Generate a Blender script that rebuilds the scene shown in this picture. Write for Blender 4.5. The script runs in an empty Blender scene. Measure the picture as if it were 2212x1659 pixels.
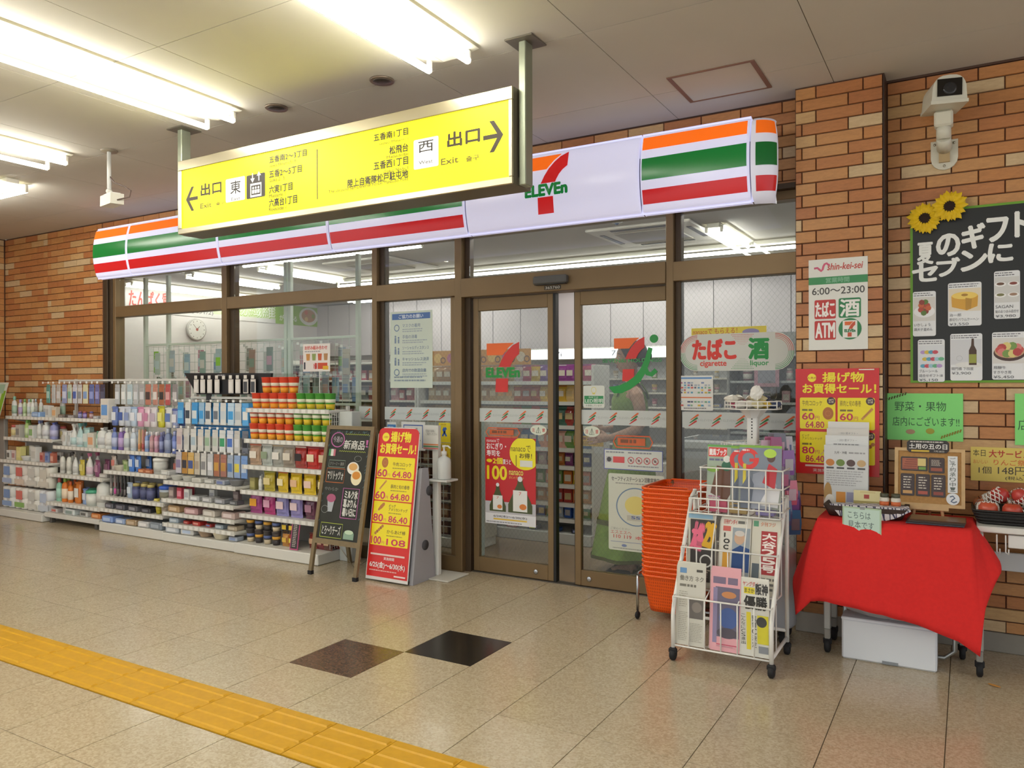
import bpy, bmesh, math, random
from mathutils import Vector, Matrix
random.seed(7)
sc = bpy.context.scene
C = sc.collection
PI = math.pi

# ---------------------------------------------------------------- camera
FPX, YAW, PITCH, ROLL, CAMH = 1677.8, 0.5307, -0.0011, -0.0027, 1.366
FW, FH = 2212, 1659
cam_d = bpy.data.cameras.new('camera')
cam_d.sensor_fit = 'HORIZONTAL'; cam_d.sensor_width = 36.0
cam_d.lens = 36.0 * FPX / FW
cam_d.clip_start = 0.05; cam_d.clip_end = 200
cam = bpy.data.objects.new('camera', cam_d); C.objects.link(cam)
_f = Vector((-math.sin(YAW)*math.cos(PITCH), math.cos(YAW)*math.cos(PITCH), math.sin(PITCH)))
_r = Vector((math.cos(YAW), math.sin(YAW), 0.0)); _u = _r.cross(_f)
_r, _u = (_r*math.cos(ROLL)+_u*math.sin(ROLL)), (-_r*math.sin(ROLL)+_u*math.cos(ROLL))
cam.matrix_world = Matrix(((_r.x,_u.x,-_f.x,0),(_r.y,_u.y,-_f.y,0),(_r.z,_u.z,-_f.z,CAMH),(0,0,0,1)))
sc.camera = cam

# ---------------------------------------------------------------- world: daylight of the open concourse
w = bpy.data.worlds.new('world'); sc.world = w; w.use_nodes = True
bgn = w.node_tree.nodes['Background']
bgn.inputs['Color'].default_value = (0.96, 0.98, 1.0, 1); bgn.inputs['Strength'].default_value = 1.15
sc.view_settings.view_transform = 'Standard'; sc.view_settings.look = 'None'
sc.view_settings.gamma = 1.0; sc.view_settings.use_curve_mapping = False
sc.view_settings.exposure = 0.0
LAMP_OUT, LAMP_IN = 30.0, 15.0          # emission of concourse tubes / shop tubes

# ---------------------------------------------------------------- helpers
def lin(c):
    if isinstance(c, str):
        c = c.lstrip('#'); c = [int(c[i:i+2], 16)/255 for i in (0,2,4)]
    return tuple((x/12.92 if x <= 0.04045 else ((x+0.055)/1.055)**2.4) for x in c[:3]) + (1.0,)
_mats = {}
def mat(col, rough=0.5, metal=0.0, emit=0.0, noise=0.0, nscale=40.0, spec=0.5, bump=0.0, key=None, coat=0.0, alpha=1.0):
    k = key or (col if isinstance(col, str) else tuple(col), rough, metal, emit, noise, nscale, spec, bump, coat, alpha)
    if k in _mats: return _mats[k]
    m = bpy.data.materials.new('m_%03d' % len(_mats)); m.use_nodes = True
    nt = m.node_tree; b = nt.nodes['Principled BSDF']
    c = lin(col)
    b.inputs['Base Color'].default_value = c; b.inputs['Roughness'].default_value = rough
    b.inputs['Metallic'].default_value = metal; b.inputs['Specular IOR Level'].default_value = spec
    b.inputs['Coat Weight'].default_value = coat; b.inputs['Alpha'].default_value = alpha
    if emit > 0:
        b.inputs['Emission Color'].default_value = c; b.inputs['Emission Strength'].default_value = emit
    if noise > 0 or bump > 0:
        tc = nt.nodes.new('ShaderNodeTexCoord'); n = nt.nodes.new('ShaderNodeTexNoise')
        n.inputs['Scale'].default_value = nscale; n.inputs['Detail'].default_value = 4
        nt.links.new(tc.outputs['Object'], n.inputs['Vector'])
        if noise > 0:
            r = nt.nodes.new('ShaderNodeMapRange'); r.inputs['From Min'].default_value = .25; r.inputs['From Max'].default_value = .75
            r.inputs['To Min'].default_value = 1-noise; r.inputs['To Max'].default_value = 1+noise
            nt.links.new(n.outputs['Fac'], r.inputs['Value'])
            h = nt.nodes.new('ShaderNodeVectorMath'); h.operation = 'SCALE'; h.inputs[0].default_value = c[:3]
            nt.links.new(r.outputs['Result'], h.inputs['Scale']); nt.links.new(h.outputs['Vector'], b.inputs['Base Color'])
        if bump > 0:
            bp = nt.nodes.new('ShaderNodeBump'); bp.inputs['Strength'].default_value = bump; bp.inputs['Distance'].default_value = .002
            nt.links.new(n.outputs['Fac'], bp.inputs['Height']); nt.links.new(bp.outputs['Normal'], b.inputs['Normal'])
    _mats[k] = m; return m
def objcol(rough=0.4, key='oc', spec=.5, coat=0.0):
    """material whose colour is the object's own colour"""
    k = (key, rough)
    if k in _mats: return _mats[k]
    m = bpy.data.materials.new('m_oc%03d' % len(_mats)); m.use_nodes = True; nt = m.node_tree
    b = nt.nodes['Principled BSDF']; b.inputs['Roughness'].default_value = rough
    b.inputs['Specular IOR Level'].default_value = spec; b.inputs['Coat Weight'].default_value = coat
    oi = nt.nodes.new('ShaderNodeObjectInfo'); nt.links.new(oi.outputs['Color'], b.inputs['Base Color'])
    _mats[k] = m; return m

class MB:
    """collects shapes (world or local coordinates); build() links them as ONE mesh object"""
    def __init__(s): s.v = []; s.f = []; s.m = []; s.sm = []
    def add(s, vs, fs, mi=0, smooth=False):
        o = len(s.v); s.v += [tuple(p) for p in vs]
        for q in fs: s.f.append(tuple(i+o for i in q)); s.m.append(mi); s.sm.append(smooth)
        return s
    def box(s, x0, x1, y0, y1, z0, z1, mi=0):
        return s.add([(x0,y0,z0),(x1,y0,z0),(x1,y1,z0),(x0,y1,z0),(x0,y0,z1),(x1,y0,z1),(x1,y1,z1),(x0,y1,z1)],
                     [(0,3,2,1),(4,5,6,7),(0,1,5,4),(1,2,6,5),(2,3,7,6),(3,0,4,7)], mi)
    def cbox(s, c, sz, M=None, mi=0):
        x,y,z = (a/2 for a in sz); vs = [Vector(p) for p in ((-x,-y,-z),(x,-y,-z),(x,y,-z),(-x,y,-z),(-x,-y,z),(x,-y,z),(x,y,z),(-x,y,z))]
        if M is not None: vs = [M @ p for p in vs]
        return s.add([p+Vector(c) for p in vs], [(0,3,2,1),(4,5,6,7),(0,1,5,4),(1,2,6,5),(2,3,7,6),(3,0,4,7)], mi)
    def bbox(s, x0, x1, y0, y1, z0, z1, b=.004, mi=0):
        """box with chamfered edges"""
        cx,cy,cz = (x0+x1)/2,(y0+y1)/2,(z0+z1)/2; hx,hy,hz = (x1-x0)/2,(y1-y0)/2,(z1-z0)/2
        b = min(b, hx*.9, hy*.9, hz*.9); vs = []; idx = {}
        for sx in (-1,1):
            for sy in (-1,1):
                for sz in (-1,1):
                    for a in range(3):
                        d = [hx-b,hy-b,hz-b]; d[a] += b
                        idx[(sx,sy,sz,a)] = len(vs); vs.append((cx+sx*d[0], cy+sy*d[1], cz+sz*d[2]))
        fs = []
        for a in range(3):
            o = [i for i in range(3) if i != a]
            for sg in (-1,1):
                q = []
                for t in ((-1,-1),(1,-1),(1,1),(-1,1)):
                    k = [0,0,0]; k[a] = sg; k[o[0]] = t[0]; k[o[1]] = t[1]; q.append(idx[(*k, a)])
                fs.append(tuple(q))
        for a in range(3):
            o = [i for i in range(3) if i != a]
            for t in ((-1,-1),(1,-1),(1,1),(-1,1)):
                q = []
                for sg, ax in ((-1,o[0]),(1,o[0]),(1,o[1]),(-1,o[1])):
                    k = [0,0,0]; k[a] = sg; k[o[0]] = t[0]; k[o[1]] = t[1]; q.append(idx[(*k, ax)])
                fs.append(tuple(q))
        for sx in (-1,1):
            for sy in (-1,1):
                for sz in (-1,1): fs.append(tuple(idx[(sx,sy,sz,a)] for a in range(3)))
        return s.add(vs, fs, mi)
    def tube(s, pts, r, n=8, mi=0, closed=False, caps=True, smooth=True):
        pts = [Vector(p) for p in pts]; k = len(pts); rs = r if isinstance(r, (list,tuple)) else [r]*k
        vs = []; up = None
        for i, p in enumerate(pts):
            a = pts[(i-1) % k] if (closed or i > 0) else p; b = pts[(i+1) % k] if (closed or i < k-1) else p
            t = (b-a); t = t.normalized() if t.length > 1e-9 else Vector((0,0,1))
            if up is None: up = t.orthogonal().normalized()
            up = (up - t*up.dot(t)); up = up.normalized() if up.length > 1e-6 else t.orthogonal().normalized()
            sd = t.cross(up)
            for j in range(n):
                an = 2*PI*j/n; vs.append(p + (up*math.cos(an)+sd*math.sin(an))*rs[i])
        fs = []
        for i in range(k if closed else k-1):
            for j in range(n):
                a = i*n+j; b = i*n+(j+1) % n; c = ((i+1) % k)*n+(j+1) % n; d = ((i+1) % k)*n+j
                fs.append((a,b,c,d))
        s.add(vs, fs, mi, smooth)
        if caps and not closed:
            o = len(s.v)-len(vs)
            s.f.append(tuple(o+j for j in reversed(range(n)))); s.m.append(mi); s.sm.append(False)
            s.f.append(tuple(o+(k-1)*n+j for j in range(n))); s.m.append(mi); s.sm.append(False)
        return s
    def lathe(s, prof, c=(0,0,0), n=16, mi=0, M=None, smooth=True, sx=1, sy=1):
        """prof: (r, z) from bottom to top"""
        vs = []; fs = []; k = len(prof)
        for (r, z) in prof:
            for j in range(n):
                a = 2*PI*j/n; p = Vector((r*math.cos(a)*sx, r*math.sin(a)*sy, z))
                if M is not None: p = M @ p
                vs.append(p+Vector(c))
        for i in range(k-1):
            for j in range(n): fs.append((i*n+j, i*n+(j+1) % n, (i+1)*n+(j+1) % n, (i+1)*n+j))
        fs.append(tuple(reversed(range(n)))); fs.append(tuple((k-1)*n+j for j in range(n)))
        return s.add(vs, fs, mi, smooth)
    def ball(s, c, r, n=12, k=7, mi=0, sx=1, sy=1, sz=1):
        prof = [(max(r*math.sin(PI*i/k), r*.01)) for i in range(k+1)]
        vs = []; fs = []
        for i in range(k+1):
            for j in range(n):
                a = 2*PI*j/n; vs.append((c[0]+prof[i]*math.cos(a)*sx, c[1]+prof[i]*math.sin(a)*sy, c[2]-r*math.cos(PI*i/k)*sz))
        for i in range(k):
            for j in range(n): fs.append((i*n+j, i*n+(j+1) % n, (i+1)*n+(j+1) % n, (i+1)*n+j))
        return s.add(vs, fs, mi, True)
    def prism(s, poly, fr, d=.002, mi=0, off=0.0):
        """polygon in a Frame's (u,v), thickness d along the normal starting at off"""
        n = len(poly); vs = [fr.at(u, v, off) for u, v in poly]+[fr.at(u, v, off+d) for u, v in poly]
        fs = [tuple(range(n, 2*n)), tuple(reversed(range(n)))]+[(i, (i+1) % n, n+(i+1) % n, n+i) for i in range(n)]
        return s.add(vs, fs, mi)
    def flat(s, poly, fr, off=0.0, mi=0):
        return s.add([fr.at(u, v, off) for u, v in poly], [tuple(range(len(poly)))], mi)
    def build(s, name, mats, parent=None, color=None, smooth=None):
        me = bpy.data.meshes.new(name)
        base = Vector((0,0,0)); p = parent
        while p is not None: base += p.location; p = p.parent
        me.from_pydata([Vector(q)-base for q in s.v], [], s.f)
        for m_ in (mats if isinstance(mats, (list,tuple)) else [mats]): me.materials.append(m_)
        me.polygons.foreach_set('material_index', s.m)
        me.polygons.foreach_set('use_smooth', s.sm if smooth is None else [smooth]*len(s.f))
        me.update()
        o = bpy.data.objects.new(name, me); C.objects.link(o)
        if parent is not None: o.parent = parent
        if color is not None: o.color = lin(color)
        return o
class Frame:
    """a flat working plane: origin, right, up; normal towards the viewer"""
    def __init__(s, o, r=(1,0,0), u=(0,0,1)):
        s.o = Vector(o); s.r = Vector(r).normalized(); s.u = Vector(u).normalized(); s.n = s.r.cross(s.u)
    def at(s, u, v, d=0.0): return s.o+s.r*u+s.u*v+s.n*d
def thing(name, label, cat, loc=(0,0,0), group=None):
    o = bpy.data.objects.new(name, None); C.objects.link(o); o.location = loc; o.empty_display_size = .1
    return tag(o, label, cat, group)
def tag(o, label, cat, group=None):
    o['label'] = label; o['category'] = cat
    if group: o['group'] = group
    return o
def struct(o, label=None, cat=None):
    o['kind'] = 'structure'
    if label: o['label'] = label
    if cat: o['category'] = cat
    return o
def stuff(o): o['kind'] = 'stuff'; return o
def sempty(name, loc=(0,0,0), label=None, cat=None):
    o = bpy.data.objects.new(name, None); C.objects.link(o); o.location = loc; return struct(o, label, cat)
def inst(src, parent, loc, color=None, name=None, rot=None, scale=None):
    """a copy that shares mesh data; loc is world"""
    o = src.copy(); C.objects.link(o); 
    base = Vector((0,0,0)); p = parent
    while p is not None: base += p.location; p = p.parent
    o.parent = parent; o.location = Vector(loc)-base
    if color is not None: o.color = lin(color)
    if rot: o.rotation_euler = rot
    if scale: o.scale = scale
    if name: o.name = name
    return o
def proto(mb, name, mats):
    """mesh data kept for copies"""
    me = bpy.data.meshes.new(name); me.from_pydata([Vector(q) for q in mb.v], [], mb.f)
    for m_ in (mats if isinstance(mats, (list,tuple)) else [mats]): me.materials.append(m_)
    me.polygons.foreach_set('material_index', mb.m); me.polygons.foreach_set('use_smooth', mb.sm); me.update()
    return me
def put(me, name, loc, parent=None, color=None, rot=None, scale=None):
    o = bpy.data.objects.new(name, me); C.objects.link(o)
    base = Vector((0,0,0)); p = parent
    while p is not None: base += p.location; p = p.parent
    o.location = Vector(loc)-base
    if parent is not None: o.parent = parent
    if color is not None: o.color = lin(color)
    if rot: o.rotation_euler = rot
    if scale: o.scale = scale if isinstance(scale, (tuple,list)) else (scale,)*3
    return o
def at(px, py, Y):
    """the point of the plane y = Y that the photograph shows at a pixel (used to read off real positions)"""
    d = _f + _r*((px-FW/2)/FPX) - _u*((py-FH/2)/FPX)
    return Vector((0,0,CAMH)) + d*(Y/d.y)

# ---- lettering: strings to meshes, in a scratch scene so that it stays quick
_ts = bpy.data.scenes.new('scratch'); _tc = {}
def glyphs(t):
    if t in _tc: return _tc[t]
    cu = bpy.data.curves.new('t', 'FONT'); cu.body = t; cu.resolution_u = 3
    ob = bpy.data.objects.new('t', cu); _ts.collection.objects.link(ob)
    vl = _ts.view_layers[0]; vl.update(); dg = vl.depsgraph
    ev = ob.evaluated_get(dg); me = ev.to_mesh()
    vs = [(p.co.x, p.co.y) for p in me.vertices]; fs = [tuple(p.vertices) for p in me.polygons]
    ev.to_mesh_clear(); bpy.data.objects.remove(ob); bpy.data.curves.remove(cu)
    if not vs: vs = [(0,0)]
    x0 = min(p[0] for p in vs); x1 = max(p[0] for p in vs); y0 = min(p[1] for p in vs); y1 = max(p[1] for p in vs)
    _tc[t] = (vs, fs, x0, x1, y0, y1); return _tc[t]
class Print:
    """flat print on a Frame: shapes and lettering by colour"""
    def __init__(s, fr, gloss=.5, emit=0.0, bow=None): s.fr = fr; s.pics = []; s.lets = []; s.mats = []; s.idx = {}; s.g = gloss; s.e = emit; s.lay = 1; s.bow = bow
    def np(s): s.pics.append(MB()); return s.pics[-1]
    def mi(s, c):
        if c not in s.idx: s.idx[c] = len(s.mats); s.mats.append(mat(c, s.g, emit=s.e))
        return s.idx[c]
    def poly(s, pts, c, l=None):
        s.lay += 1; s.np().flat(pts, s.fr, .0003+.00007*(l or s.lay), s.mi(c)); return s
    def rect(s, u0, v0, u1, v1, c, l=None, r=0.0):
        if r <= 0: return s.poly([(u0,v0),(u1,v0),(u1,v1),(u0,v1)], c, l)
        pts = []
        for cx, cy, a0 in ((u1-r,v0+r,-PI/2),(u1-r,v1-r,0),(u0+r,v1-r,PI/2),(u0+r,v0+r,PI)):
            for k in range(5): a = a0+PI/2*k/4; pts.append((cx+r*math.cos(a), cy+r*math.sin(a)))
        return s.poly(pts, c, l)
    def disc(s, u, v, ru, c, l=None, rv=None, n=24):
        rv = rv or ru; return s.poly([(u+ru*math.cos(2*PI*k/n), v+rv*math.sin(2*PI*k/n)) for k in range(n)], c, l)
    def ring(s, u, v, r0, r1, c, n=24, asp=1.0, l=None):
        s.lay += 1; o = .0003+.00007*(l or s.lay); vs = []; fs = []
        for k in range(n):
            a = 2*PI*k/n
            for r in (r0, r1): vs.append(s.fr.at(u+r*math.cos(a), v+r*asp*math.sin(a), o))
        for k in range(n): a = 2*k; b = 2*((k+1) % n); fs.append((a, a+1, b+1, b))
        s.np().add(vs, fs, s.mi(c)); return s
    def line(s, pts, wd, c, l=None):
        s.lay += 1; o = .0003+.00007*(l or s.lay); pts = [Vector(p) for p in pts]
        L = []; R = []
        for i, p in enumerate(pts):
            a = pts[max(i-1,0)]; b = pts[min(i+1,len(pts)-1)]; t = (b-a).normalized(); nn = Vector((-t.y, t.x))*wd/2
            L.append(p+nn); R.append(p-nn)
        nb = s.np()
        for i in range(len(pts)-1): nb.flat([R[i],R[i+1],L[i+1],L[i]], s.fr, o, s.mi(c))
        return s
    def text(s, t, u0, v0, u1, v1, c, bold=0.0, l=None, keep=False, slant=0.0, rot=0.0):
        """lettering fitted to a box; bold = stroke widening as a fraction of the height"""
        vs, fs, x0, x1, y0, y1 = glyphs(t); W = max(x1-x0, 1e-4); H = max(y1-y0, 1e-4)
        su = (u1-u0)/W; sv = (v1-v0)/H
        if keep: su = sv = min(su, sv)
        cu, cv = (u0+u1)/2, (v0+v1)/2; b = bold*(v1-v0)
        sh = [(0,0)] if bold == 0 else [(b*math.cos(a*PI/3), b*math.sin(a*PI/3)) for a in range(6)]+[(0,0)]
        if bold > 0 and len(vs) > 900: sh = [(-b,0),(b,0),(0,b),(0,-b)]
        s.lay += 1; o = .0003+.00007*(l or s.lay); m = s.mi(c); ca, sa = math.cos(rot), math.sin(rot)
        nb = MB(); s.lets.append(nb)
        for k, (du, dv) in enumerate(sh):
            pts = []
            for x, y in vs:
                u = (x-(x0+x1)/2)*su+slant*(y-(y0+y1)/2)*sv+du; v = (y-(y0+y1)/2)*sv+dv
                pts.append(s.fr.at(cu+u*ca-v*sa, cv+u*sa+v*ca, o+k*.00001))
            nb.add(pts, fs, m)
        return s
    def vtext(s, t, u0, v0, u1, v1, c, bold=0.0):
        n = len(t); h = (v1-v0)/n
        for i, ch in enumerate(t): s.text(ch, u0, v1-(i+1)*h+h*.08, u1, v1-i*h-h*.08, c, bold, keep=False)
        return s
    def fake(s, u0, v0, u1, v1, c, rows=3, fill=.5, seed=0):
        """rows of text too small to read"""
        nb = s.np(); rg = random.Random(seed); h = (v1-v0)/rows; s.lay += 1; o = .0003+.00007*s.lay
        for i in range(rows):
            v = v1-(i+.75)*h; u = u0; e = u1-(u1-u0)*rg.random()*.25
            while u < e:
                wd = min(h*(.5+rg.random()*1.2), e-u); nb.flat([(u,v),(u+wd,v),(u+wd,v+h*fill),(u,v+h*fill)], s.fr, o, s.mi(c)); u += wd+h*.25
        return s
    def done(s, parent, pname='picture', lname='lettering'):
        out = []
        for lst, nm in ((s.pics, pname), (s.lets, lname)):
            if len(lst) > 6:
                q = MB()
                for m_ in lst: q.add(m_.v, m_.f); q.m[-len(m_.f):] = m_.m
                lst = [q]
            for mb in lst:
                if not mb.f: continue
                if s.bow: mb.v = [s.bow(Vector(p)) for p in mb.v]
                out.append(mb.build(nm, s.mats, parent))
        return out
def sheet(name, label, cat, fr, wd, ht, col, thick=.002, gloss=.5, group=None, emit=0.0, rad=0.0):
    """a sheet or board (origin lower left) as a thing; print is added as its parts"""
    r = thing(name, label, cat, fr.at(0,0,0), group)
    mb = MB()
    if rad > 0:
        pts = []
        for cx, cy, a0 in ((wd-rad,rad,-PI/2),(wd-rad,ht-rad,0),(rad,ht-rad,PI/2),(rad,rad,PI)):
            for k in range(5): a = a0+PI/2*k/4; pts.append((cx+rad*math.cos(a), cy+rad*math.sin(a)))
        mb.prism(pts, fr, thick, 0, -thick)
    else: mb.prism([(0,0),(wd,0),(wd,ht),(0,ht)], fr, thick, 0, -thick)
    mb.build('panel' if thick > .004 else 'paper', mat(col, gloss, emit=emit), r)
    return r
ORD = ['first','second','third','fourth','fifth','sixth','seventh','eighth','ninth','tenth','eleventh','twelfth','thirteenth','fourteenth','fifteenth','sixteenth','seventeenth','eighteenth','nineteenth','twentieth','twenty-first','twenty-second','twenty-third','twenty-fourth','twenty-fifth','twenty-sixth','twenty-seventh','twenty-eighth','twenty-ninth','thirtieth','thirty-first','thirty-second','thirty-third','thirty-fourth','thirty-fifth','thirty-sixth','thirty-seventh','thirty-eighth','thirty-ninth','fortieth']

# shared materials
GREY = mat('#8f8d86', .6); WHITE = mat('#e6e6e2', .45); OFFW = mat('#d8d6ce', .5); BLACK = mat('#151515', .5)
CHROME = mat('#b8bcc0', .25, 1.0); STEEL = mat('#b9b5a6', .33, 1.0); GALV = mat('#9aa09c', .45, .6)
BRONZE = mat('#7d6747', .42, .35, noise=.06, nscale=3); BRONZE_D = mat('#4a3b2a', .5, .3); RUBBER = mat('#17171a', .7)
WIREW = mat('#e9e8e2', .35); WOOD_D = mat('#7d6a4c', .6, noise=.15, nscale=18); WOOD_L = mat('#c9a878', .55, noise=.12, nscale=20)
OC = objcol(.35); OCM = objcol(.6, 'ocm'); OCG = objcol(.18, 'ocg', coat=.3)
def glass_mat(key, tint=(.93,.96,.95), refl=1.0, wire=False):
    m = bpy.data.materials.new('glass_'+key); m.use_nodes = True; nt = m.node_tree; nt.nodes.clear()
    out = nt.nodes.new('ShaderNodeOutputMaterial'); tr = nt.nodes.new('ShaderNodeBsdfTransparent'); gl = nt.nodes.new('ShaderNodeBsdfGlossy')
    tr.inputs['Color'].default_value = (*tint, 1); gl.inputs['Roughness'].default_value = .01
    lw = nt.nodes.new('ShaderNodeLayerWeight'); lw.inputs['Blend'].default_value = .5
    pw = nt.nodes.new('ShaderNodeMath'); pw.operation = 'POWER'; pw.inputs[1].default_value = 5.0; nt.links.new(lw.outputs['Facing'], pw.inputs[0])
    fr = nt.nodes.new('ShaderNodeMath'); fr.operation = 'MULTIPLY_ADD'; fr.inputs[1].default_value = .95; fr.inputs[2].default_value = .042; nt.links.new(pw.outputs[0], fr.inputs[0])
    mu = nt.nodes.new('ShaderNodeMath'); mu.operation = 'MULTIPLY'; mu.inputs[1].default_value = 1.0*refl; mu.use_clamp = True
    mx = nt.nodes.new('ShaderNodeMixShader')
    nt.links.new(fr.outputs[0], mu.inputs[0]); nt.links.new(mu.outputs[0], mx.inputs[0]); nt.links.new(tr.outputs[0], mx.inputs[1]); nt.links.new(gl.outputs[0], mx.inputs[2])
    last = mx
    if wire:
        tc = nt.nodes.new('ShaderNodeTexCoord'); mp = nt.nodes.new('ShaderNodeMapping')
        nt.links.new(tc.outputs['Object'], mp.inputs['Vector']); mp.inputs['Scale'].default_value = (1, 0, .8)
        prev = None
        for ang in (45, -45):
            m2 = nt.nodes.new('ShaderNodeMapping'); m2.inputs['Rotation'].default_value = (0, math.radians(ang), 0); m2.inputs['Scale'].default_value = (44, 0, 44)
            nt.links.new(mp.outputs[0], m2.inputs['Vector']); sx = nt.nodes.new('ShaderNodeSeparateXYZ'); nt.links.new(m2.outputs[0], sx.inputs[0])
            fr_ = nt.nodes.new('ShaderNodeMath'); fr_.operation = 'FRACT'; nt.links.new(sx.outputs['X'], fr_.inputs[0])
            lt = nt.nodes.new('ShaderNodeMath'); lt.operation = 'LESS_THAN'; lt.inputs[1].default_value = .05; nt.links.new(fr_.outputs[0], lt.inputs[0])
            if prev is None: prev = lt
            else:
                mxm = nt.nodes.new('ShaderNodeMath'); mxm.operation = 'MAXIMUM'; nt.links.new(prev.outputs[0], mxm.inputs[0]); nt.links.new(lt.outputs[0], mxm.inputs[1]); prev = mxm
        df = nt.nodes.new('ShaderNodeBsdfDiffuse'); df.inputs['Color'].default_value = (.16,.16,.16,1)
        mx2 = nt.nodes.new('ShaderNodeMixShader'); sc_ = nt.nodes.new('ShaderNodeMath'); sc_.operation = 'MULTIPLY'; sc_.inputs[1].default_value = .17
        nt.links.new(prev.outputs[0], sc_.inputs[0]); nt.links.new(sc_.outputs[0], mx2.inputs[0]); nt.links.new(mx.outputs[0], mx2.inputs[1]); nt.links.new(df.outputs[0], mx2.inputs[2]); last = mx2
    nt.links.new(last.outputs[0], out.inputs['Surface'])
    return m
GLASS = glass_mat('plain'); GLASSW = glass_mat('wired', wire=True)
CLEAR = glass_mat('film', tint=(.97,.97,.97), refl=.8)

# ================================================================ structure
XL, XR, YB, YW, ZC = -9.30, 3.2, -2.2, 4.64, 2.985
# ---- floor: terrazzo tiles of 0.4 m, dark joints
def terrazzo(key, base, dark, light):
    m = bpy.data.materials.new('terrazzo_'+key); m.use_nodes = True; nt = m.node_tree; b = nt.nodes['Principled BSDF']
    tc = nt.nodes.new('ShaderNodeTexCoord'); g = nt.nodes.new('ShaderNodeNewGeometry')
    v = nt.nodes.new('ShaderNodeTexVoronoi'); v.inputs['Scale'].default_value = 130
    nt.links.new(g.outputs['Position'], v.inputs['Vector'])
    rp = nt.nodes.new('ShaderNodeValToRGB'); cr = rp.color_ramp
    cr.elements[0].position = 0; cr.elements[0].color = lin(dark); cr.elements[1].position = 1; cr.elements[1].color = lin(light)
    e = cr.elements.new(.5); e.color = lin(base)
    sx = nt.nodes.new('ShaderNodeSeparateColor'); nt.links.new(v.outputs['Color'], sx.inputs[0]); nt.links.new(sx.outputs[0], rp.inputs['Fac'])
    oi = nt.nodes.new('ShaderNodeObjectInfo'); r = nt.nodes.new('ShaderNodeMapRange'); r.inputs['To Min'].default_value = .985; r.inputs['To Max'].default_value = 1.015
    nt.links.new(oi.outputs['Random'], r.inputs['Value'])
    n2 = nt.nodes.new('ShaderNodeTexNoise'); n2.inputs['Scale'].default_value = 1.3; nt.links.new(g.outputs['Position'], n2.inputs['Vector'])
    sc_ = nt.nodes.new('ShaderNodeVectorMath'); sc_.operation = 'SCALE'; nt.links.new(rp.outputs['Color'], sc_.inputs[0]); nt.links.new(r.outputs[0], sc_.inputs['Scale'])
    nt.links.new(sc_.outputs[0], b.inputs['Base Color'])
    rr = nt.nodes.new('ShaderNodeMapRange'); rr.inputs['To Min'].default_value = .13; rr.inputs['To Max'].default_value = .24
    nt.links.new(n2.outputs['Fac'], rr.inputs['Value']); nt.links.new(rr.outputs[0], b.inputs['Roughness'])
    return m
TZ = terrazzo('beige', '#b5a68c', '#a5967b', '#c0b298'); TZB = terrazzo('brown', '#5b4638', '#4b3a2f', '#6b5446'); TZK = terrazzo('black', '#26231f', '#1d1b18', '#322e29')
GROUT = mat('#6e6350', .8)
floor = MB().box(XL, XR, YB, 4.78, -.10, -.004).build('floor', GROUT); struct(floor)
tm = MB(); hs = .1981
tm.add([(-hs,-hs,-.0005),(hs,-hs,-.0005),(hs,hs,-.0005),(-hs,hs,-.0005),(-hs-.0004,-hs-.0004,-.004),(hs+.0004,-hs-.0004,-.004),(hs+.0004,hs+.0004,-.004),(-hs-.0004,hs+.0004,-.004)],
       [(0,1,2,3),(0,4,5,1),(1,5,6,2),(2,6,7,3),(3,7,4,0)])
tile_me = {k: proto(tm, 'floor_tile', m_) for k, m_ in (('n', TZ), ('b', TZB), ('k', TZK))}
rows = [(3.5296+.4*j, 0) for j in range(-3, 4)]+[(2.03-.4*(j+1), 1) for j in range(0, 16)]
near, rest = [], MB()
for (y0, fam) in rows:
    i0 = int(math.floor((XL+1.2752)/.4)); i1 = int(math.ceil((XR+1.2752)/.4))
    for i in range(i0, i1):
        cx, cy = -1.2752+.4*(i+.5), y0+.2
        if cy+.2 > 4.95 or cx-.2 < XL-.3: continue
        v = Vector((cx, cy, -CAMH)); dep = v.dot(_f); vis = dep > .3 and abs(v.dot(_r)/dep) < .80 and abs(v.dot(_u)/dep) < .66
        key = 'n'
        if fam == 0 and abs(cx-(-1.2752+.4*-3.5)) < .01 and abs(cy-(3.5296-.6)) < .01: key = 'b'
        if fam == 0 and abs(cx-(-1.2752+.4*-2.5)) < .01 and abs(cy-(3.5296-.2)) < .01: key = 'k'
        if vis: near.append((dep, cx, cy, key))
        else: rest.add([(p[0]+cx, p[1]+cy, p[2]) for p in tm.v], tm.f)
near.sort()
for k, (dep, cx, cy, key) in enumerate(near):
    if k < 300: put(tile_me[key], 'floor_tile', (cx, cy, 0), floor)
    else: rest.add([(p[0]+cx, p[1]+cy, p[2]) for p in tm.v], tm.f)
stuff(rest.build('floor_tile_field', TZ, floor))
# ---- yellow guide path: 0.3 m blocks, four bars each
YEL = mat('#c4930e', .45, noise=.07, nscale=25)
bm_ = MB().box(-.1505, .1505, -.149, .149, -.003, .0035)
for k in range(4):
    y = -.1125+.075*k; a, b, c, d = -.146, .146, .017, .011
    bm_.add([(a,y-c,.0035),(b,y-c,.0035),(b,y+c,.0035),(a,y+c,.0035),(a+.006,y-d,.0085),(b-.006,y-d,.0085),(b-.006,y+d,.0085),(a+.006,y+d,.0085)],
            [(4,5,6,7),(0,1,5,4),(1,2,6,5),(2,3,7,6),(3,0,4,7)])
tb = proto(bm_, 'tactile_block', YEL)
for k in range(-16, 25): put(tb, 'tactile_block', (-4.615+.3038*(k+.5), 2.182, 0), floor)
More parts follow.
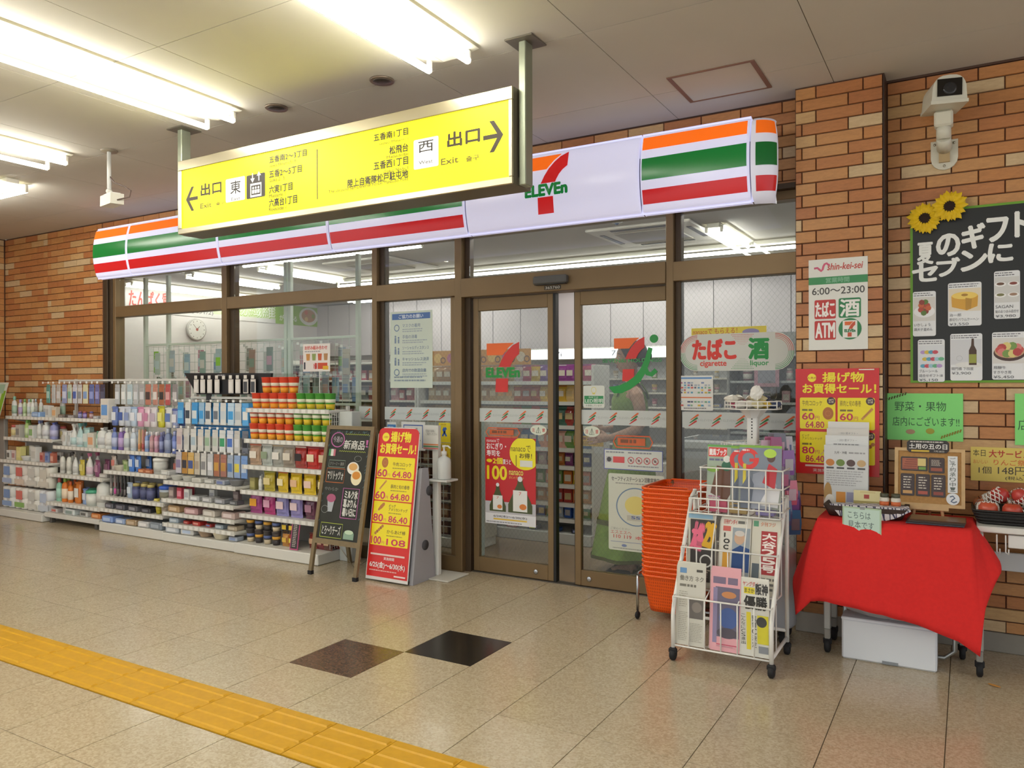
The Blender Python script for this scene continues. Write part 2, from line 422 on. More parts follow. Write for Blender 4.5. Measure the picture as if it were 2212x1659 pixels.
# ---- ceiling panels 0.91 m
CEILM = mat('#c2bdb2', .85, noise=.03, nscale=2)
ceil = MB().box(XL, XR, YB, YW+.3, ZC+.004, ZC+.1).build('ceiling', mat('#7d725e', .9)); struct(ceil)
gx = [-.62+.91*k for k in range(-10, 6)]; gy = [2.36+.91*k for k in range(-6, 5)]
for i in range(len(gx)-1):
    for j in range(len(gy)-1):
        x0, x1 = max(gx[i]+.002, XL), min(gx[i+1]-.002, XR); y0, y1 = max(gy[j]+.002, YB), min(gy[j+1]-.002, YW-.006)
        if x1-x0 < .03 or y1-y0 < .03: continue
        MB().box(x0, x1, y0, y1, ZC, ZC+.005).build('ceiling_panel', CEILM, ceil)
# ---- brick tiles 227 x 60
def brick_mat():
    m = bpy.data.materials.new('brick_tile'); m.use_nodes = True; nt = m.node_tree; b = nt.nodes['Principled BSDF']
    oi = nt.nodes.new('ShaderNodeObjectInfo'); rp = nt.nodes.new('ShaderNodeValToRGB'); cr = rp.color_ramp; cr.interpolation = 'CONSTANT'
    cols = ['#b87e4a', '#bc854f', '#b27444', '#bf8c58', '#b97e4a', '#c39d6b', '#ad6f42', '#be8955', '#c9ae86', '#b47848']
    cr.elements[0].color = lin(cols[0]); cr.elements[1].position = .9; cr.elements[1].color = lin(cols[9])
    for k in range(1, 9): e = cr.elements.new(k/10); e.color = lin(cols[k])
    gi = nt.nodes.new('ShaderNodeNewGeometry'); ad0 = nt.nodes.new('ShaderNodeMath'); ad0.operation = 'ADD'; nt.links.new(oi.outputs['Random'], ad0.inputs[0]); nt.links.new(gi.outputs['Random Per Island'], ad0.inputs[1])
    frc = nt.nodes.new('ShaderNodeMath'); frc.operation = 'FRACT'; nt.links.new(ad0.outputs[0], frc.inputs[0]); nt.links.new(frc.outputs[0], rp.inputs['Fac'])
    tc = nt.nodes.new('ShaderNodeTexCoord'); n = nt.nodes.new('ShaderNodeTexNoise'); mp = nt.nodes.new('ShaderNodeMapping'); mp.inputs['Scale'].default_value = (1, 1, 3.5)
    nt.links.new(tc.outputs['Object'], mp.inputs[0]); ad = nt.nodes.new('ShaderNodeVectorMath'); ad.operation = 'ADD'
    nt.links.new(mp.outputs[0], ad.inputs[0]); nt.links.new(oi.outputs['Location'], ad.inputs[1]); nt.links.new(ad.outputs[0], n.inputs['Vector'])
    n.inputs['Scale'].default_value = 26; n.inputs['Detail'].default_value = 6; n.inputs['Roughness'].default_value = .7
    mx = nt.nodes.new('ShaderNodeMix'); mx.data_type = 'RGBA'; mx.blend_type = 'OVERLAY'; mx.inputs['Factor'].default_value = .35
    nt.links.new(rp.outputs[0], mx.inputs['A']); nt.links.new(n.outputs['Fac'], mx.inputs['B']); nt.links.new(mx.outputs['Result'], b.inputs['Base Color'])
    b.inputs['Roughness'].default_value = .42
    bp = nt.nodes.new('ShaderNodeBump'); bp.inputs['Strength'].default_value = .25; bp.inputs['Distance'].default_value = .002
    nt.links.new(n.outputs['Fac'], bp.inputs['Height']); nt.links.new(bp.outputs[0], b.inputs['Normal'])
    return m
BRICK = brick_mat(); MORTAR = mat('#54382a', .9)
_bc = {}
def brick_mesh(L, H=.0615):
    k = round(L, 3)
    if k not in _bc:
        d = .009; e = .0022; mb = MB(); h = H/2; l = L/2
        mb.add([(-l,0,-h),(l,0,-h),(l,0,h),(-l,0,h),(-l+e,-d,-h+e),(l-e,-d,-h+e),(l-e,-d,h-e),(-l+e,-d,h-e)],
               [(4,5,6,7),(0,1,5,4),(1,2,6,5),(2,3,7,6),(3,0,4,7)])
        _bc[k] = proto(mb, 'brick', BRICK)
    return _bc[k]
def bricks(parent, x0, x1, z0, z1, y, cuts=(), rot=0.0, origin=None, limit=300, ph=0.0, skip=None, offs=(.185, .065)):
    """running bond on the plane y (or turned by rot about origin); top rows first, the rest joined"""
    PX, PZ = .2355, .0655; segs = []; xs = [x0]+sorted(cuts)+[x1]; r = 0; z = z1-PZ*.35
    rowsz = []
    top = z1; 
    while top > z0+.012:
        b = max(top-PZ, z0); rowsz.append((b+.002, top-.002)); top = b
    for r, (b, t) in enumerate(rowsz):
        for a, e in zip(xs[:-1], xs[1:]):
            p = a-PX+(offs[r % 2]+ph*r) % PX
            while p < e:
                l, q = max(p+.002, a+.0015), min(p+PX-.002, e-.0015)
                if q-l > .006 and not (skip and skip((l+q)/2, (b+t)/2)): segs.append((l, q, b, t))
                p += PX
    n = 0; rest = MB()
    for l, q, b, t in segs:
        c = Vector(((l+q)/2, y, (b+t)/2))
        if n < limit:
            me = brick_mesh(q-l, t-b)if abs((t-b)-.0615) < .002 else None
            if me is None:
                mb = MB(); d = .009; hl, hh = (q-l)/2, (t-b)/2
                mb.add([(-hl,0,-hh),(hl,0,-hh),(hl,0,hh),(-hl,0,hh),(-hl,-d,-hh),(hl,-d,-hh),(hl,-d,hh),(-hl,-d,hh)], [(4,5,6,7),(0,1,5,4),(1,2,6,5),(2,3,7,6),(3,0,4,7)])
                me = proto(mb, 'brick', BRICK)
            if rot == 0: put(me, 'brick', c, parent)
            else: put(me, 'brick', origin+Matrix.Rotation(rot, 3, 'Z') @ Vector((c.x, 0, c.z)), parent, rot=(0,0,rot))
            n += 1
        else:
            if rot == 0: rest.box(l, q, y-.009, y, b, t)
            else:
                Mr = Matrix.Rotation(rot, 3, 'Z')
                rest.cbox(origin+Mr @ Vector((c.x, -.0045, c.z)), (q-l, .009, t-b), Mr)
    if rest.f: stuff(rest.build('brick_field', BRICK, parent))
wr = MB().box(-.374, XR, YW, YW+.12, 0, ZC).build('wall_right', MORTAR); struct(wr)
bricks(wr, -.372, .95, .10, ZC-.012, YW)
bricks(wr, .95, XR, .10, ZC-.012, YW, limit=0)
wp = MB().box(-.819, -.374, 4.495, YW+.13, 0, ZC).build('wall_pillar', MORTAR); struct(wp)
bricks(wp, -.818, -.376, .10, ZC-.006, 4.495, offs=(.107, .034))
wu = MB().box(-7.47, -.819, YW, YW+.12, 2.47, ZC).build('wall_upper', MORTAR); struct(wu)
bricks(wu, -7.46, -.822, 2.50, ZC-.008, YW)
wl = MB().box(XL, -7.47, YW, YW+.12, 0, ZC).build('wall_left', MORTAR); struct(wl)
bricks(wl, XL+.004, -7.475, .0, ZC-.008, YW, cuts=(-8.446,))
ws = MB().box(XL-.12, XL, 1.2, YW+.12, 0, ZC).build('wall_side', MORTAR); struct(ws)
bricks(ws, .0, 3.42, .0, ZC-.008, 0, rot=PI/2, origin=Vector((XL, 1.2, 0)), limit=60)
GREYST = mat('#8e8a80', .5, noise=.12, nscale=6)
b1 = MB().bbox(-.376, XR, YW-.016, YW, 0, .098, .003).build('baseboard_right', GREYST); struct(b1)
b2 = MB().bbox(-.822, -.371, 4.479, 4.495, 0, .108, .003).build('baseboard_pillar', mat('#b3afa4', .5, noise=.15, nscale=5)); struct(b2)
MB().box(-.384, -.3735, 4.486, 4.64, .10, ZC-.01).build('corner_bead', mat('#3a2418', .5), wp)
tr0 = MB().box(-.374, XR, YW-.014, YW-.001, ZC-.012, ZC).build('trim_1', mat('#4c3222', .6)); struct(tr0)

# ---- storefront: bronze frames, glass
F0, F1 = 4.655, 4.755
def post(parent, x0, x1, z0=0.0, z1=2.47, y0=F0, y1=F1, m_=BRONZE, name='mullion'):
    return MB().bbox(x0, x1, y0, y1, z0, z1, .003).build(name, m_, parent)
def beam(parent, x0, x1, z0, z1, y0=F0, y1=F1, name='transom', m_=BRONZE):
    return MB().bbox(x0, x1, y0, y1, z0, z1, .003).build(name, m_, parent)
def pane(parent, x0, x1, z0, z1, y=4.70, m_=None, name='pane'):
    return MB().box(x0, x1, y-.003, y+.003, z0, z1).build(name, m_ or GLASS, parent)
w1 = sempty('window_1', (-6.5, F0, 0))
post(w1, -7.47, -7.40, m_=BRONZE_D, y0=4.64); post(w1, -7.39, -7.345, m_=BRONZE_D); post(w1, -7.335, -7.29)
beam(w1, -7.29, -5.73, 2.03, 2.135); beam(w1, -7.29, -5.73, 0, .10, name='sill'); beam(w1, -7.29, -5.73, 2.42, 2.47, name='head_rail')
pane(w1, -7.285, -5.735, .10, 2.03); pane(w1, -7.285, -5.735, 2.135, 2.42)
w2 = sempty('window_2', (-4.8, F0, 0))
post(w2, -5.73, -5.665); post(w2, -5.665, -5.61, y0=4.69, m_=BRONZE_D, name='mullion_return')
beam(w2, -5.66, -3.99, 2.03, 2.135); beam(w2, -5.61, -3.99, 0, .10, name='sill'); beam(w2, -5.61, -3.99, 2.42, 2.47, name='head_rail')
pane(w2, -5.605, -3.985, .10, 2.03); pane(w2, -5.605, -3.985, 2.135, 2.42)
w3 = sempty('window_3', (-3.55, F0, 0))
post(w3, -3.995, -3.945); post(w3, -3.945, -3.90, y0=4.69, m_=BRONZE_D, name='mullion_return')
beam(w3, -3.95, -3.21, 2.00, 2.125); beam(w3, -3.90, -3.21, 0, .11, name='sill'); beam(w3, -3.9, -3.21, 2.42, 2.47, name='head_rail')
pane(w3, -3.90, -3.215, .11, 2.00, m_=GLASSW); pane(w3, -3.90, -3.215, 2.125, 2.42); post(w3, -3.275, -3.215, .0, 2.0, 4.69, 4.74, BRONZE, 'stile')
w4 = sempty('window_4', (-2.4, F0, 0))          # transom light over the sliding doors
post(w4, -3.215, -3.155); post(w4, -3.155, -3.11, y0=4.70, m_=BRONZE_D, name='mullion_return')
beam(w4, -3.155, -1.62, 1.985, 2.12, y0=4.645, y1=4.80, name='door_header'); beam(w4, -3.11, -1.62, 2.42, 2.47, name='head_rail')
pane(w4, -3.11, -1.625, 2.12, 2.42)
w5 = sempty('window_5', (-1.2, F0, 0))
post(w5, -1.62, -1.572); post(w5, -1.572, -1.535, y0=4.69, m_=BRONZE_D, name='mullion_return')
beam(w5, -1.575, -.822, 1.995, 2.115); beam(w5, -1.535, -.822, 0, .10, name='sill'); beam(w5, -1.535, -.822, 2.42, 2.50, name='head_rail')
pane(w5, -1.535, -.825, .10, 1.995, m_=GLASSW); pane(w5, -1.535, -.825, 2.115, 2.42)
def door(name, x0, x1, pull):
    d = sempty(name, ((x0+x1)/2, 4.73, 0)); y0, y1 = 4.725, 4.765
    MB().bbox(x0, x0+.045, y0, y1, .008, 1.98, .003).build('stile', BRONZE, d); MB().bbox(x1-.045, x1, y0, y1, .008, 1.98, .003).build('stile', BRONZE, d)
    MB().bbox(x0+.045, x1-.045, y0, y1, 1.888, 1.98, .003).build('rail', BRONZE, d); MB().bbox(x0+.045, x1-.045, y0, y1, .008, .112, .003).build('rail', BRONZE, d)
    MB().box(x0+.045, x1-.045, 4.742, 4.748, .112, 1.888).build('pane', GLASSW, d)
    mb = MB(); mb.lathe([(.017, 0), (.017, .004), (.012, .006)], (pull, y0, .058), 14, M=Matrix.Rotation(PI/2, 3, 'X')); mb.build('floor_lock', CHROME, d)
    return d
d1 = door('door_1', -3.10, -2.445, -2.585)
MB().box(-2.445, -2.425, 4.722, 4.768, .008, 1.98).build('edge_gasket', BLACK, d1)
d2 = door('door_2', -2.285, -1.60, -2.18)
MB().box(-2.289, -2.285, 4.73, 4.76, .008, 1.98).build('edge_gasket', BLACK, d2)
thr = MB().bbox(-3.15, -.83, 4.715, 4.78, -.004, .006, .002).build('trim_2', mat('#57524a', .4, .5)); struct(thr)
# frosted safety band with slanted stripes on the glass
def glass_band(parent, x0, x1, y, n, z0=1.088, z1=1.186):
    fr = Frame((x0, y, z0)); p = Print(fr, .5); W_, H_ = x1-x0, z1-z0
    b = MB(); b.flat([(0,0),(W_,0),(W_,H_),(0,H_)], fr, .0002)
    bo = b.build('frosted_band', FROST, parent)
    for k in range(n):
        u = W_*(k+.5)/n
        for q, (col, dv, du) in enumerate((('#d8642a', .019, .006), ('#2f7a3c', 0, .0), ('#c23a30', -.019, -.006))):
            p.poly([(u-.027+du, H_/2+dv-.020), (u-.018+du, H_/2+dv-.020), (u+.029+du, H_/2+dv+.008), (u+.026+du, H_/2+dv+.017), (u+.016+du, H_/2+dv+.014)], col)
        p.text('7-ELEVEN', u+W_/n*.5-.045, H_*.42, u+W_/n*.5+.045, H_*.56, '#a8b0ae')
    p.done(bo, 'stripe', 'lettering')
FROST = bpy.data.materials.new('frosted_film'); FROST.use_nodes = True
_b = FROST.node_tree.nodes['Principled BSDF']; _b.inputs['Base Color'].default_value = lin('#cfd6d4'); _b.inputs['Roughness'].default_value = .5; _b.inputs['Alpha'].default_value = .88
glass_band(w3, -3.90, -3.275, 4.695, 4); glass_band(d1, -3.055, -2.49, 4.74, 4); glass_band(d2, -2.24, -1.645, 4.74, 4); glass_band(w5, -1.53, -.825, 4.695, 5)
glass_band(w2, -4.16, -3.995, 4.695, 1)
# ---- shop shell
SHW = mat('#dcd8d6', .7)
fl2 = MB().box(-10.5, 3.2, 4.78, 10.0, -.10, -.002).build('floor_shop', mat('#a08a70', .25, noise=.05, nscale=3)); struct(fl2)
cl2 = MB().box(-10.5, 3.2, 4.76, 10.0, 2.62, 2.70).build('ceiling_shop', mat('#bdb8b2', .8)); struct(cl2)
wb = MB().box(-10.5, 3.2, 9.9, 10.0, 0, 2.62).build('wall_shop_back', SHW); struct(wb)
wls = MB().box(-9.1, -9.0, 4.76, 9.9, 0, 2.62).build('wall_shop_left', SHW); struct(wls)
wrs = MB().box(3.1, 3.2, 4.76, 9.9, 0, 2.62).build('wall_shop_right', SHW); struct(wrs)
wfl = MB().box(-10.5, -7.47, 4.761, 4.80, 0, 2.62).build('wall_shop_front_left', SHW); struct(wfl)
wfr = MB().box(-.82, 3.2, 4.771, 4.80, 0, 2.62).build('wall_shop_front_right', SHW); struct(wfr)
# white wall panels hung over the back cases, open joints between
wp_ = sempty('wall_shop_panels', (-3, 9.1, 1.9))
for k in range(24):
    x0 = -9.2+.44*k; MB().bbox(x0+.004, x0+.436, 9.16, 9.18, 1.80, 2.6, .003).build('wall_panel', mat('#c2bcc0', .6), wp_)
# ================================================================ lamps, ceiling gear, hanging sign, fascia
TUBE = mat('#fffdf2', .5, emit=LAMP_OUT, key='tube_out'); TUBEIN = mat('#fffcf4', .5, emit=LAMP_IN, key='tube_in'); LAMPW = mat('#e9e6d8', .4)
def lamp(x, y, L, label, along='y', z=ZC, tube=TUBE, sep=.115, group=None, name='ceiling_lamp', r=.0165, two=True, drop=.072):
    t = thing(name, label, 'lamp', (x, y, z), group)
    def P(a, b, c): return (x+b, y+a, z+c) if along == 'y' else (x+a, y+b, z+c)
    def bx(a0, a1, b0, b1, c0, c1):
        p, q = P(a0, b0, c0), P(a1, b1, c1); mb = MB(); mb.bbox(min(p[0],q[0]), max(p[0],q[0]), min(p[1],q[1]), max(p[1],q[1]), min(p[2],q[2]), max(p[2],q[2]), .005); return mb
    h = L/2
    bx(-h, h, -.05, .05, -.035, 0).build('housing', LAMPW, t)
    # sloped reflector
    mb = MB()
    for s in (-1, 1):
        q = [P(-h, s*.05, -.034), P(h, s*.05, -.034), P(h, s*(sep+.045), -.012), P(-h, s*(sep+.045), -.012)]
        mb.add(q, [(0,1,2,3), (3,2,1,0)])
    mb.build('reflector', LAMPW, t)
    for s in ((-1, 1) if two else (0,)):
        tb_ = MB().tube([P(-h+.03, s*sep, -drop), P(h-.03, s*sep, -drop)], r, 8).build('tube', tube, t)
        for e in (-1, 1):
            m2 = bx(e*(h-.028)-.012, e*(h-.028)+.012, s*sep-.012, s*sep+.012, -drop-.012, -.02); m2.build('lamp_holder', LAMPW, tb_)
    return t
for k, x in enumerate((-2.18, -3.835, -5.555, -7.28)):
    lamp(x, 1.93, 2.42, ['twin-tube ceiling lamp nearest the camera, above the yellow sign', 'twin-tube ceiling lamp in the upper left corner, second from the right',
         'twin-tube ceiling lamp, third from the right, by the small white camera', 'twin-tube ceiling lamp hidden furthest left over the shelves'][k], group='ceiling lamps of the concourse') if k < 3 else None
lamp(-7.10, 3.28, 1.27, 'ceiling lamp turned parallel to the shop front at the left edge', along='x')
for x, lb in ((-2.18, 'twin-tube lamp over the walkway near the viewer, second from right'), (-3.835, 'twin-tube lamp over the walkway near the viewer, third from right'), (-.52, 'twin-tube lamp over the walkway near the viewer, rightmost')):  # all out of view; the rightmost is added to brighten the right wall
    lamp(x, -.62, 2.42, lb)
# shop lamps
SL = [(-3.9, 7.05, 5.4, 'x', 'long single lamp line across the shop ceiling seen above the doors'),
      (-8.7, 6.9, 2.4, 'y', 'left shop lamp running away from the window'), (-7.45, 6.25, 1.3, 'y', 'short shop lamp behind the upper left window'),
      (-6.35, 6.25, 1.2, 'y', 'shop lamp behind the second upper window'), (-1.72, 6.5, .9, 'y', 'shop lamp seen in the upper right window'), (-3.2, 8.6, 2.4, 'x', 'rear shop lamp parallel to the back cases'), (-.2, 8.4, 2.4, 'x', 'rear shop lamp at the right back corner'), (-6.6, 8.6, 2.4, 'x', 'rear shop lamp at the left back'),
      (-2.1, 5.12, 2.3, 'x', 'front shop lamp just inside the sliding doors'), (-5.2, 5.35, 2.3, 'x', 'front shop lamp just inside the middle windows')]  # last two are added out of view to light gondola fronts and customer
for x, y, L, al, lb in SL: lamp(x, y, L, lb, al, 2.618, TUBEIN, .06, name='shop_lamp', two=(L < 5), drop=.06 if L < 5 else .075, r=.016)
# ---- sprinkler style dark downlights
for x, y, lb in ((-2.693, 3.227, 'small dark round downlight nearest the sign post'), (-3.49, 3.229, 'small dark round downlight left of the other, above the yellow sign')):
    t = thing('downlight', lb, 'downlight', (x, y, ZC), 'small downlights in the ceiling')
    MB().lathe([(.062, -.010), (.066, -.006), (.066, 0)], (x, y, ZC), 20).build('trim_ring', mat('#6d5f52', .4, .5), t)
    MB().lathe([(.02, -.016), (.048, -.012), (.05, -.009)], (x, y, ZC), 16).build('lens', mat('#2a2420', .3), t)
# ---- inspection hatch
t = thing('access_hatch', 'square inspection hatch with brown edge in the ceiling', 'hatch', (-1.15, 4.19, ZC))
fb = MB(); a0, a1, c0, c1 = -1.378, -.921, 3.975, 4.39
for bx in ((a0, a0+.022, c0, c1), (a1-.022, a1, c0, c1), (a0+.022, a1-.022, c0, c0+.012), (a0+.022, a1-.022, c1-.012, c1)): fb.box(*bx, ZC-.006, ZC)
fb.build('frame', mat('#7d5a48', .5), t); MB().box(a0+.022, a1-.022, c0+.012, c1-.012, ZC-.003, ZC).build('cover', CEILM, t)
# ---- small white camera on a ceiling rod
t = thing('ceiling_camera', 'small white box camera on a rod under the ceiling', 'camera', (-5.125, 3.23, ZC))
MB().lathe([(.052, -.012), (.055, -.004), (.055, 0)], (-5.125, 3.23, ZC), 18).build('mount_plate', mat('#8d8474', .5), t)
MB().tube([(-5.125, 3.23, ZC-.01), (-5.125, 3.23, 2.70)], .014, 8).build('rod', WHITE, t)
MB().ball((-5.125, 3.23, 2.70), .022, 10, 6).build('joint', OFFW, t)
Mz = Matrix.Rotation(math.radians(-18), 3, 'Z') @ Matrix.Rotation(math.radians(4), 3, 'Y')
cb = MB().cbox((-5.095, 3.23, 2.635), (.26, .085, .072), Mz).build('housing', mat('#d9d6c8', .4), t)
cc = Vector((-5.095, 3.23, 2.635))
MB().cbox(cc+Mz @ Vector((-.131, 0, 0)), (.004, .05, .045), Mz).build('lens', BLACK, cb)
MB().cbox(cc+Mz @ Vector((0, 0, .040)), (.18, .06, .01), Mz).build('sun_cap', WHITE, cb)
pts = [cc+Mz @ Vector((.13, 0, -.01)), cc+Vector((.20, 0, 0)), cc+Vector((.215, 0, .04)), cc+Vector((.15, 0, .075)), cc+Vector((.03, .0, .12)), cc+Vector((-.025, 0, .17))]
MB().tube(pts, .0045, 6).build('cable', mat('#5d4a44', .5), t)
# ---- yellow direction sign
t = thing('direction_sign', 'long yellow illuminated exit direction sign hanging from the ceiling', 'sign', (-3.03, 3.2, 2.3))
X0, X1, Z0, Z1, SY = -4.255, -1.833, 2.300, 2.757, 3.14
mb = MB(); mb.box(X0, X1, SY+.004, SY+.17, Z0, Z1)
box = mb.build('housing', mat('#77705f', .45, .5), t)
mb = MB()
for a in ((X0, X1, Z1-.062, Z1), (X0, X1, Z0, Z0+.034), (X0, X0+.03, Z0+.034, Z1-.062), (X1-.022, X1, Z0+.034, Z1-.062)): mb.bbox(a[0], a[1], SY-.008, SY+.006, a[2], a[3], .003)
mb.build('frame', mat('#c9c0a6', .3, 1.0), t)
MB().box(X0+.03, X1-.022, SY, SY+.004, Z0+.034, Z1-.062).build('light_panel', mat('#ffff00', .5, emit=.80), t)
for i, (xa, xb) in enumerate(((-4.325, -4.285), (-1.826, -1.788))):
    p_ = MB().bbox(xa, xb, 3.18, 3.25, Z0 if i else Z0+.02, ZC-.006, .004).build('post', mat('#9aa08c', .4, .55), t)
    MB().bbox((xa+xb)/2-.075, (xa+xb)/2+.075, 3.14, 3.29, ZC-.008, ZC, .003).build('mount_plate', mat('#6f695c', .5, .4), p_)
    MB().box(min(xb, X0)-.001 if i == 0 else X1-.001, max(xa, X0)+.03 if i == 0 else xa+.001, 3.19, 3.24, Z0+.005, Z0+.04).build('bracket', STEEL, t)
fr = Frame((X0, SY, Z0)); p = Print(fr, .5)
def SG(px, py): q = at(px, py, SY); return (q.x-X0, q.z-Z0)
def stx(s, x0, y0, x1, y1, c='#3a2c12', bold=0.0, **k):
    """x0,y0 = lower left, x1,y1 = upper right read from the photograph"""
    a, b = SG(x0, y0), SG(x1, y1); p.text(s, a[0], a[1], b[0], b[1], c, bold, **k)
def arrow(u, v, L, H, w_, sgn, c):
    p.poly([(u+sgn*L*.02, v-w_/2), (u+sgn*L*.9, v-w_/2), (u+sgn*L*.9, v+w_/2), (u+sgn*L*.02, v+w_/2)][::sgn], c)
    for s in (1, -1):
        q = [(u+sgn*L, v), (u+sgn*(L-w_*1.3), v), (u+sgn*(L*.55-w_*1.2), v+s*H/2), (u+sgn*(L*.55), v+s*H/2)]
        p.poly(q if s*sgn < 0 else q[::-1], c)
DK = '#3a2c12'
a = SG(428, 427); arrow(a[0], a[1], .115, .15, .022, -1, DK); p.done(t, 'arrow'); p = Print(fr, .5)
a = SG(1043, 299); arrow(a[0], a[1], .115, .15, .022, 1, DK); p.done(t, 'arrow'); p = Print(fr, .5)
stx('出口', 434, 424, 478, 390, bold=.045); stx('Exit', 433, 451, 457, 436, '#6a5c10', .04); stx('출구', 467, 444, 485, 434, '#7a6c14', .04)
stx('出口', 967, 319, 1036, 274, bold=.045); stx('Exit', 953, 357, 990, 337, '#6a5c10', .04); stx('출구', 1007, 350, 1035, 333, '#7a6c14', .04)
def panelrect(x0, y0, x1, y1, c):
    a, b = SG(x0, y0), SG(x1, y1); p.rect(a[0], a[1], b[0], b[1], c, r=.008)
p2 = Print(fr, .5, emit=.6)
a, b = SG(488, 438), SG(529, 380); p2.rect(a[0], a[1], b[0], b[1], '#f7f6f2', l=1, r=.008); p2.done(t, 'white_patch')
p2 = Print(fr, .5, emit=.6); a, b = SG(894, 367), SG(947, 293); p2.rect(a[0], a[1], b[0], b[1], '#f7f6f2', l=1, r=.008); p2.done(t, 'white_patch')
stx('東', 498, 420, 520, 388, '#2b2422', .012); stx('East', 500, 434, 519, 424, '#7a7878', .04); stx('西', 904, 331, 936, 301, '#2b2422', .012); stx('West', 905, 356, 935, 343, '#7a7878', .04)
panelrect(533, 431, 573, 372, '#3d3532')
a, b = SG(541, 427), SG(565, 393); p.rect(a[0], a[1], b[0], b[1], '#f2f1ee'); u0, v0, u1, v1 = *a, *b
p.rect(u0+.008, v0+.012, u1-.008, v1-.012, '#3d3532')
for k in range(3):
    uu = u0+(u1-u0)*(.26+.24*k); p.disc(uu, v1-.027, .0075, '#f2f1ee'); p.poly([(uu-.009, v0+.02), (uu+.009, v0+.02), (uu+.010, v1-.038), (uu-.010, v1-.038)], '#f2f1ee')
for uu, s in ((u0+.02, -1), (u1-.02, 1)):
    vv = v1+.035; p.rect(uu-.004, vv-.025, uu+.004, vv+.025, '#f2f1ee'); q = [(uu-.018, vv+s*.005), (uu+.018, vv+s*.005), (uu, vv+s*.03)]; p.poly(q if s > 0 else q[::-1], '#f2f1ee')
for i, (s, e, y) in enumerate((('五香南2～3丁目', 'Goko Minami 2 · 3', 347), ('五香2～5丁目', 'Goko 2 · 5', 379), ('六実1丁目', 'Mutsumi 1', 413), ('六高台1丁目', 'Rokkodai 1', 442))):
    wds = (81, 70, 50, 60)[i]; we = (57, 33, 34, 36)[i]; sl = .165
    stx(s, 582, y+6, 582+wds, y-12-wds*sl, DK, .035); stx(e, 582, y+15, 582+we, y+7-we*sl, '#6f6010', .035)
for i, (s, e, y) in enumerate((('五香南1丁目', 'Goko Minami 1', 300), ('松飛台', 'Matsuhidai', 331), ('五香西1丁目', 'Goko Nishi 1', 362), ('陸上自衛隊松戸駐屯地', 'The Ground Self Defense Force Matsudo Post', 395))):
    wds = (74, 40, 74, 130)[i]; we = (62, 46, 53, 172)[i]; sl = .165
    stx(s, 882-wds, y+wds*sl*.5, 882, y-19-wds*sl*.5, DK, .035); stx(e, 882-we, y+11+we*sl*.5-2, 882, y+3-we*sl*.5-2, '#6f6010', .035)
p.done(t, 'elevator_symbol'); p = Print(fr, .5)
a = SG(685, 431); b = SG(686, 322); p.rect(a[0]-.002, a[1], b[0]+.002, b[1], '#5a4a1c'); p.done(t, 'divider_line')
# ---- fascia over the shop front: bowed lit panels
FZ0, FZ1, FY, FB = 2.343, 2.812, 4.285, 4.635
ZM, HH = (FZ0+FZ1)/2, (FZ1-FZ0)/2
def bow(z):
    q = (z-ZM)/HH; return FY-.045*(1-q*q)+.05*max(0, abs(q)-.90)/.10*max(0, abs(q)-.90)/.10
FASW = mat('#d2d2ee', .25, emit=.46); FASO = mat('#ee6a18', .22, emit=.55); FASG = mat('#0f6a2c', .22, emit=.5); FASR = mat('#b31a1e', .22, emit=.5)
fas = thing('fascia_sign', 'long white lit shop fascia with orange, green and red stripes', 'sign', (-4, 4.5, FZ0))
def zlist(z0, z1, n): return [z0+(z1-z0)*k/n for k in range(n+1)]
def fascia_panel(x0, x1, stripes):
    g = .0035; zs = [FZ0, FZ0+.006, FZ0+.016]+zlist(FZ0+.03, FZ1-.03, 10)+[FZ1-.016, FZ1-.006, FZ1]
    mb = MB(); n = len(zs); vs = []
    xs = [(x0+g, .012), (x0+g+.006, .003), (x0+g+.016, 0), (x1-g-.016, 0), (x1-g-.006, .003), (x1-g, .012)]
    for x, dy in xs:
        for z in zs: vs.append((x, bow(z)+dy, z))
    fs = [(i*n+j, (i+1)*n+j, (i+1)*n+j+1, i*n+j+1) for i in range(len(xs)-1) for j in range(n-1)]
    mb.add(vs, fs, 0, True)
    a0, a1, tp = x0+g, x1-g, .085
    mb.add([(a0,FY+.012,FZ0),(a1,FY+.012,FZ0),(a1,FB,FZ0+tp),(a0,FB,FZ0+tp),(a0,FY+.012,FZ1),(a1,FY+.012,FZ1),(a1,FB,FZ1-tp),(a0,FB,FZ1-tp)], [(0,3,2,1),(4,5,6,7),(1,2,6,5),(2,3,7,6),(3,0,4,7)])
    po = mb.build('panel', FASW, fas)
    if stripes:
        for a, b, m_ in ((.061, .224, FASO), (.333, .60, FASG), (.714, .886, FASR)):
            za, zb = FZ1-b*2*HH, FZ1-a*2*HH; z2 = zlist(za, zb, 5); mb = MB()
            vs = [(x, bow(z)-.0012, z) for x in (x0+.016, x1-.016) for z in z2]; mb.add(vs, [(j, 6+j, 7+j, j+1) for j in range(5)], 0, True); mb.build('stripe', m_, po)
    return po
FX = [-7.0, -6.48, -5.27, -4.06, -2.85, -1.635, -1.008]
for i in range(6): lp = fascia_panel(FX[i], FX[i+1], i != 4); logo_panel = lp if i == 4 else (logo_panel if i > 4 else None)
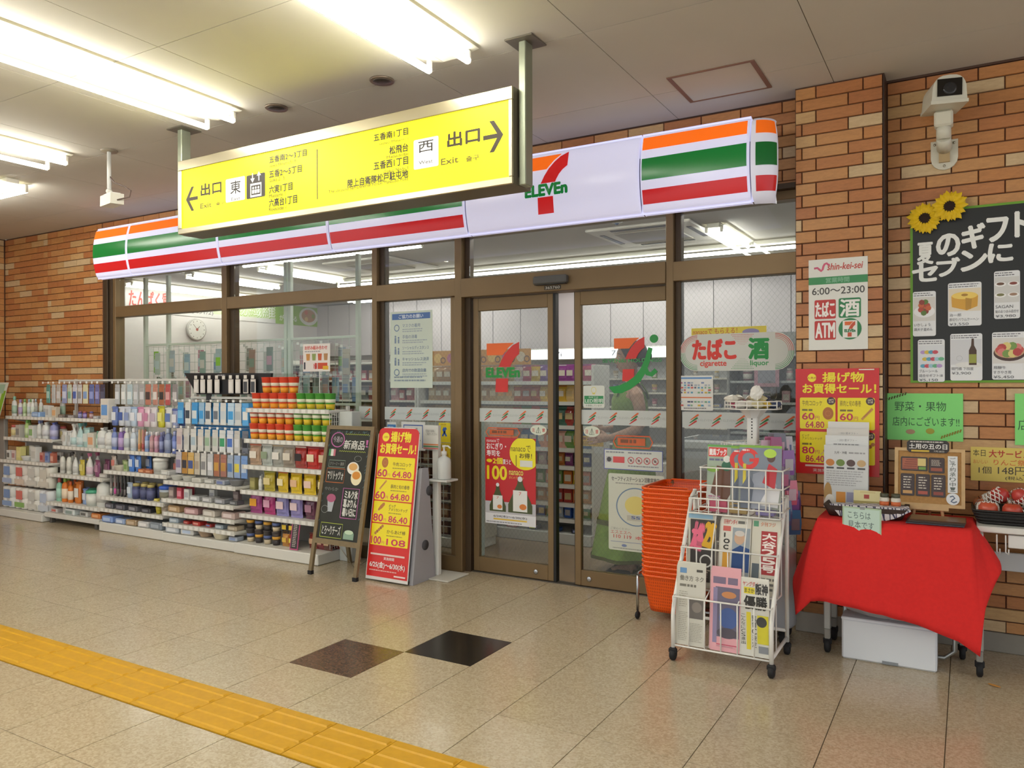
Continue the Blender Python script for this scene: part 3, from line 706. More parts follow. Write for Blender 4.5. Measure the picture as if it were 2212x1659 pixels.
# rounded end cap
mb = MB(); nz, ns = 14, 10; vs = []
zs = zlist(FZ0, FZ1, nz)
def capx(s, z):
    q = (z-ZM)/HH; return -1.006+(.100+.028*(1-abs(q)**2.5))*math.sin(min(s, .8)/.8*PI/2)-.13*max(0, s-.8)/.2
def tz(s, z): return ZM+(z-ZM)*(1-.05*s*s-.30*max(0, s-.8)/.2)
def capy(s, z): return bow(z)+.012+.085*(1-math.cos(min(s, .8)/.8*PI/2))+.22*max(0, s-.8)/.2
for i in range(ns+1):
    s = i/ns
    for z in zs: vs.append((capx(s, z), capy(s, z), tz(s, z)))
fs = [(i*(nz+1)+j, (i+1)*(nz+1)+j, (i+1)*(nz+1)+j+1, i*(nz+1)+j+1) for i in range(ns) for j in range(nz)]
fs += [tuple(i*(nz+1) for i in reversed(range(ns+1))), tuple(i*(nz+1)+nz for i in range(ns+1))]
mb.add(vs, fs, 0, True); cap = mb.build('end_cap', mat('#cfcfdc', .25, emit=.33), fas)
for a, b, cl in ((.061, .224, '#ee6a18'), (.333, .60, '#0f5a26'), (.714, .886, '#b31a1e')):
    za, zb = FZ1-b*2*HH, FZ1-a*2*HH; z2 = zlist(za, zb, 6); ss = zlist(.10, .68, 8); mb = MB()
    vs = [(capx(s, z)+.0015, capy(s, z)-.0012, tz(s, z)) for s in ss for z in z2]
    mb.add(vs, [(i*7+j, (i+1)*7+j, (i+1)*7+j+1, i*7+j+1) for i in range(8) for j in range(6)], 0, True); mb.build('stripe', mat(cl, .25, emit=.36), cap)
MB().box(-6.99, -1.01, 4.45, 4.636, FZ0+.09, FZ1-.09).build('mounting_frame', mat('#77736e', .6), fas)
# the seven mark
OR_ = [(0,.985),(0,.745),(.50,.745),(.575,.81),(.67,.89),(.81,.965),(.83,.985)]
RU_ = [(1,1),(.81,.94),(.68,.86),(.55,.75),(.45,.63),(.39,.535),(.365,.505),(.725,.505),(.745,.545),(.81,.63),(.89,.70),(1,.76)]
RL_ = [(.29,.275),(.27,0),(.655,0),(.665,.275)]
def seven(p, u0, v0, u1, v1, co='#ee6a18', cr='#b91c1f', cg='#0c6f30', hole='#dcdcf0', eleven=True):
    M_ = lambda q: [(u0+(u1-u0)*a, v0+(v1-v0)*b) for a, b in q]
    p.poly(M_(OR_), co)
    # the curved stroke as quads so that it stays clean
    for i in range(5):
        a, b = RU_[1+i], RU_[2+i]; c, d = RU_[-1-i] if i < 5 else RU_[7], RU_[-2-i] if i < 4 else RU_[7]
        p.poly(M_([a, b, d, c]), cr)
    p.poly(M_([RU_[0], RU_[1], RU_[-1]]), cr)
    p.poly(M_(RL_), cr)
    if eleven:
        s = 'ELEVEn'; p.text(s, u0-.01*(u1-u0), v0+(v1-v0)*.305, u0+(u1-u0)*1.0, v0+(v1-v0)*.485, cg, .085)
pos = [at(1137, 466, 4.245), at(1225, 325, 4.245)]
fr = Frame((pos[0].x, 4.24, pos[0].z)); p = Print(fr, .22, emit=.5, bow=lambda q: Vector((q.x, bow(q.z)-.0015-(4.24-q.y), q.z)))
# subdivided by rows of quads already; wide bar cut in slices so that it follows the bow
seven(p, .0, .0, pos[1].x-pos[0].x, pos[1].z-pos[0].z); p.done(logo_panel, 'emblem', 'lettering')
MB().box(-7.0, -.84, 4.60, 4.645, 2.47, 2.50).build('trim_3', BRONZE_D)['kind'] = 'structure'
# door sensor and number
t = thing('door_sensor', 'grey automatic door sensor box on the header', 'sensor', (-2.42, 4.64, 2.03))
MB().bbox(-2.535, -2.285, 4.595, 4.645, 2.03, 2.085, .008).build('housing', mat('#55544f', .45), t); MB().box(-2.525, -2.295, 4.602, 4.64, 2.026, 2.032).build('lens_strip', BLACK, t)
fr = Frame((-2.47, 4.6435, 1.995)); t2 = sheet('number_plate', 'tiny dark plate with the number 365760 under the sensor', 'plate', fr, .125, .028, '#3d3426', .001)
p = Print(fr); p.text('365760', .008, .005, .117, .023, '#d8d4c8'); p.done(t2)
# ================================================================ notices and posters
def rectfr(x0, z0, y): return Frame((x0, y, z0))
# ---- white station notice on the pillar
fr = rectfr(-.749, 1.541, 4.482); W_, H_ = .295, .491
t = sheet('opening_hours_sign', 'white opening hours sign with red and green symbols on the pillar', 'sign', fr, W_, H_, '#e3e4de', .003)
p = Print(fr)
p.rect(0, .355, W_, .395, '#3f8f5a'); p.text('営業時間', .088, .362, .205, .389, '#7fb592', .03)
p.line([(.028,.444),(.045,.446),(.056,.436),(.064,.428),(.072,.436),(.076,.452),(.082,.464),(.092,.468),(.10,.460),(.108,.458)], .011, '#d0607f')
p.text('shin-kei-sei', .098, .430, .270, .466, '#c4483f', .02, slant=.15)
p.text('6:00～23:00', .018, .300, .280, .337, '#4a4a48', .015)
for (u, v, c, s) in ((.030, .168, '#c03d3a', 'たばこ'), (.030, .055, '#c03d3a', 'ATM')):
    p.rect(u, v, u+.108, v+.103, c, r=.008); p.text(s, u+.006, v+.012, u+.102, v+.091, '#f0eeea', .03)
p.rect(.152, .170, .262, .275, '#2f8050', r=.010); p.text('酒', .160, .178, .254, .267, '#f0eeea', .03)
p.disc(.208, .110, .057, '#2f8050', n=32); p.rect(.172, .063, .244, .155, '#eceae4', r=.006)
seven(p, .182, .068, .234, .150, '#dd6a35', '#c8553a', '#2f7a4c'); p.done(t)
# ---- red sale poster on the pillar and the matching floor sign
def sale_head(p, u0, v0, u1, v1):
    w_ = u1-u0; h_ = v1-v0
    p.disc(u0+w_*.15, v0+h_*.73, h_*.19, '#f3e22a'); p.text('人気の', u0+w_*.085, v0+h_*.68, u0+w_*.215, v0+h_*.78, '#b8322a', .02)
    p.text('揚げ物', u0+w_*.30, v0+h_*.54, u0+w_*.86, v0+h_*.97, '#f3e22a', .035); p.text('お買得セール！', u0+w_*.02, v0+h_*.03, u0+w_*1.02, v0+h_*.46, '#f3e22a', .035)
FOOD = [('牛肉コロッケ', '60', '64.80'), ('豚肉と旬の春巻', '60', '64.80'), ('ビッグ\nアメリカンドッグ', '80', '86.40'), ('からあげ棒', '100', '108')]
def food_pic(p, k, u, v, s):
    if k == 0: p.disc(u, v, s*.8, '#b06a2c', rv=s); p.ring(u, v, s*.35, s*.45, '#c27a38', 16)
    elif k == 1: q = [(-.9,-.75),(-.65,-1.0),(.9,.7),(.65,1.0)]; p.poly([(u+a*s, v+b*s) for a, b in q], '#c98f48'); p.line([(u-.5*s, v-.5*s), (u+.5*s, v+.55*s)], s*.1, '#a86f34')
    elif k == 2: p.line([(u-1.1*s, v-1.1*s), (u-.6*s, v-.6*s)], s*.14, '#d8b070'); p.poly([(u+a*s, v+b*s) for a, b in ((-.75,-.5),(-.5,-.75),(.3,-.2),(.9,.45),(.85,.9),(.4,.85),(-.2,.3))], '#b87434')
    else:
        p.line([(u-1.1*s, v-1.0*s), (u+1.1*s, v+1.0*s)], s*.1, '#d8b070')
        for i in range(5): p.disc(u+(-.8+.4*i)*s, v+(-.72+.36*i)*s, s*.3, ('#b87a3c', '#a5672e')[i % 2], n=10)
fr = rectfr(-.818, .868, 4.481); W_, H_ = .418, .572
t = sheet('sale_poster', 'red and yellow fried food sale poster on the pillar', 'poster', fr, W_, H_, '#cf2424', .001, .25)
p = Print(fr, .25); sale_head(p, .03, .435, .395, .555)
for k in range(4):
    u = .022+.193*(k % 2); v = .245-.185*(k//2)
    p.rect(u, v, u+.182, v+.170, '#f0df1f', r=.008)
    nm, a, b = FOOD[k]; p.text(nm, u+.012, v+.125, u+.115, v+.155, '#5a3a20'); p.disc(u+.160, v+.152, .021, '#4a3236'); p.text('28円\nお得', u+.147, v+.141, u+.173, v+.163, '#f0e9c8')
    p.text(a, u+.012, v+.050, u+.075, v+.086, '#c32f52', .03); p.text('円', u+.080, v+.050, u+.100, v+.070, '#c32f52'); p.text(b, u+.030, v+.006, u+.125, v+.040, '#c32f52', .02)
    p.fake(u+.012, v+.092, u+.08, v+.112, '#7a6a30', 1, seed=k); food_pic(p, k, u+.145, v+.085, .034)
p.rect(.05, .04, .37, .050, '#e8c8c0'); p.text('実施期間', .09, .012, .18, .030, '#e9c9c4'); p.rect(.32, .562, .395, .568, '#e8dcd0'); p.done(t)
# ---- black gift board on the wall
fr = rectfr(-.262, 1.362, 4.622); W_, H_ = 1.05, .905
t = sheet('gift_board', 'black wall board with green border, white hand lettering and food cards', 'board', fr, W_, H_, '#6aa12a', .012)
p = Print(fr, .4); p.poly([(.012,.012),(W_-.012,.012),(W_-.012,H_-.012),(.012,H_-.012)], '#1a1d1c')
p.text('夏', .035, .625, .105, .735, '#eef0ec', .035); p.text('の', .125, .660, .225, .770, '#eef0ec', .05); p.text('ギ', .24, .690, .335, .810, '#eef0ec', .05); p.text('フ', .35, .715, .435, .830, '#eef0ec', .05); p.text('ト', .47, .73, .53, .85, '#eef0ec', .05)
for s, a, b, c, d in (('セ', .012, .535, .125, .625), ('ブ', .125, .555, .225, .645), ('ン', .235, .575, .345, .675), ('に', .355, .61, .455, .70)): p.text(s, a, b, c, d, '#eef0ec', .055)
p.done(t)
def card(u0, v0, u1, v1, k, label, tx):
    f2 = Frame(fr.at(u0, v0, .0045)); w2, h2 = u1-u0, v1-v0
    c = sheet('food_card', label, 'card', f2, w2, h2, '#e9ebec', .0015, .3, 'food cards on the black board', rad=.010)
    q = Print(f2, .3); q.fake(.004, h2-.026, w2-.006, h2-.004, '#6a6a70', 2, .4, k)
    q.rect(.003, h2*.34, w2-.003, h2-.030, ('#d9d6d0', '#e4d8c0', '#d3d3d0', '#dfe2e6', '#d4d6da', '#dcd9d4', '#ddd8c8')[k % 7]); um, vm = w2/2, h2*.60
    if k == 0:
        q.disc(um, vm-.012, w2*.46, '#eeeeee', rv=h2*.13)
        for i in range(16): a = i*2.4; q.disc(um+w2*.025*i**.5*2*math.cos(a), vm+.012+h2*.022*i**.5*1.6*math.sin(a), .014, ('#b5452a', '#c9602f', '#8f3420', '#5a7a2c')[i % 4], n=8)
    elif k == 1:
        q.disc(um, vm+.018, w2*.40, '#e3b640', rv=h2*.10); q.poly([(um-w2*.40, vm+.018), (um-w2*.38, vm-.035), (um+.01, vm-.055), (um+w2*.38, vm-.035), (um+w2*.40, vm+.018)], '#d8a230'); q.disc(um, vm+.022, w2*.38, '#efcf62', rv=h2*.085); q.disc(um, vm+.025, w2*.10, '#a87a20', rv=h2*.03); q.poly([(um+.004, vm+.01), (um+.004, vm-.052), (um+.028, vm-.048), (um+.032, vm+.004)], '#b88a26')
    elif k == 2:
        for i in range(4): q.disc(w2*(.25+.5*(i % 2)), vm+.03-.055*(i//2), w2*.22, '#f2f2f0', rv=h2*.05); q.disc(w2*(.25+.5*(i % 2)), vm+.032-.055*(i//2), w2*.15, ('#6b4a35', '#8a4436', '#7c7a4a', '#a5836a')[i], rv=h2*.03)
    elif k == 3:
        for i in range(14): q.disc(w2*(.2+.15*(i % 5)+.07*(i//5 % 2)), vm-.05+.036*(i//5), .014, ('#5aa4c0', '#c94f5c', '#9fcad8', '#6ab58a', '#b99ad0', '#d9c04a')[i % 6], rv=.010, n=10)
    elif k == 4:
        q.disc(um+.01, vm-.065, w2*.42, '#e6e6e2', rv=.016); q.poly([(um+.012, vm-.065), (um+.046, vm-.065), (um+.046, vm+.01), (um+.035, vm+.035), (um+.034, vm+.07), (um+.024, vm+.07), (um+.022, vm+.035), (um+.012, vm+.01)], '#4a3018'); q.rect(um+.013, vm-.055, um+.045, vm-.01, '#9aa040'); q.ring(um-.03, vm-.03, .012, .014, '#b9bcc0')
    elif k == 5:
        q.disc(um, vm-.01, w2*.46, '#4a2f26', rv=h2*.17); q.disc(um, vm, w2*.43, '#c9a07a', rv=h2*.15)
        for i in range(10): a = i*.63; q.disc(um+w2*.27*math.cos(a), vm+.006+h2*.085*math.sin(a), .020, ('#c9504a', '#d98078', '#7a9a4a', '#e0d080', '#b8433e')[i % 5], n=9)
    else:
        for i in range(9): q.disc(w2*(.2+.3*(i % 3)), vm-.04+.04*(i//3), .017, ('#a5502c', '#d8b048', '#7d8a3c')[i % 3], n=9)
    for i, s in enumerate(tx): q.text(s, .006, h2*.22-.024*i, .006+min(w2-.012, .011*len(s)+.02), h2*.22-.024*i+.016, '#55555a')
    q.done(c)
X = lambda a: a+.262
for i, (x0, z0, x1, z1, k, lb, tx) in enumerate(((-.25, 1.607, -.143, 1.842, 0, 'food card with chilli prawns, left of the cake card', ('いかしょう', '鶏天子釜めん')), (-.088, 1.654, .061, 1.877, 1, 'food card showing a yellow ring cake', ('治一郎', '厚切りバウムクーヘン', '¥3,550')),
    (.115, 1.683, .225, 1.923, 2, 'food card with four small dishes, right of the cake card', ('SAGAN', '鮎のおつまみ詰合せ', '¥3,980')), (-.227, 1.367, -.103, 1.589, 3, 'food card with colourful ice cream cups', ('ブルーシール', '詰合せギフト18', '¥5,150')),
    (-.078, 1.373, .064, 1.614, 4, 'food card showing a brown bottle on a plate', ('関門橋 下田屋', '¥3,900')), (.106, 1.377, .255, 1.616, 5, 'food card showing a beef hot pot in a black pan', ('飛騨牛', 'すきやき用', '¥5,450')))):
    card(X(x0), z0-1.362, X(x1), z1-1.362, k, lb, tx)
# sunflowers
def flower(x, z, r, label, y=4.600, seed=1):
    t = thing('sunflower', label, 'flower', (x, y, z), 'paper sunflowers on the black board'); rg = random.Random(seed)
    for ring in range(2):
        n = 15
        for k in range(n):
            a = 2*PI*(k+.5*ring)/n+rg.uniform(-.06, .06); R = r*(1-.12*ring)*rg.uniform(.92, 1.05); wv = r*.17; c, s = math.cos(a), math.sin(a)
            mb = MB(); pr = [(.30, 0, .0), (.62, .8, -.012), (.80, .6, -.010), (1.0, 0, .004)]; L = []; yy = y-.004*(1-ring)
            pts = [(.28, 0)]+[(.60, wv/r), (.80, wv/r*.75)]+[(1.0, 0)]+[(.80, -wv/r*.75), (.60, -wv/r)]
            vs = [(x+(u*c-v*s)*R, yy-.012*math.sin(u*PI)*(1-abs(v)*3), z+(u*s+v*c)*R) for u, v in pts]+[(x+(.62*c)*R, yy-.014, z+(.62*s)*R)]
            mb.add(vs, [(i, (i+1) % 6, 6) for i in range(6)]); mb.build('petal', mat('#e3bd12', .6), t)
    mb = MB(); mb.lathe([(r*.36, -.004), (r*.38, .004), (r*.30, .012), (r*.05, .015)], (x, y, z), 18, M=Matrix.Rotation(PI/2, 3, 'X')); mb.build('seed_head', mat('#2a1a10', .9, noise=.4, nscale=200), t)
flower(-.193, 2.222, .085, 'left paper sunflower at the corner of the black board', seed=2); flower(-.080, 2.268, .085, 'right paper sunflower at the corner of the black board', y=4.585, seed=5)
# ---- green and yellow hand written notes
fr = rectfr(-.383, 1.058, 4.624); t = sheet('green_notice', 'light green handwritten notice under the black board', 'notice', fr, .362, .248, '#86e07c', .001)
p = Print(fr); p.text('野菜・果物', .045, .155, .285, .205, '#2f5a38'); p.text('店内にございます!!', .035, .075, .345, .125, '#2f5a38')
for k in range(8): p.poly([(.0+.013*k, .207+.0045*k), (.007+.013*k, .207+.0045*k), (.012+.013*k, .222+.0045*k), (.005+.013*k, .222+.0045*k)], '#4a4a18')
for k in range(8): p.poly([(.26+.012*k, .012+.005*k), (.267+.012*k, .012+.005*k), (.272+.012*k, .028+.005*k), (.265+.012*k, .028+.005*k)], '#8a7a18')
p.disc(.12, .045, .022, '#a98a6a', rv=.013); p.disc(.212, .05, .020, '#a9a23a', rv=.015); p.done(t)
fr = rectfr(.203, 1.050, 4.624); t = sheet('green_notice', 'second light green notice, cut by the right edge of the photo', 'notice', fr, .362, .257, '#86e07c', .001)
p = Print(fr); p.text('店', .012, .075, .062, .128, '#2f5a38'); p.done(t)
fr = Frame((.012, 4.624, .862)); t = sheet('price_note', 'yellow handwritten apple price note behind the fruit', 'notice', fr, .36, .172, '#dcc765', .001)
p = Print(fr); p.text('本日', .010, .125, .065, .160, '#3c3424'); p.text('大サービス！', .080, .122, .270, .160, '#b8322e', .02); p.text('おいしい', .012, .088, .075, .108, '#d8703a'); p.text('りんご祭', .10, .083, .235, .112, '#d8703a', .01)
p.text('1個', .035, .038, .090, .074, '#4a4034'); p.text('148円', .118, .036, .235, .078, '#4a4034'); p.text('(税込)', .15, .008, .235, .030, '#4a4034'); p.done(t)
# ---- dome style bullet camera on the right wall
t = thing('security_camera', 'white hooded security camera bracketed to the brick wall', 'camera', (-.12, 4.62, 2.54))
CW = mat('#d2cfbe', .4)
cx, cy, cz = -.098, 4.43, 2.800; Rz = Matrix.Rotation(math.radians(14), 3, 'Z') @ Matrix.Rotation(math.radians(4), 3, 'X')
mb = MB(); prof = []
for k in range(13):
    a = PI*k/12; prof.append((.075*math.copysign(abs(math.cos(a))**.7, math.cos(a)), .085*math.sin(a)**.8-.02))
prof = [(.078, -.055)]+prof+[(-.078, -.055)]; n = len(prof)
vs = [Vector((cx,cy,cz))+Rz @ Vector((u, yy, v)) for yy in (-.10, .12) for u, v in prof]
mb.add(vs, [tuple(range(n)), tuple(reversed(range(n, 2*n)))]+[(i, n+i, n+(i+1) % n, (i+1) % n) for i in range(n)], 0, False); hd = mb.build('hood', CW, t)
mb = MB(); mb.cbox(Vector((cx,cy,cz))+Rz @ Vector((0,-.102,.005)), (.108,.006,.082), Rz); mb.build('window', mat('#15120f', .08), hd)
mb = MB(); mb.lathe([(.030, 0), (.030, .004), (.022, .005)], Vector((cx,cy,cz))+Rz @ Vector((0,-.105,-.002)), 16, M=Rz @ Matrix.Rotation(PI/2, 3, 'X')); mb.build('lens', mat('#2a2a2c', .1), hd)
MB().cbox(Vector((cx,cy,cz))+Rz @ Vector((0,.01,-.064)), (.164,.235,.016), Rz).build('base_plate', CW, t)
kn = Vector((cx-.005, cy+.06, cz-.13)); MB().bbox(kn.x-.042, kn.x+.042, kn.y-.04, kn.y+.04, kn.z-.02, kn.z+.06, .01).build('swivel_bracket', CW, t)
MB().tube([kn+Vector((0,0,-.0)), kn+Vector((0,.01,-.075))], .034, 14).build('ball_joint', CW, t)
MB().tube([kn+Vector((0,.01,-.065)), kn+Vector((0,.04,-.085)), (cx-.005, 4.61, kn.z-.09)], [.034, .034, .036], 14).build('arm', CW, t)
fr = Frame((cx-.067, 4.6305, kn.z-.20)); pts = [(.124, .06), (.124, .15), (0, .15), (0, .06)]+[(.062-.062*math.cos(a*PI/8), .06-.062*math.sin(a*PI/8)) for a in range(1, 8)]
mb = MB(); mb.prism(pts, fr, .014, 0, 0); wp2 = mb.build('wall_plate', CW, t)
for u, v in ((.018, .132), (.106, .132), (.062, .018)): mb = MB(); mb.lathe([(.007, 0), (.005, .004)], fr.at(u, v, .014), 8, M=Matrix.Rotation(PI/2, 3, 'X')); mb.build('screw', STEEL, wp2)
MB().cbox((cx-.005, 4.61, kn.z-.13), (.05, .02, .07)).build('cable_cover', mat('#b59c72', .5), wp2)

# ---- notices on the glass
GY = 4.692
def gsheet(name, label, cat, x0, z0, x1, z1, col, y=GY, **k):
    f_ = Frame((x0, y, z0)); return f_, sheet(name, label, cat, f_, x1-x0, z1-z0, col, .0015, **k), x1-x0, z1-z0
f_, t, w_, h_ = gsheet('courtesy_notice', 'pale notice with blue heading listing five requests on the glass', 'notice', -3.842, 1.332, -3.44, 1.915, '#cdd9cc')
p = Print(f_); p.rect(.02, h_-.062, w_-.02, h_-.016, '#4f73ad'); p.text('ご協力のお願い', .085, h_-.054, w_-.085, h_-.024, '#dfe8ee', .02)
for i, s in enumerate(('マスクの着用', '手指の消毒', 'ソーシャルディスタンス', 'キャッシュレス決済', '店内での飲酒自粛')):
    v = h_-.135-.085*i; p.text(s, .12, v+.012, .12+min(.25, .028*len(s)), v+.040, '#7c8fa8', .01); p.fake(.12, v-.026, .36, v+.006, '#a2b0b8', 2, .45, i); 
    if i in (0, 4): p.ring(.065, v+.010, .020, .026, '#5f7aa0')
    else: p.disc(.052, v+.030, .008, '#7c8fa8'); p.rect(.044, v-.022, .060, v+.020, '#7c8fa8'); p.disc(.083, v+.020, .008, '#7c8fa8'); p.rect(.076, v-.022, .090, v+.010, '#7c8fa8')
p.fake(.04, .045, w_-.06, .095, '#8b9aa6', 2, .45, 9); p.done(t)
f_, t, w_, h_ = gsheet('cigarette_liquor_sign', 'round-ended sticker reading cigarette and liquor on the right window', 'sticker', -1.545, 1.437, -.862, 1.662, '#cfd2cb', rad=.108)
p = Print(f_)
p.text('たばこ', .085, .072, .345, .190, '#d8382c', .055); p.text('cigarette', .130, .020, .290, .062, '#d8483c', .03); p.text('酒', .425, .070, .535, .190, '#179040', .055); p.text('liquor', .432, .022, .538, .060, '#3f9a58', .03)
for side in (0, 1):
    for r_ in range(7):
        for k in range(16-2*r_):
            for (cu, cv, dv, c) in ((.385, .215, -1, '#d04a40'), (.385, .012, 1, '#3f9a58')):
                u = cu+(k-(15-2*r_)/2)*.0085; v = cv+dv*r_*.010; s = .0030-.0002*r_
                if side == 0: p.poly([(u-s, v), (u, v-s), (u+s, v), (u, v+s)], c, l=2)
    for k in range(40):
        a = PI*.5+(PI*.5)*(k/40) if side == 0 else PI*.5*(k/40)
        for j in range(4):
            rr = .104-.009*j; cu = .110 if side == 0 else w_-.110; s = .0028-.0004*j
            for sg, c in ((1, '#d04a40'), (-1, '#3f9a58')): u = cu+rr*math.cos(a)*(1 if True else 1); v = .1125+sg*rr*math.sin(a); p.poly([(u-s, v), (u, v-s), (u+s, v), (u, v+s)], c, l=2)
p.done(t)
f_, t, w_, h_ = gsheet('card_strip', 'yellow strip notice peeking out above the cigarette sticker', 'notice', -1.47, 1.655, -1.02, 1.70, '#d9c94e', y=GY+.001)
p = Print(f_); p.text('nanacoで もらえる！', .01, .006, .28, .040, '#b8423a'); p.disc(.36, .012, .05, '#8a86b0', rv=.02); p.done(t)
f_, t, w_, h_ = gsheet('payment_notice', 'white payment methods notice with small logos at the right window', 'notice', -1.548, 1.195, -1.336, 1.409, '#e2e3de', rad=.008)
p = Print(f_); p.rect(.008, h_-.020, w_-.008, h_-.010, '#5f90c8'); p.rect(.008, .076, w_-.008, .083, '#df7a48'); rg = random.Random(4)
for r_ in range(7):
    for k in range(9):
        if rg.random() < .72:
            u = .010+.0215*k; v = .165-.015*r_ if r_ < 5 else .048-.022*(r_-5); p.rect(u, v, u+rg.uniform(.010,.018), v+.010, rg.choice(['#7f8fb8','#c9605a','#d8b848','#7fae8c','#a9b4c0','#58a0c0','#b06a8a','#5a5f78']))
p.fake(.03, .008, w_-.03, .018, '#8a8a90', 1, .6, 3); p.done(t)
# marks printed straight on the door glass
def seven_i(p, u0, v0, u1, v1):
    w_, h_ = u1-u0, v1-v0; seven(p, u0+w_*.12, v0+h_*.20, u0+w_*.74, v0+h_*1.0, '#ee6a18', '#d2281f', '#0c9030', eleven=False)
    p.text('SEVEN&i HOLDINGS', u0-w_*.12, v0+h_*.545, u0+w_*1.08, v0+h_*.61, '#3f9a58', .03)
    arc = [(.02,.09),(.12,.045),(.26,.055),(.42,.12),(.60,.24),(.72,.40),(.80,.58),(.86,.80)]; wd = [.02,.13,.15,.15,.15,.13,.11,.09]
    L, R = [], []
    for i, (a, b) in enumerate(arc):
        q0 = arc[max(i-1,0)]; q1 = arc[min(i+1,len(arc)-1)]; tx, ty = q1[0]-q0[0], q1[1]-q0[1]; l_ = math.hypot(tx, ty); nx, ny = -ty/l_*wd[i]/2, tx/l_*wd[i]/2
        L.append((u0+w_*(a+nx), v0+h_*(b+ny))); R.append((u0+w_*(a-nx), v0+h_*(b-ny)))
    for i in range(len(arc)-1): p.poly([R[i], R[i+1], L[i+1], L[i]], '#129438')
    p.line([(u0+w_*.76, v0+h_*.42), (u0+w_*.80, v0+h_*.34), (u0+w_*.88, v0+h_*.32), (u0+w_*.97, v0+h_*.40)], w_*.09, '#129438'); p.disc(u0+w_*.93, v0+h_*.96, w_*.085, '#129438', rv=h_*.075)
def sticker_on(parent, x0, z0, x1, z1, fn, pn='sticker'):
    f_ = Frame((x0, 4.7405, z0)); p = Print(f_, .35); fn(p, x1-x0, z1-z0); o = p.done(parent, pn, 'lettering')
    for q in o[1:]: q.parent = o[0]
sticker_on(d1, -2.993, 1.302, -2.722, 1.657, lambda p, w_, h_: seven(p, 0, 0, w_, h_, '#ee6a18', '#d2281f', '#0c9030'))
sticker_on(d2, -2.045, 1.305, -1.705, 1.662, lambda p, w_, h_: seven_i(p, 0, 0, w_, h_))
def caution(p, w_, h_):
    p.disc(w_/2, h_/2, w_/2, '#d6ddcc', rv=h_/2); p.text('注', w_*.10, h_*.32, w_*.28, h_*.68, '#c8544a', .02); p.text('意', w_*.72, h_*.32, w_*.90, h_*.68, '#c8544a', .02); p.line([(w_*.36,h_*.22),(w_*.5,h_*.80),(w_*.64,h_*.22),(w_*.36,h_*.22)], .004, '#5f6a5c'); p.line([(w_*.5,h_*.75),(w_*.5,h_*.22)], .005, '#5f6a5c')
sticker_on(d1, -2.635, 1.005, -2.505, 1.075, caution); sticker_on(d2, -2.225, 1.005, -2.105, 1.078, caution)
def orange_sign(p, w_, h_):
    p.line([(.02,0),(w_-.02,0),(w_,h_/2),(w_-.02,h_),(.02,h_),(0,h_/2),(.02,0)], .008, '#d8602a'); p.rect(.03, h_*.18, w_-.05, h_*.82, '#c9602e'); p.fake(.05, h_*.28, w_-.07, h_*.72, '#7a4a2c', 1, .7, 2)
sticker_on(d1, -3.0, .985, -2.72, 1.045, orange_sign); sticker_on(d2, -2.01, .945, -1.74, 1.02, orange_sign)
f_, t, w_, h_ = gsheet('led_sticker', 'white rounded sticker with a green bar on the right door', 'sticker', -2.228, 1.2, -2.073, 1.348, '#d9ded6', y=4.741, rad=.012)
p = Print(f_); p.rect(.008, .028, w_-.008, .080, '#2f8f56'); p.text('LED照明', .014, .032, w_-.012, .060, '#d8e4da', .02); p.text('当店では', .04, .064, .11, .077, '#d8e4da'); p.text('を使用しています', .02, .008, w_-.02, .022, '#5a7a64'); p.ring(w_/2, .118, .016, .019, '#d9cf6a', asp=1.1); p.rect(w_/2-.010, .090, w_/2+.010, .100, '#d9cf6a'); p.done(t)
f_, t, w_, h_ = gsheet('deal_poster', 'red and yellow poster with bottles taped to the left door', 'poster', -3.008, .36, -2.593, .978, '#bf2028', y=4.7415, gloss=.3)
p = Print(f_, .3); p.rect(0, 0, w_, .075, '#e2e2e6'); p.rect(0, .075, w_, .16, '#bdbcc2')
p.poly([(min(w_-.001, w_-.085+.125*math.cos(2*PI*k/40)), min(h_-.001, h_-.105+.118*math.sin(2*PI*k/40))) for k in range(40)], '#f0e41f')
p.text('nanacoで', .012, h_-.035, .12, h_-.010, '#f2eeee'); p.text('おにぎり・', .012, h_-.085, .175, h_-.040, '#f4f0f0', .02); p.text('寿司を', .012, h_-.135, .125, h_-.092, '#f4f0f0', .02)
p.disc(.035, h_-.168, .024, '#f0dc20', rv=.013); p.text('2個', .065, h_-.190, .145, h_-.145, '#f0dc20', .03); p.text('買うと', .15, h_-.190, .215, h_-.155, '#f4f0f0', .02); p.text('100', .018, h_-.300, .180, h_-.205, '#f0dc20', .04, keep=False); p.text('nanaco', .2, h_-.262, .315, h_-.232, '#e8dc6a', .02); p.text('ポイントプレゼント', .2, h_-.29, .32, h_-.27, '#e8dc6a')
p.text('nanacoで', .215, h_-.095, .375, h_-.050, '#6a5a10'); p.text('お得！', .285, h_-.140, .385, h_-.105, '#4a3a10', .02); p.rect(.29, h_-.20, .39, h_-.155, '#dfe0d8'); p.rect(.255, h_-.2, .262, h_-.12, '#8a7a20')
for uc, s in ((.105, .8), (.29, 1.15)):
    q = [(-.022,.0),(.022,0),(.022,.0),(.08,-.17),(.08,-.23),(-.08,-.23),(-.08,-.17)]; v0 = .285 if s < 1 else .335
    p.poly([(uc-.085*s, .09), (uc+.085*s, .09), (uc+.085*s, .09+.05*s), (uc+.02*s, v0-.04), (uc+.015*s, v0), (uc-.015*s, v0), (uc-.02*s, v0-.04), (uc-.085*s, .09+.05*s)], '#46502a'); p.rect(uc-.05*s, .10, uc+.05*s, .10+.13*s, '#e9e9e6'); p.disc(uc+.02*s, .10+.03*s, .025*s, '#d8803a', rv=.018*s); p.text('7', uc-.01, .10+.10*s, uc+.01, .10+.12*s, '#c8403a'); p.disc(uc, v0-.005, .017*s, '#e4e4e6')
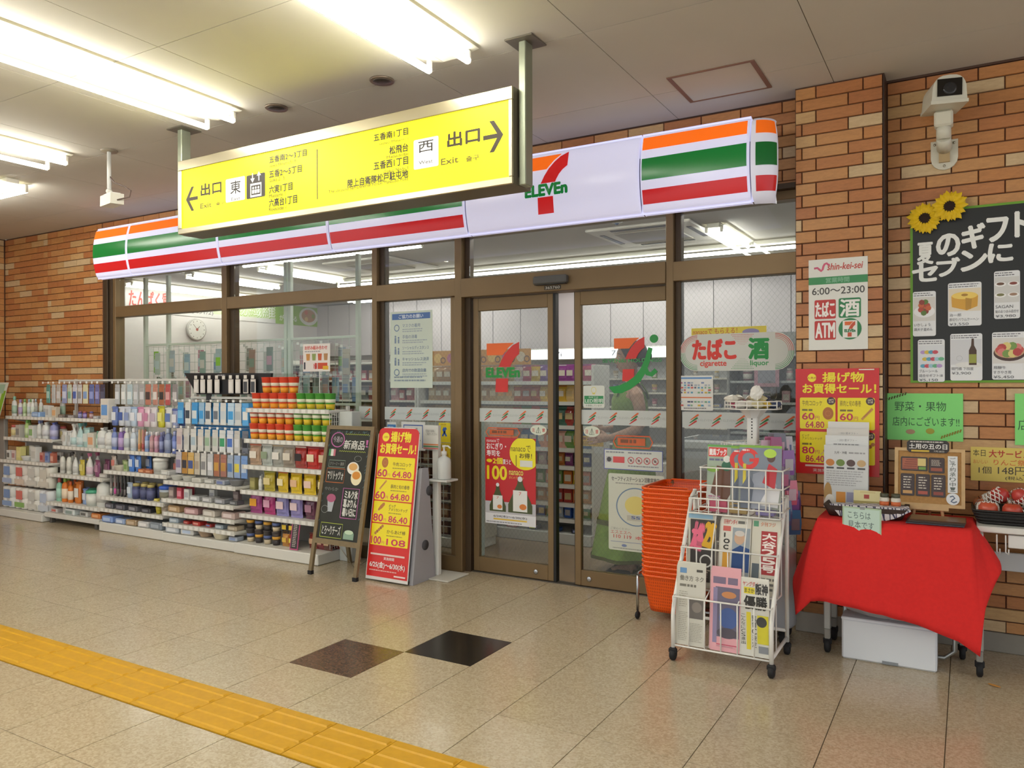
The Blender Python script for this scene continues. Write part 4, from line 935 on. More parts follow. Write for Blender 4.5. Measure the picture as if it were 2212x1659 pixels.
p.text('6/24(木)～6/30(水)', .07, .045, w_-.07, .065, '#4a4a4e', .01); p.rect(.07, .030, w_-.07, .040, '#e0bb3a'); p.fake(.01, .006, w_-.02, .022, '#9a9aa0', 1, .5, 2); p.done(t)
f_, t, w_, h_ = gsheet('rules_notice', 'white notice with blue border and four prohibition circles on the door', 'notice', -2.078, .798, -1.672, .931, '#cfd6d0', y=4.741)
p = Print(f_); 
for a in ((0,0,w_,.005),(0,h_-.005,w_,h_),(0,0,.005,h_),(w_-.005,0,w_,h_)): p.rect(*a, '#5a66a8')
p.rect(.065, .045, .145, .085, '#d2565a'); p.rect(.015, .045, .060, .085, '#b9b9bc'); p.disc(.037, .065, .016, '#4a4a4e'); p.fake(.015, .105, .15, .120, '#8a8f96', 1, .6, 1); p.fake(.17, .105, .38, .120, '#8a8f96', 1, .6, 2)
for k in range(4): p.ring(.19+.055*k, .064, .018, .023, '#c0565a'); p.line([(.177+.055*k, .077), (.203+.055*k, .051)], .004, '#c0565a'); p.disc(.19+.055*k, .064, .008, '#7a6a6c')
p.fake(.17, .020, .39, .034, '#8a8f96', 1, .5, 3); p.done(t)
f_, t, w_, h_ = gsheet('safety_notice', 'pale safety station notice with a large ring, behind the orange baskets', 'notice', -2.046, .27, -1.665, .772, '#ccd2c4', y=4.741, rad=.012)
p = Print(f_); p.text('セーフティステーション活動実施店', .022, h_-.048, w_-.03, h_-.018, '#5a5a5a', .02); p.fake(.05, h_-.068, .33, h_-.056, '#8a8f8a', 1, .5, 1)
p.ring(.19, .29, .128, .136, '#6f8aa6', n=40, asp=.92); p.disc(.19, .30, .075, '#d9cf7a', rv=.06); p.rect(.13, .20, .25, .235, '#b8bcae')
p.text('SS', .16, .212, .22, .230, '#3a5a9a', .03); p.text('ご安心ください', .015, .135, .15, .150, '#8a8f8a'); p.text('エスエスへ', .015, .108, .16, .128, '#c9605a'); 
for k, s in enumerate(('110', '119', '本')): p.text(s, .035+.075*k, .080, .085+.075*k, .102, '#c9605a', .02)
p.rect(.015, .055, w_-.02, .058, '#7a8ab0'); p.disc(.11, .034, .018, '#7a8ab0', rv=.009); p.fake(.03, .010, .32, .020, '#8a8f8a', 1, .5, 4); p.done(t)
# small notices in the narrow window behind the price sign
f_, t, w_, h_ = gsheet('ribbon_notice', 'yellow notice with a blue ribbon on the narrow window', 'notice', -3.385, .93, -3.28, 1.075, '#dcc81f')
p = Print(f_); p.line([(.035,.045),(.058,.085),(.045,.11),(.040,.095),(.070,.045)], .014, '#2f5fb4'); p.line([(.070,.095),(.064,.11),(.052,.085)], .014, '#2f5fb4'); p.fake(.02, .124, .085, .138, '#b89a18', 1, .6, 2); p.done(t)
f_, t, w_, h_ = gsheet('yellow_notice', 'yellow notice with red lettering under the ribbon notice', 'notice', -3.41, .805, -3.28, .925, '#dcc12a')
p = Print(f_); p.text('見守り！', .03, .085, .12, .110, '#7a6a20', .02); p.text('運動中', .03, .05, .10, .08, '#d0762a', .02); p.fake(.03, .01, .12, .045, '#a8602a', 3, .5, 3); p.done(t)
f_, t, w_, h_ = gsheet('blue_frame_notice', 'white notice with blue frame under the striped band', 'notice', -3.735, .86, -3.51, 1.075, '#e0e2de')
p = Print(f_)
for a in ((.02,h_-.03,w_-.02,h_-.022),(.02,.02,.027,h_-.022),(w_-.027,.02,w_-.02,h_-.022)): p.rect(*a, '#4a66a8')
p.text('お客様各位', .07, h_-.062, .155, h_-.045, '#5a5a60', .02); p.fake(.04, .03, w_-.04, h_-.075, '#7c7c84', 6, .45, 3); p.done(t)
f_, t, w_, h_ = gsheet('blue_notice', 'small blue topped notice left of the blue framed one', 'notice', -3.875, .95, -3.785, 1.068, '#d9dcd8')
p = Print(f_); p.rect(.004, .04, w_-.004, .10, '#3f7fc0'); p.fake(.012, .05, w_-.012, .09, '#b8cfe4', 3, .5, 2); p.done(t)
# menu card on the glass above the snack shelf
f_, t, w_, h_ = gsheet('menu_card', 'white drinks and snacks menu card on a stick above the snack cups', 'card', -4.715, 1.465, -4.417, 1.69, '#e8e2dc', y=4.64)
p = Print(f_); p.text('お好み組み合わせ', .02, .178, w_-.03, .210, '#c8453a', .03); p.fake(.02, .155, .20, .172, '#a0a0a4', 1, .5, 1)
for k in range(4): p.poly([(.04+.065*k, .09), (.075+.065*k, .09), (.080+.065*k, .145), (.035+.065*k, .145)], ('#c98f4a', '#8fa05a', '#c9603a', '#b98a5a')[k])
p.text('1', .012, .02, .026, .075, '#3a3a44', .03); p.text('1個', .12, .02, .155, .07, '#c8302a', .03); p.rect(.165, .02, .27, .07, '#d0502e'); p.rect(.22, .015, .28, .045, '#e0b02a'); p.done(t)
MB().tube([(-4.535, 4.645, 1.16), (-4.535, 4.645, 1.48)], .004, 6).build('stick', WIREW, t)
# ================================================================ things standing in front of the shop
# ---- chalk A-board
AL = math.radians(10.8); AR = math.radians(-11)
t = thing('chalkboard_stand', 'brown framed chalkboard A-stand with coloured hand drawing beside the snacks', 'board', (-3.86, 4.2, 0))
fr = Frame((-4.088, 4.062, 0), (1,0,0), (0,.20,1.05)); w_ = .452; H_ = 1.078
FRW = mat('#7b6a4c', .55, noise=.1, nscale=30)
for u in (0, w_-.03): MB().prism([(u,0),(u+.03,0),(u+.03,H_),(u,H_)], fr, .022, 0, -.022).build('leg', FRW, t)
MB().prism([(.03,H_-.028),(w_-.03,H_-.028),(w_-.03,H_),(.03,H_)], fr, .022, 0, -.022).build('top_rail', FRW, t)
MB().prism([(.03,.225),(w_-.03,.225),(w_-.03,.262),(.03,.262)], fr, .022, 0, -.022).build('bottom_rail', FRW, t)
bo = MB().prism([(.03,.262),(w_-.03,.262),(w_-.03,H_-.028),(.03,H_-.028)], fr, .008, 0, -.018).build('chalk_panel', mat('#2e302b', .7, noise=.15, nscale=12), t)
fb = Frame((-4.08, 4.49, 0), (1,0,0), (0,-.19,1.05))
for u in (0, w_-.04): MB().prism([(u,0),(u+.028,0),(u+.028,H_-.01),(u,H_-.01)], fb, .02, 0, 0).build('rear_leg', FRW, t)
MB().prism([(.0,.3),(w_-.02,.3),(w_-.02,H_-.01),(.0,H_-.01)], fb, .006, 0, .004).build('rear_panel', mat('#2e302b', .7), t)
MB().tube([fr.at(w_/2, .24, -.02), (-3.86, 4.3, .0+.02), fb.at(w_/2-.02, .05, 0)], .003, 5).build('chain', STEEL, t)
for u in (.015, w_-.015): MB().cbox(fr.at(u, .014, -.011), (.034, .028, .03)).build('foot', RUBBER, t)
fp = Frame(fr.at(.03, .262, -.010), fr.r, fr.u); p = Print(fp, .8); PW, PH = w_-.06, H_-.29
PK, GN, OG, WT, BL = '#c06aa8', '#a3b04a', '#b8683a', '#cfd0c8', '#5f86a0'
p.ring(.085, PH-.075, .058, .066, PK, asp=.85); p.text('今週の', .04, PH-.095, .13, PH-.050, '#a9a0a8', .01); p.text('新商品', .15, PH-.140, .345, PH-.075, '#d8d8d0', .015, slant=.1); p.text('！', .355, PH-.12, .375, PH-.07, PK, .02)
for k in range(12): p.line([(.11+.021*k, PH-.160), (.12+.021*k, PH-.152), (.131+.021*k, PH-.160)], .004, GN); p.line([(.15+.019*k, PH-.035), (.158+.019*k, PH-.028), (.169+.019*k, PH-.035)], .004, GN)
p.rect(.015, PH-.195, .035, PH-.145, '#4a8a5a'); p.rect(.035, PH-.195, .060, PH-.145, '#d9d9d2'); p.rect(.060, PH-.195, .080, PH-.145, '#b86a78')
def rr(u0, v0, u1, v1, c): p.line([(u0,v0),(u1,v0),(u1,v1),(u0,v1),(u0,v0)], .005, c)
rr(.03, PH-.275, .185, PH-.225, '#7a8a7c'); p.text('クリーミー 濃厚', .04, PH-.262, .175, PH-.238, '#9a9c94'); rr(.02, PH-.385, .19, PH-.285, OG); p.text('マリトッツォ', .03, PH-.365, .18, PH-.305, '#d8d8d0', .012)
p.disc(.265, PH-.275, .055, '#e6e2d8', rv=.045); p.disc(.265, PH-.265, .040, '#d9a868', rv=.026); p.disc(.305, PH-.34, .050, '#e6dcb8', rv=.055); p.disc(.303, PH-.325, .038, '#cf8a3c', rv=.028)
p.ring(.30, PH-.205, .030, .034, '#8a8d88', asp=.6); p.text('やわらか', .02, PH-.445, .15, PH-.420, '#8a8d88'); rr(.20, PH-.63, .35, PH-.42, PK); p.text('ミルク氷\n葛ぷりん\n暑い日に', .215, PH-.615, .34, PH-.435, '#d0d0c8', .01)
p.poly([(.075, PH-.595), (.115, PH-.595), (.130, PH-.50), (.06, PH-.50)], '#a9aeb4'); p.disc(.095, PH-.498, .043, '#a85a78', rv=.030); p.ring(.045, PH-.58, .030, .034, '#8a8d88', asp=.8)
rr(.03, PH-.775, .235, PH-.675, GN); p.text('とろ～りチーズ', .045, PH-.755, .22, PH-.690, '#d0d0c8', .012); p.disc(.30, PH-.735, .048, '#7a9a80', rv=.02); p.rect(.252, PH-.775, .348, PH-.735, '#8aa590'); p.disc(.30, PH-.725, .040, '#bcd0b4', rv=.015)
for k in range(7): p.line([(.02+.052*k, PH-.80), (.032+.052*k, PH-.788), (.044+.052*k, PH-.800), (.056+.052*k, PH-.790)], .004, BL)
rg = random.Random(3)
for k in range(40):
    e = rg.random() < .5; u = rg.choice([.008, PW-.010]) if e else rg.uniform(.02, PW-.02); v = rg.uniform(.05, PH-.03) if e else PH-.018+rg.uniform(-.006,.006); p.line([(u-.004, v-.006), (u+.004, v+.006)], .003, '#5f7f86')
p.done(bo, 'chalk_drawing', 'lettering')
# ---- price sign with stand
t = thing('price_sign_stand', 'tall red and yellow fried food price sign on a grey floor stand', 'sign', (-3.44, 4.25, 0))
fr = Frame((-3.622, 4.147, .012), (1,0,0), (0,.152,1.05)); w_, H_ = .368, 1.055
MB().prism([(0,0),(w_,0),(w_,H_-.05),(w_-.05,H_),(.05,H_),(0,H_-.05)], fr, .006, 0, -.006).build('backing_board', mat('#d9d6d2', .4), t)
pts = [(.006,.022),(w_-.006,.022)]+[(w_-.046+.04*math.cos(a*PI/8), H_-.046+.04*math.sin(a*PI/8)) for a in range(5)]+[(.046-.04*math.sin(a*PI/8), H_-.046+.04*math.cos(a*PI/8)) for a in range(5)]
pp = MB().prism(pts, fr, .001, 0, 0).build('price_panel', mat('#d22620', .3), t)
f2 = Frame(fr.at(0,0,.001), fr.r, fr.u); p = Print(f2, .3); sale_head(p, .025, H_-.19, w_-.03, H_-.025)
for k in range(4):
    v = H_-.355-.155*k; p.rect(.018, v, w_-.022, v+.147, '#f0dd12', r=.006); nm, a, b = FOOD[k]
    food_pic(p, k, .085, v+.106, .036); p.text(nm, .155, v+.085, w_-.05, v+.112 if '\n' not in nm else v+.130, '#6a5220', .01); p.fake(.155, v+.064, .30, v+.076, '#9a8430', 1, .5, k)
    p.text(a, .024, v+.008, .110, v+.058, '#c9305a', .035); p.text('円', .116, v+.010, .138, v+.030, '#c9305a'); p.text(b, .160, v+.008, w_-.045, v+.050, '#c9305a', .03)
p.rect(.03, .168, w_-.04, .180, '#e6c9c0'); p.text('実施期間', .15, .140, .24, .160, '#efd8d4', .02); p.text('6/25(金)～6/30(水)', .03, .078, w_-.03, .125, '#f2e6e2', .025); p.fake(.03, .058, w_-.08, .072, '#e8b8b0', 1, .5, 3); p.rect(.25, .035, w_-.02, .045, '#efd8d4')
p.done(pp)
SGREY = mat('#a9a8ae', .5)
mb = MB(); y0 = 4.165
for x0, x1 in ((-3.60, -3.575), (-3.265, -3.235)):
    mb2 = MB(); mb2.add([(x0,4.18,0),(x1,4.18,0),(x1,4.44,0),(x0,4.44,0),(x0,4.29,.78),(x1,4.29,.78),(x1,4.36,.78),(x0,4.36,.78)], [(0,3,2,1),(4,5,6,7),(0,1,5,4),(1,2,6,5),(2,3,7,6),(3,0,4,7)]); mb2.build('side_panel', SGREY, t)
MB().add([(-3.575,4.20,.02),(-3.265,4.20,.02),(-3.265,4.42,.02),(-3.575,4.42,.02),(-3.575,4.30,.76),(-3.265,4.30,.76),(-3.265,4.35,.76),(-3.575,4.35,.76)], [(0,3,2,1),(4,5,6,7),(0,1,5,4),(1,2,6,5),(2,3,7,6),(3,0,4,7)]).build('water_tank', mat('#b9b8bd', .45), t)
for z, y in ((.25, 4.25), (.62, 4.30)): MB().lathe([(.035, 0), (.035, .006)], (-3.235, y+.07, z), 16, M=Matrix.Rotation(PI/2, 3, 'Y')).build('grip_hole', mat('#4d4c50', .6), t)
# ---- hand sanitiser stand
t = thing('sanitizer_stand', 'white hand sanitizer post with header card and foot plate', 'stand', (-3.22, 4.5, 0))
MB().bbox(-3.33, -3.07, 4.36, 4.62, .0, .010, .003).build('foot_plate', mat('#c9c6bc', .5), t); MB().bbox(-3.275, -3.225, 4.46, 4.50, .010, 1.0, .004).build('post', WHITE, t)
MB().bbox(-3.275, -3.10, 4.39, 4.53, .680, .694, .003).build('bottle_tray', mat('#cfcfcb', .4), t)
fr = Frame((-3.33, 4.43, .90)); hc = MB().prism([(0,0),(.13,0),(.13,.17),(0,.17)], fr, .03, 0, -.03).build('header_card', mat('#d4d4ce', .4), t)
p = Print(fr); p.rect(.0, .030, .13, .040, '#d8885a'); p.rect(0, .016, .13, .026, '#4f8a5a'); p.rect(0, .004, .13, .012, '#c8605a'); p.text('手指の消毒に\nご協力ください', .02, .10, .12, .14, '#5a5a5c'); p.done(hc)
t = thing('sanitizer_bottle', 'clear pump bottle of hand sanitizer on the white tray', 'bottle', (-3.165, 4.45, .694))
MB().lathe([(.046, 0), (.050, .008), (.050, .12), (.044, .145), (.018, .160), (.016, .172)], (-3.165, 4.45, .695), 18).build('body', mat('#cfd2d0', .2), t)
MB().lathe([(.019, .170), (.019, .195), (.007, .198), (.007, .222), (.013, .224), (.013, .238)], (-3.165, 4.45, .695), 12).build('pump', WHITE, t); MB().tube([(-3.165, 4.45, .928), (-3.12, 4.44, .928), (-3.105, 4.437, .915)], .006, 6).build('spout', WHITE, t)
# ---- stack of orange shopping baskets
def basket_mat():
    m = bpy.data.materials.new('basket_plastic'); m.use_nodes = True; nt = m.node_tree; b = nt.nodes['Principled BSDF']
    tc = nt.nodes.new('ShaderNodeTexCoord'); br = nt.nodes.new('ShaderNodeTexBrick'); mp = nt.nodes.new('ShaderNodeMapping'); mp.inputs['Rotation'].default_value = (PI/2, 0, 0)
    nt.links.new(tc.outputs['Object'], mp.inputs[0]); nt.links.new(mp.outputs[0], br.inputs['Vector'])
    br.inputs['Color1'].default_value = lin('#b23a08'); br.inputs['Color2'].default_value = lin('#b23a08'); br.inputs['Mortar'].default_value = lin('#ea5a0c')
    br.inputs['Scale'].default_value = 1; br.inputs['Brick Width'].default_value = .011; br.inputs['Row Height'].default_value = .018; br.inputs['Mortar Size'].default_value = .0035; br.offset = 0
    nt.links.new(br.outputs['Color'], b.inputs['Base Color']); b.inputs['Roughness'].default_value = .35
    return m
BASK = basket_mat(); BASKR = mat('#ec5a0e', .3)
def rrect(hx, hy, r, n=5):
    o = []
    for cx, cy, a0 in ((hx-r,hy-r,0),(-hx+r,hy-r,PI/2),(-hx+r,-hy+r,PI),(hx-r,-hy+r,3*PI/2)):
        for k in range(n+1): a = a0+PI/2*k/n; o.append((cx+r*math.cos(a), cy+r*math.sin(a)))
    return o
def loft(rings, mi=0, cap0=True, cap1=False, smooth=True):
    mb = MB(); n = len(rings[0]); vs = [p for r in rings for p in r]
    fs = [(i*n+j, i*n+(j+1) % n, (i+1)*n+(j+1) % n, (i+1)*n+j) for i in range(len(rings)-1) for j in range(n)]
    if cap0: fs.append(tuple(reversed(range(n))))
    if cap1: fs.append(tuple((len(rings)-1)*n+j for j in range(n)))
    return mb.add(vs, fs, mi, smooth)
HB = .215
body = loft([[(x,y,z) for x, y in rrect(hx, hy, .05)] for hx, hy, z in ((.128,.185,0),(.134,.192,.03),(.158,.220,HB-.012))])
rim = loft([[(x,y,z) for x, y in rrect(hx, hy, .055)] for hx, hy, z in ((.157,.219,HB-.014),(.165,.227,HB-.014),(.166,.228,HB),(.155,.217,HB),(.156,.218,HB-.014))], cap0=False)
body_me = proto(body, 'basket_body', BASK); rim_me = proto(rim, 'basket_rim', BASKR)
hm = MB()
for s in (-1, 1): hm.tube([(-.12, s*.212, HB-.004), (-.11, s*.190, HB+.004), (.11, s*.190, HB+.004), (.12, s*.212, HB-.004)], .005, 6)
hand_me = proto(hm, 'basket_handle', BASKR)
NB = 20; BX, BY = -1.465, 4.44
for k in range(NB):
    z = .055+.0262*k
    lb = 'topmost orange shopping basket of the stack by the door' if k == NB-1 else ('lowest orange shopping basket of the stack, its full body showing' if k == 0 else 'orange shopping basket, %s from the top of the stack' % ORD[NB-1-k])
    b_ = thing('shopping_basket', lb, 'basket', (BX, BY, z), 'nested orange shopping baskets'); put(body_me, 'body', (BX,BY,z), b_); put(rim_me, 'rim', (BX,BY,z), b_)
    if k == NB-1: put(hand_me, 'handle', (BX,BY,z), b_)
t = thing('basket_cart', 'chrome wheeled stand carrying the orange baskets', 'stand', (BX, BY, 0))
for sx in (-1, 1):
    x = BX+sx*.185; MB().tube([(x,BY-.20,.05),(x,BY-.20,.245),(x,BY-.18,.262),(x,BY+.18,.262),(x,BY+.20,.245),(x,BY+.20,.05)], .009, 8).build('side_loop', CHROME, t)
    for sy in (-1, 1): c_ = MB().ball((x, BY+sy*.20, .024), .024, 10, 6, sx=.6).build('caster', RUBBER, t)
for sy in (-1, 1): MB().tube([(BX-.185,BY+sy*.205,.258),(BX+.185,BY+sy*.205,.258)], .006, 6).build('cross_bar', CHROME, t)
MB().box(BX-.185, BX+.185, BY-.03, BY+.03, .040, .050).build('base_bar', CHROME, t)
# ---- white wire newspaper rack
RX0, RX1, RY0, RY1 = -1.255, -.785, 3.70, 4.06
t = thing('newspaper_rack', 'white wire newspaper rack on casters in front of the right window', 'rack', ((RX0+RX1)/2, 3.88, 0))
def casters(t, pts, r=.029):
    for x, y in pts:
        c_ = MB().lathe([(r*.75,-.014),(r,-.008),(r,.008),(r*.75,.014)], (x, y, r), 14, M=Matrix.Rotation(PI/2, 3, 'Y')).build('caster', RUBBER, t)
        MB().bbox(x-.020, x+.020, y-.018, y+.012, r+.004, r*2+.006, .008).build('fork', RUBBER, c_)
casters(t, ((RX0,RY0),(RX1,RY0),(RX0,RY1),(RX1,RY1)))
for x in (RX0, RX1):
    MB().tube([(x,RY0,.055),(x,RY0,.23),(x,RY0+.012,.27),(x,RY1-.05,.77),(x,RY1,.79)], .0105, 8).build('front_post', WIREW, t); MB().tube([(x,RY1,.055),(x,RY1,.80)], .0105, 8).build('rear_post', WIREW, t)
    MB().tube([(x,RY0,.085),(x,RY1,.085)], .009, 8).build('side_rail', WIREW, t)
MB().tube([(RX0,RY1,.12),(RX1,RY1,.12)], .009, 8).build('rear_rail', WIREW, t)
def wire_basket(parent, name, x0, x1, yf, yb, z0, zr, zb, nv=5, r=.0035):
    """front grille, floor and divided back"""
    mb = MB()
    mb.tube([(x0,yb,zr),(x0,yf,zr),(x1,yf,zr),(x1,yb,zr)], r*1.3, 6); mb.tube([(x0,yb,z0),(x0,yf,z0),(x1,yf,z0),(x1,yb,z0)], r*1.3, 6); mb.tube([(x0,yb,zb),(x1,yb,zb)], r*1.3, 6)
    for k in range(nv+1):
        x = x0+(x1-x0)*k/nv; mb.tube([(x,yf,zr),(x,yf,z0),(x,yb,z0),(x,yb,zb)], r, 5)
    mb.tube([(x0,(yf+yb)/2,z0),(x1,(yf+yb)/2,z0)], r, 5)
    return mb.build(name, WIREW, parent)
wire_basket(t, 'lower_pocket', RX0, RX1, RY0, RY0+.10, .075, .315, .34, 6)
wire_basket(t, 'middle_pocket', RX0, RX1, RY0+.13, RY0+.22, .33, .535, .56, 6)
for k in (1, 2):
    x = RX0+(RX1-RX0)*k/3; MB().tube([(x,RY0,.31),(x,RY0+.10,.345),(x,RY0+.13,.535)], .0035, 5).build('divider', WIREW, t); MB().tube([(x,RY0+.13,.535),(x,RY0+.22,.72)], .0035, 5).build('divider', WIREW, t)
wire_basket(t, 'upper_pocket', RX0+.02, RX1, RY0+.20, RY1-.02, .70, .775, .79, 9)
mb = MB(); GX0, GX1, GY0, GY1 = -1.175, -.772, 3.90, 4.06
for z in (.735, .845, .935): mb.tube([(GX0,GY1,z),(GX0-.005,GY0,z),(GX1,GY0,z),(GX1,GY1,z)], .0042, 6)
for k in range(6): x = GX0+(GX1-GX0)*k/5; mb.tube([(x,GY0,.935),(x,GY0,.735),(x,GY1,.735)], .0038, 5)
mb.build('magazine_basket', WIREW, t)
# newspapers
def newspaper(x0, x1, ztop, y, z0, label, base, design, tilt=.10, copies=3, lean=0.0):
    t = thing('newspaper', label, 'newspaper', ((x0+x1)/2, y, z0), 'folded newspapers in the wire rack'); h = ztop-z0; w_ = x1-x0
    for c in range(copies):
        yy = y+.010*c; zz = ztop-.012*c if c else ztop; mb = MB(); n = 6; ring = []
        dx = -.006*c
        prof = [(0, z0)]+[(.006-.006*math.cos(a*PI/n), zz-.006+.006*math.sin(a*PI/n)) for a in range(n+1)]+[(.012, z0)]
        vs = [(x+lean*((b-z0)/h)+dx, yy+a*.75+tilt*(b-z0), b) for x in (x0, x1) for a, b in prof]; m = len(prof)
        mb.add(vs, [(i, i+1, m+i+1, m+i)[::-1] for i in range(m-1)]+[tuple(range(m)), tuple(reversed(range(m, 2*m)))], 0, False); o = mb.build('folded_sheet', mat(base if c == 0 else ('#cfccc0' if base[1] != 'e' else '#e0b4ba'), .7), t)
        if c == 0: first = o
    f_ = Frame((x0, y-.0005, z0), (1,0,0), (lean/h, tilt, 1)); p = Print(f_, .7); design(p, w_, h*math.sqrt(1+tilt*tilt)); p.done(first)
BWN = '#55534e'
def np_plain(p, w_, h):
    p.rect(.012, h-.055, .045, h-.030, '#6a94c0'); p.fake(w_-.045, h-.05, w_-.008, h-.03, BWN, 1, .6, 1); p.text('働き方 ネク', .012, h-.092, w_-.01, h-.066, '#7a786e', .01); p.fake(.012, h-.125, w_-.02, h-.105, '#7a786e', 1, .6, 2); p.fake(.010, h-.22, .055, h-.14, '#a9a69a', 8, .4, 3)
    p.rect(.06, h-.27, w_-.008, h-.17, '#6f6a66'); p.disc(.10, h-.215, .025, '#8f8880'); p.fake(.010, .02, .06, h-.24, '#a9a69a', 16, .4, 4); p.fake(.065, .02, w_-.01, h-.29, '#a9a69a', 12, .4, 5)
def np_pink(p, w_, h):
    p.fake(.008, h-.09, w_-.01, h-.05, '#7d7088', 1, .8, 1); p.rect(.02, h-.33, w_-.004, h-.095, '#6f6a80'); p.disc(.085, h-.24, .045, '#4f66a0', rv=.05); p.disc(.085, h-.13, .035, '#c98a5a', rv=.016); p.rect(.01, h-.36, .03, h-.10, '#8f86a8'); p.disc(.08, h-.31, .05, '#5a5560', rv=.025); p.fake(.03, .02, w_-.01, h-.37, '#a5808a', 5, .4, 2); p.rect(.03, .03, w_-.01, .034, '#c9506a')
def np_yel(p, w_, h):
    p.text('ヤングダイ', .03, h-.040, .10, h-.018, '#c8655c', .02); p.rect(.035, h-.075, .085, h-.045, '#e0cf3a'); p.text('まさか', .038, h-.070, .082, h-.050, '#4a4a3a', .02); p.text('阪神', .09, h-.075, w_-.006, h-.025, '#3f3f3f', .03); p.text('優勝', .035, h-.145, w_-.010, h-.085, '#33322f', .035)
    p.rect(.045, .03, .065, h-.16, '#e0cf3a'); p.vtext('こんなにCS進出', .020, .05, .040, h-.17, '#4a4a45'); p.vtext('監督C決定', .070, .04, .092, h-.17, '#4a4a45'); p.rect(.095, h-.30, w_-.004, h-.17, '#d9d03a'); p.disc(.115, h-.20, .024, '#4a4a48'); p.rect(.10, .02, w_-.006, h-.31, '#8a8f96')
newspaper(-1.245, -1.105, .480, 3.712, .080, 'plain grey newspaper in the lower left pocket of the rack', '#cfcdc2', np_plain)
newspaper(-1.075, -.935, .475, 3.712, .080, 'pink newspaper in the lower middle pocket of the rack', '#e3a9b2', np_pink)
newspaper(-.945, -.795, .440, 3.714, .080, 'white and yellow sports newspaper in the lower right pocket', '#dcdbd2', np_yel, lean=-.012)
def np_a(p, w_, h):
    p.rect(.0, h-.03, w_*.9, h-.005, '#8fb4cc'); p.rect(.01, .03, w_-.004, h-.035, '#3f3a38'); p.text('大谷', .02, h-.19, .075, h-.05, '#e06a88', .05, rot=-.15); p.text('25', .085, h-.17, .13, h-.05, '#d8a82a', .06, rot=-.2); p.ring(.09, h-.24, .025, .032, '#d9d9d4'); p.fake(.02, .05, w_-.02, h-.28, '#9a948a', 4, .5, 4)
def np_b(p, w_, h):
    p.text('日刊ゲンダイ', .015, h-.035, .08, h-.012, '#c8554c', .02); p.fake(.085, h-.035, w_-.005, h-.015, '#6a6a66', 1, .7, 2); p.rect(.012, h-.07, .05, h-.045, '#c8655c'); p.text('I\nO\nC', .018, h-.16, .046, h-.08, '#33322f', .02); p.rect(.015, .05, .05, h-.17, '#d8a03a'); p.rect(.060, .08, w_-.004, h-.05, '#9aa4ac'); p.disc(.095, h-.10, .026, '#c9a78c', rv=.032); p.disc(.095, h-.078, .024, '#cfcac4', rv=.014); p.poly([(.062,.10),(w_-.004,.10),(w_-.004,h-.15),(.10,h-.135),(.062,h-.16)], '#2f4f86')
def np_c(p, w_, h):
    p.rect(.006, h-.035, .03, h-.008, '#5f9a7a'); p.text('夕刊フジ', .04, h-.032, .11, h-.012, '#d08a6a', .02); p.rect(.045, .10, .12, h-.055, '#a83a3e'); p.vtext('大谷25号', .05, .11, .115, h-.062, '#efe6e0', .05); p.rect(.006, .05, .04, .15, '#5f6a72'); p.fake(.045, .02, .13, .09, '#6a6a66', 3, .5, 3)
newspaper(-1.225, -1.085, .700, 3.845, .335, 'colourful sports newspaper with pink headline in the upper left pocket', '#c9c6b8', np_a, tilt=.22, lean=-.02)
newspaper(-1.075, -.925, .690, 3.845, .335, 'newspaper with a man in blue in the upper middle pocket', '#dad7cc', np_b, tilt=.22)
newspaper(-.920, -.785, .690, 3.845, .335, 'newspaper with a red vertical headline in the upper right pocket', '#d3d0c2', np_c, tilt=.22)
# magazines
def magazine(x0, x1, z0, z1, y, label, design, base='#b9bcc4', tilt=.10):
    f_ = Frame((x0, y, z0), (1,0,0), (0,tilt,1)); r = sheet('magazine', label, 'magazine', f_, x1-x0, z1-z0, base, .006, .2, 'magazines in the wire basket'); p = Print(f_, .2); design(p, x1-x0, z1-z0); p.done(r)
def mg_g(p, w_, h):
    p.rect(0, h-.012, w_, h, '#7fae3a'); p.rect(0, 0, w_, h-.012, '#7f8894'); p.rect(0, 0, w_, h*.30, '#8a8f86'); p.ring(.045, h-.068, .030, .052, '#d83a34', 28); p.rect(.05, h-.082, .096, h-.066, '#d83a34'); p.rect(.078, h-.062, .098, h-.044, '#7f8894')
    p.fake(.015, h-.032, .06, h-.020, '#f0e0dc', 1, .6, 2); p.poly([(.045,.0),(.16,0),(.185,.12),(.14,.20),(.07,.17)], '#9aa0ae'); p.poly([(.10,.02),(.19,.01),(.20,.10),(.15,.12)], '#d9d9dc'); p.poly([(.115,.13),(.175,.10),(.185,.20),(.145,.225)], '#c03036'); p.disc(.155, .255, .020, '#5a4038', rv=.024); p.disc(.150, .275, .030, '#b4d84a', rv=.022); p.rect(.02, .06, .035, .22, '#d8c83a'); p.poly([(.01,.0),(.06,.0),(.075,.12),(.05,.17),(.01,.10)], '#6a7280')
def mg_b(p, w_, h):
    p.rect(0, 0, w_, h, '#9fae9a'); p.rect(0, h-.010, w_, h, '#5fa04a'); p.rect(.006, h-.060, .10, h-.014, '#d8382e'); p.text('競馬ブック', .010, h-.054, .096, h-.020, '#f4eeee', .03); p.fake(.01, h-.085, .12, h-.068, '#6a6a88', 1, .6, 1); p.rect(0, 0, w_, .10, '#c9ccc6'); p.poly([(.02,.06),(.10,.02),(.14,.09),(.12,.19),(.05,.20)], '#6a4630'); p.disc(.10, .20, .026, '#2f6a4a'); p.disc(.10, .235, .018, '#e0e4dc'); p.disc(.03, .18, .03, '#7fae3a', rv=.014); p.fake(.01, .01, .09, .05, '#b06a8a', 3, .5, 2)
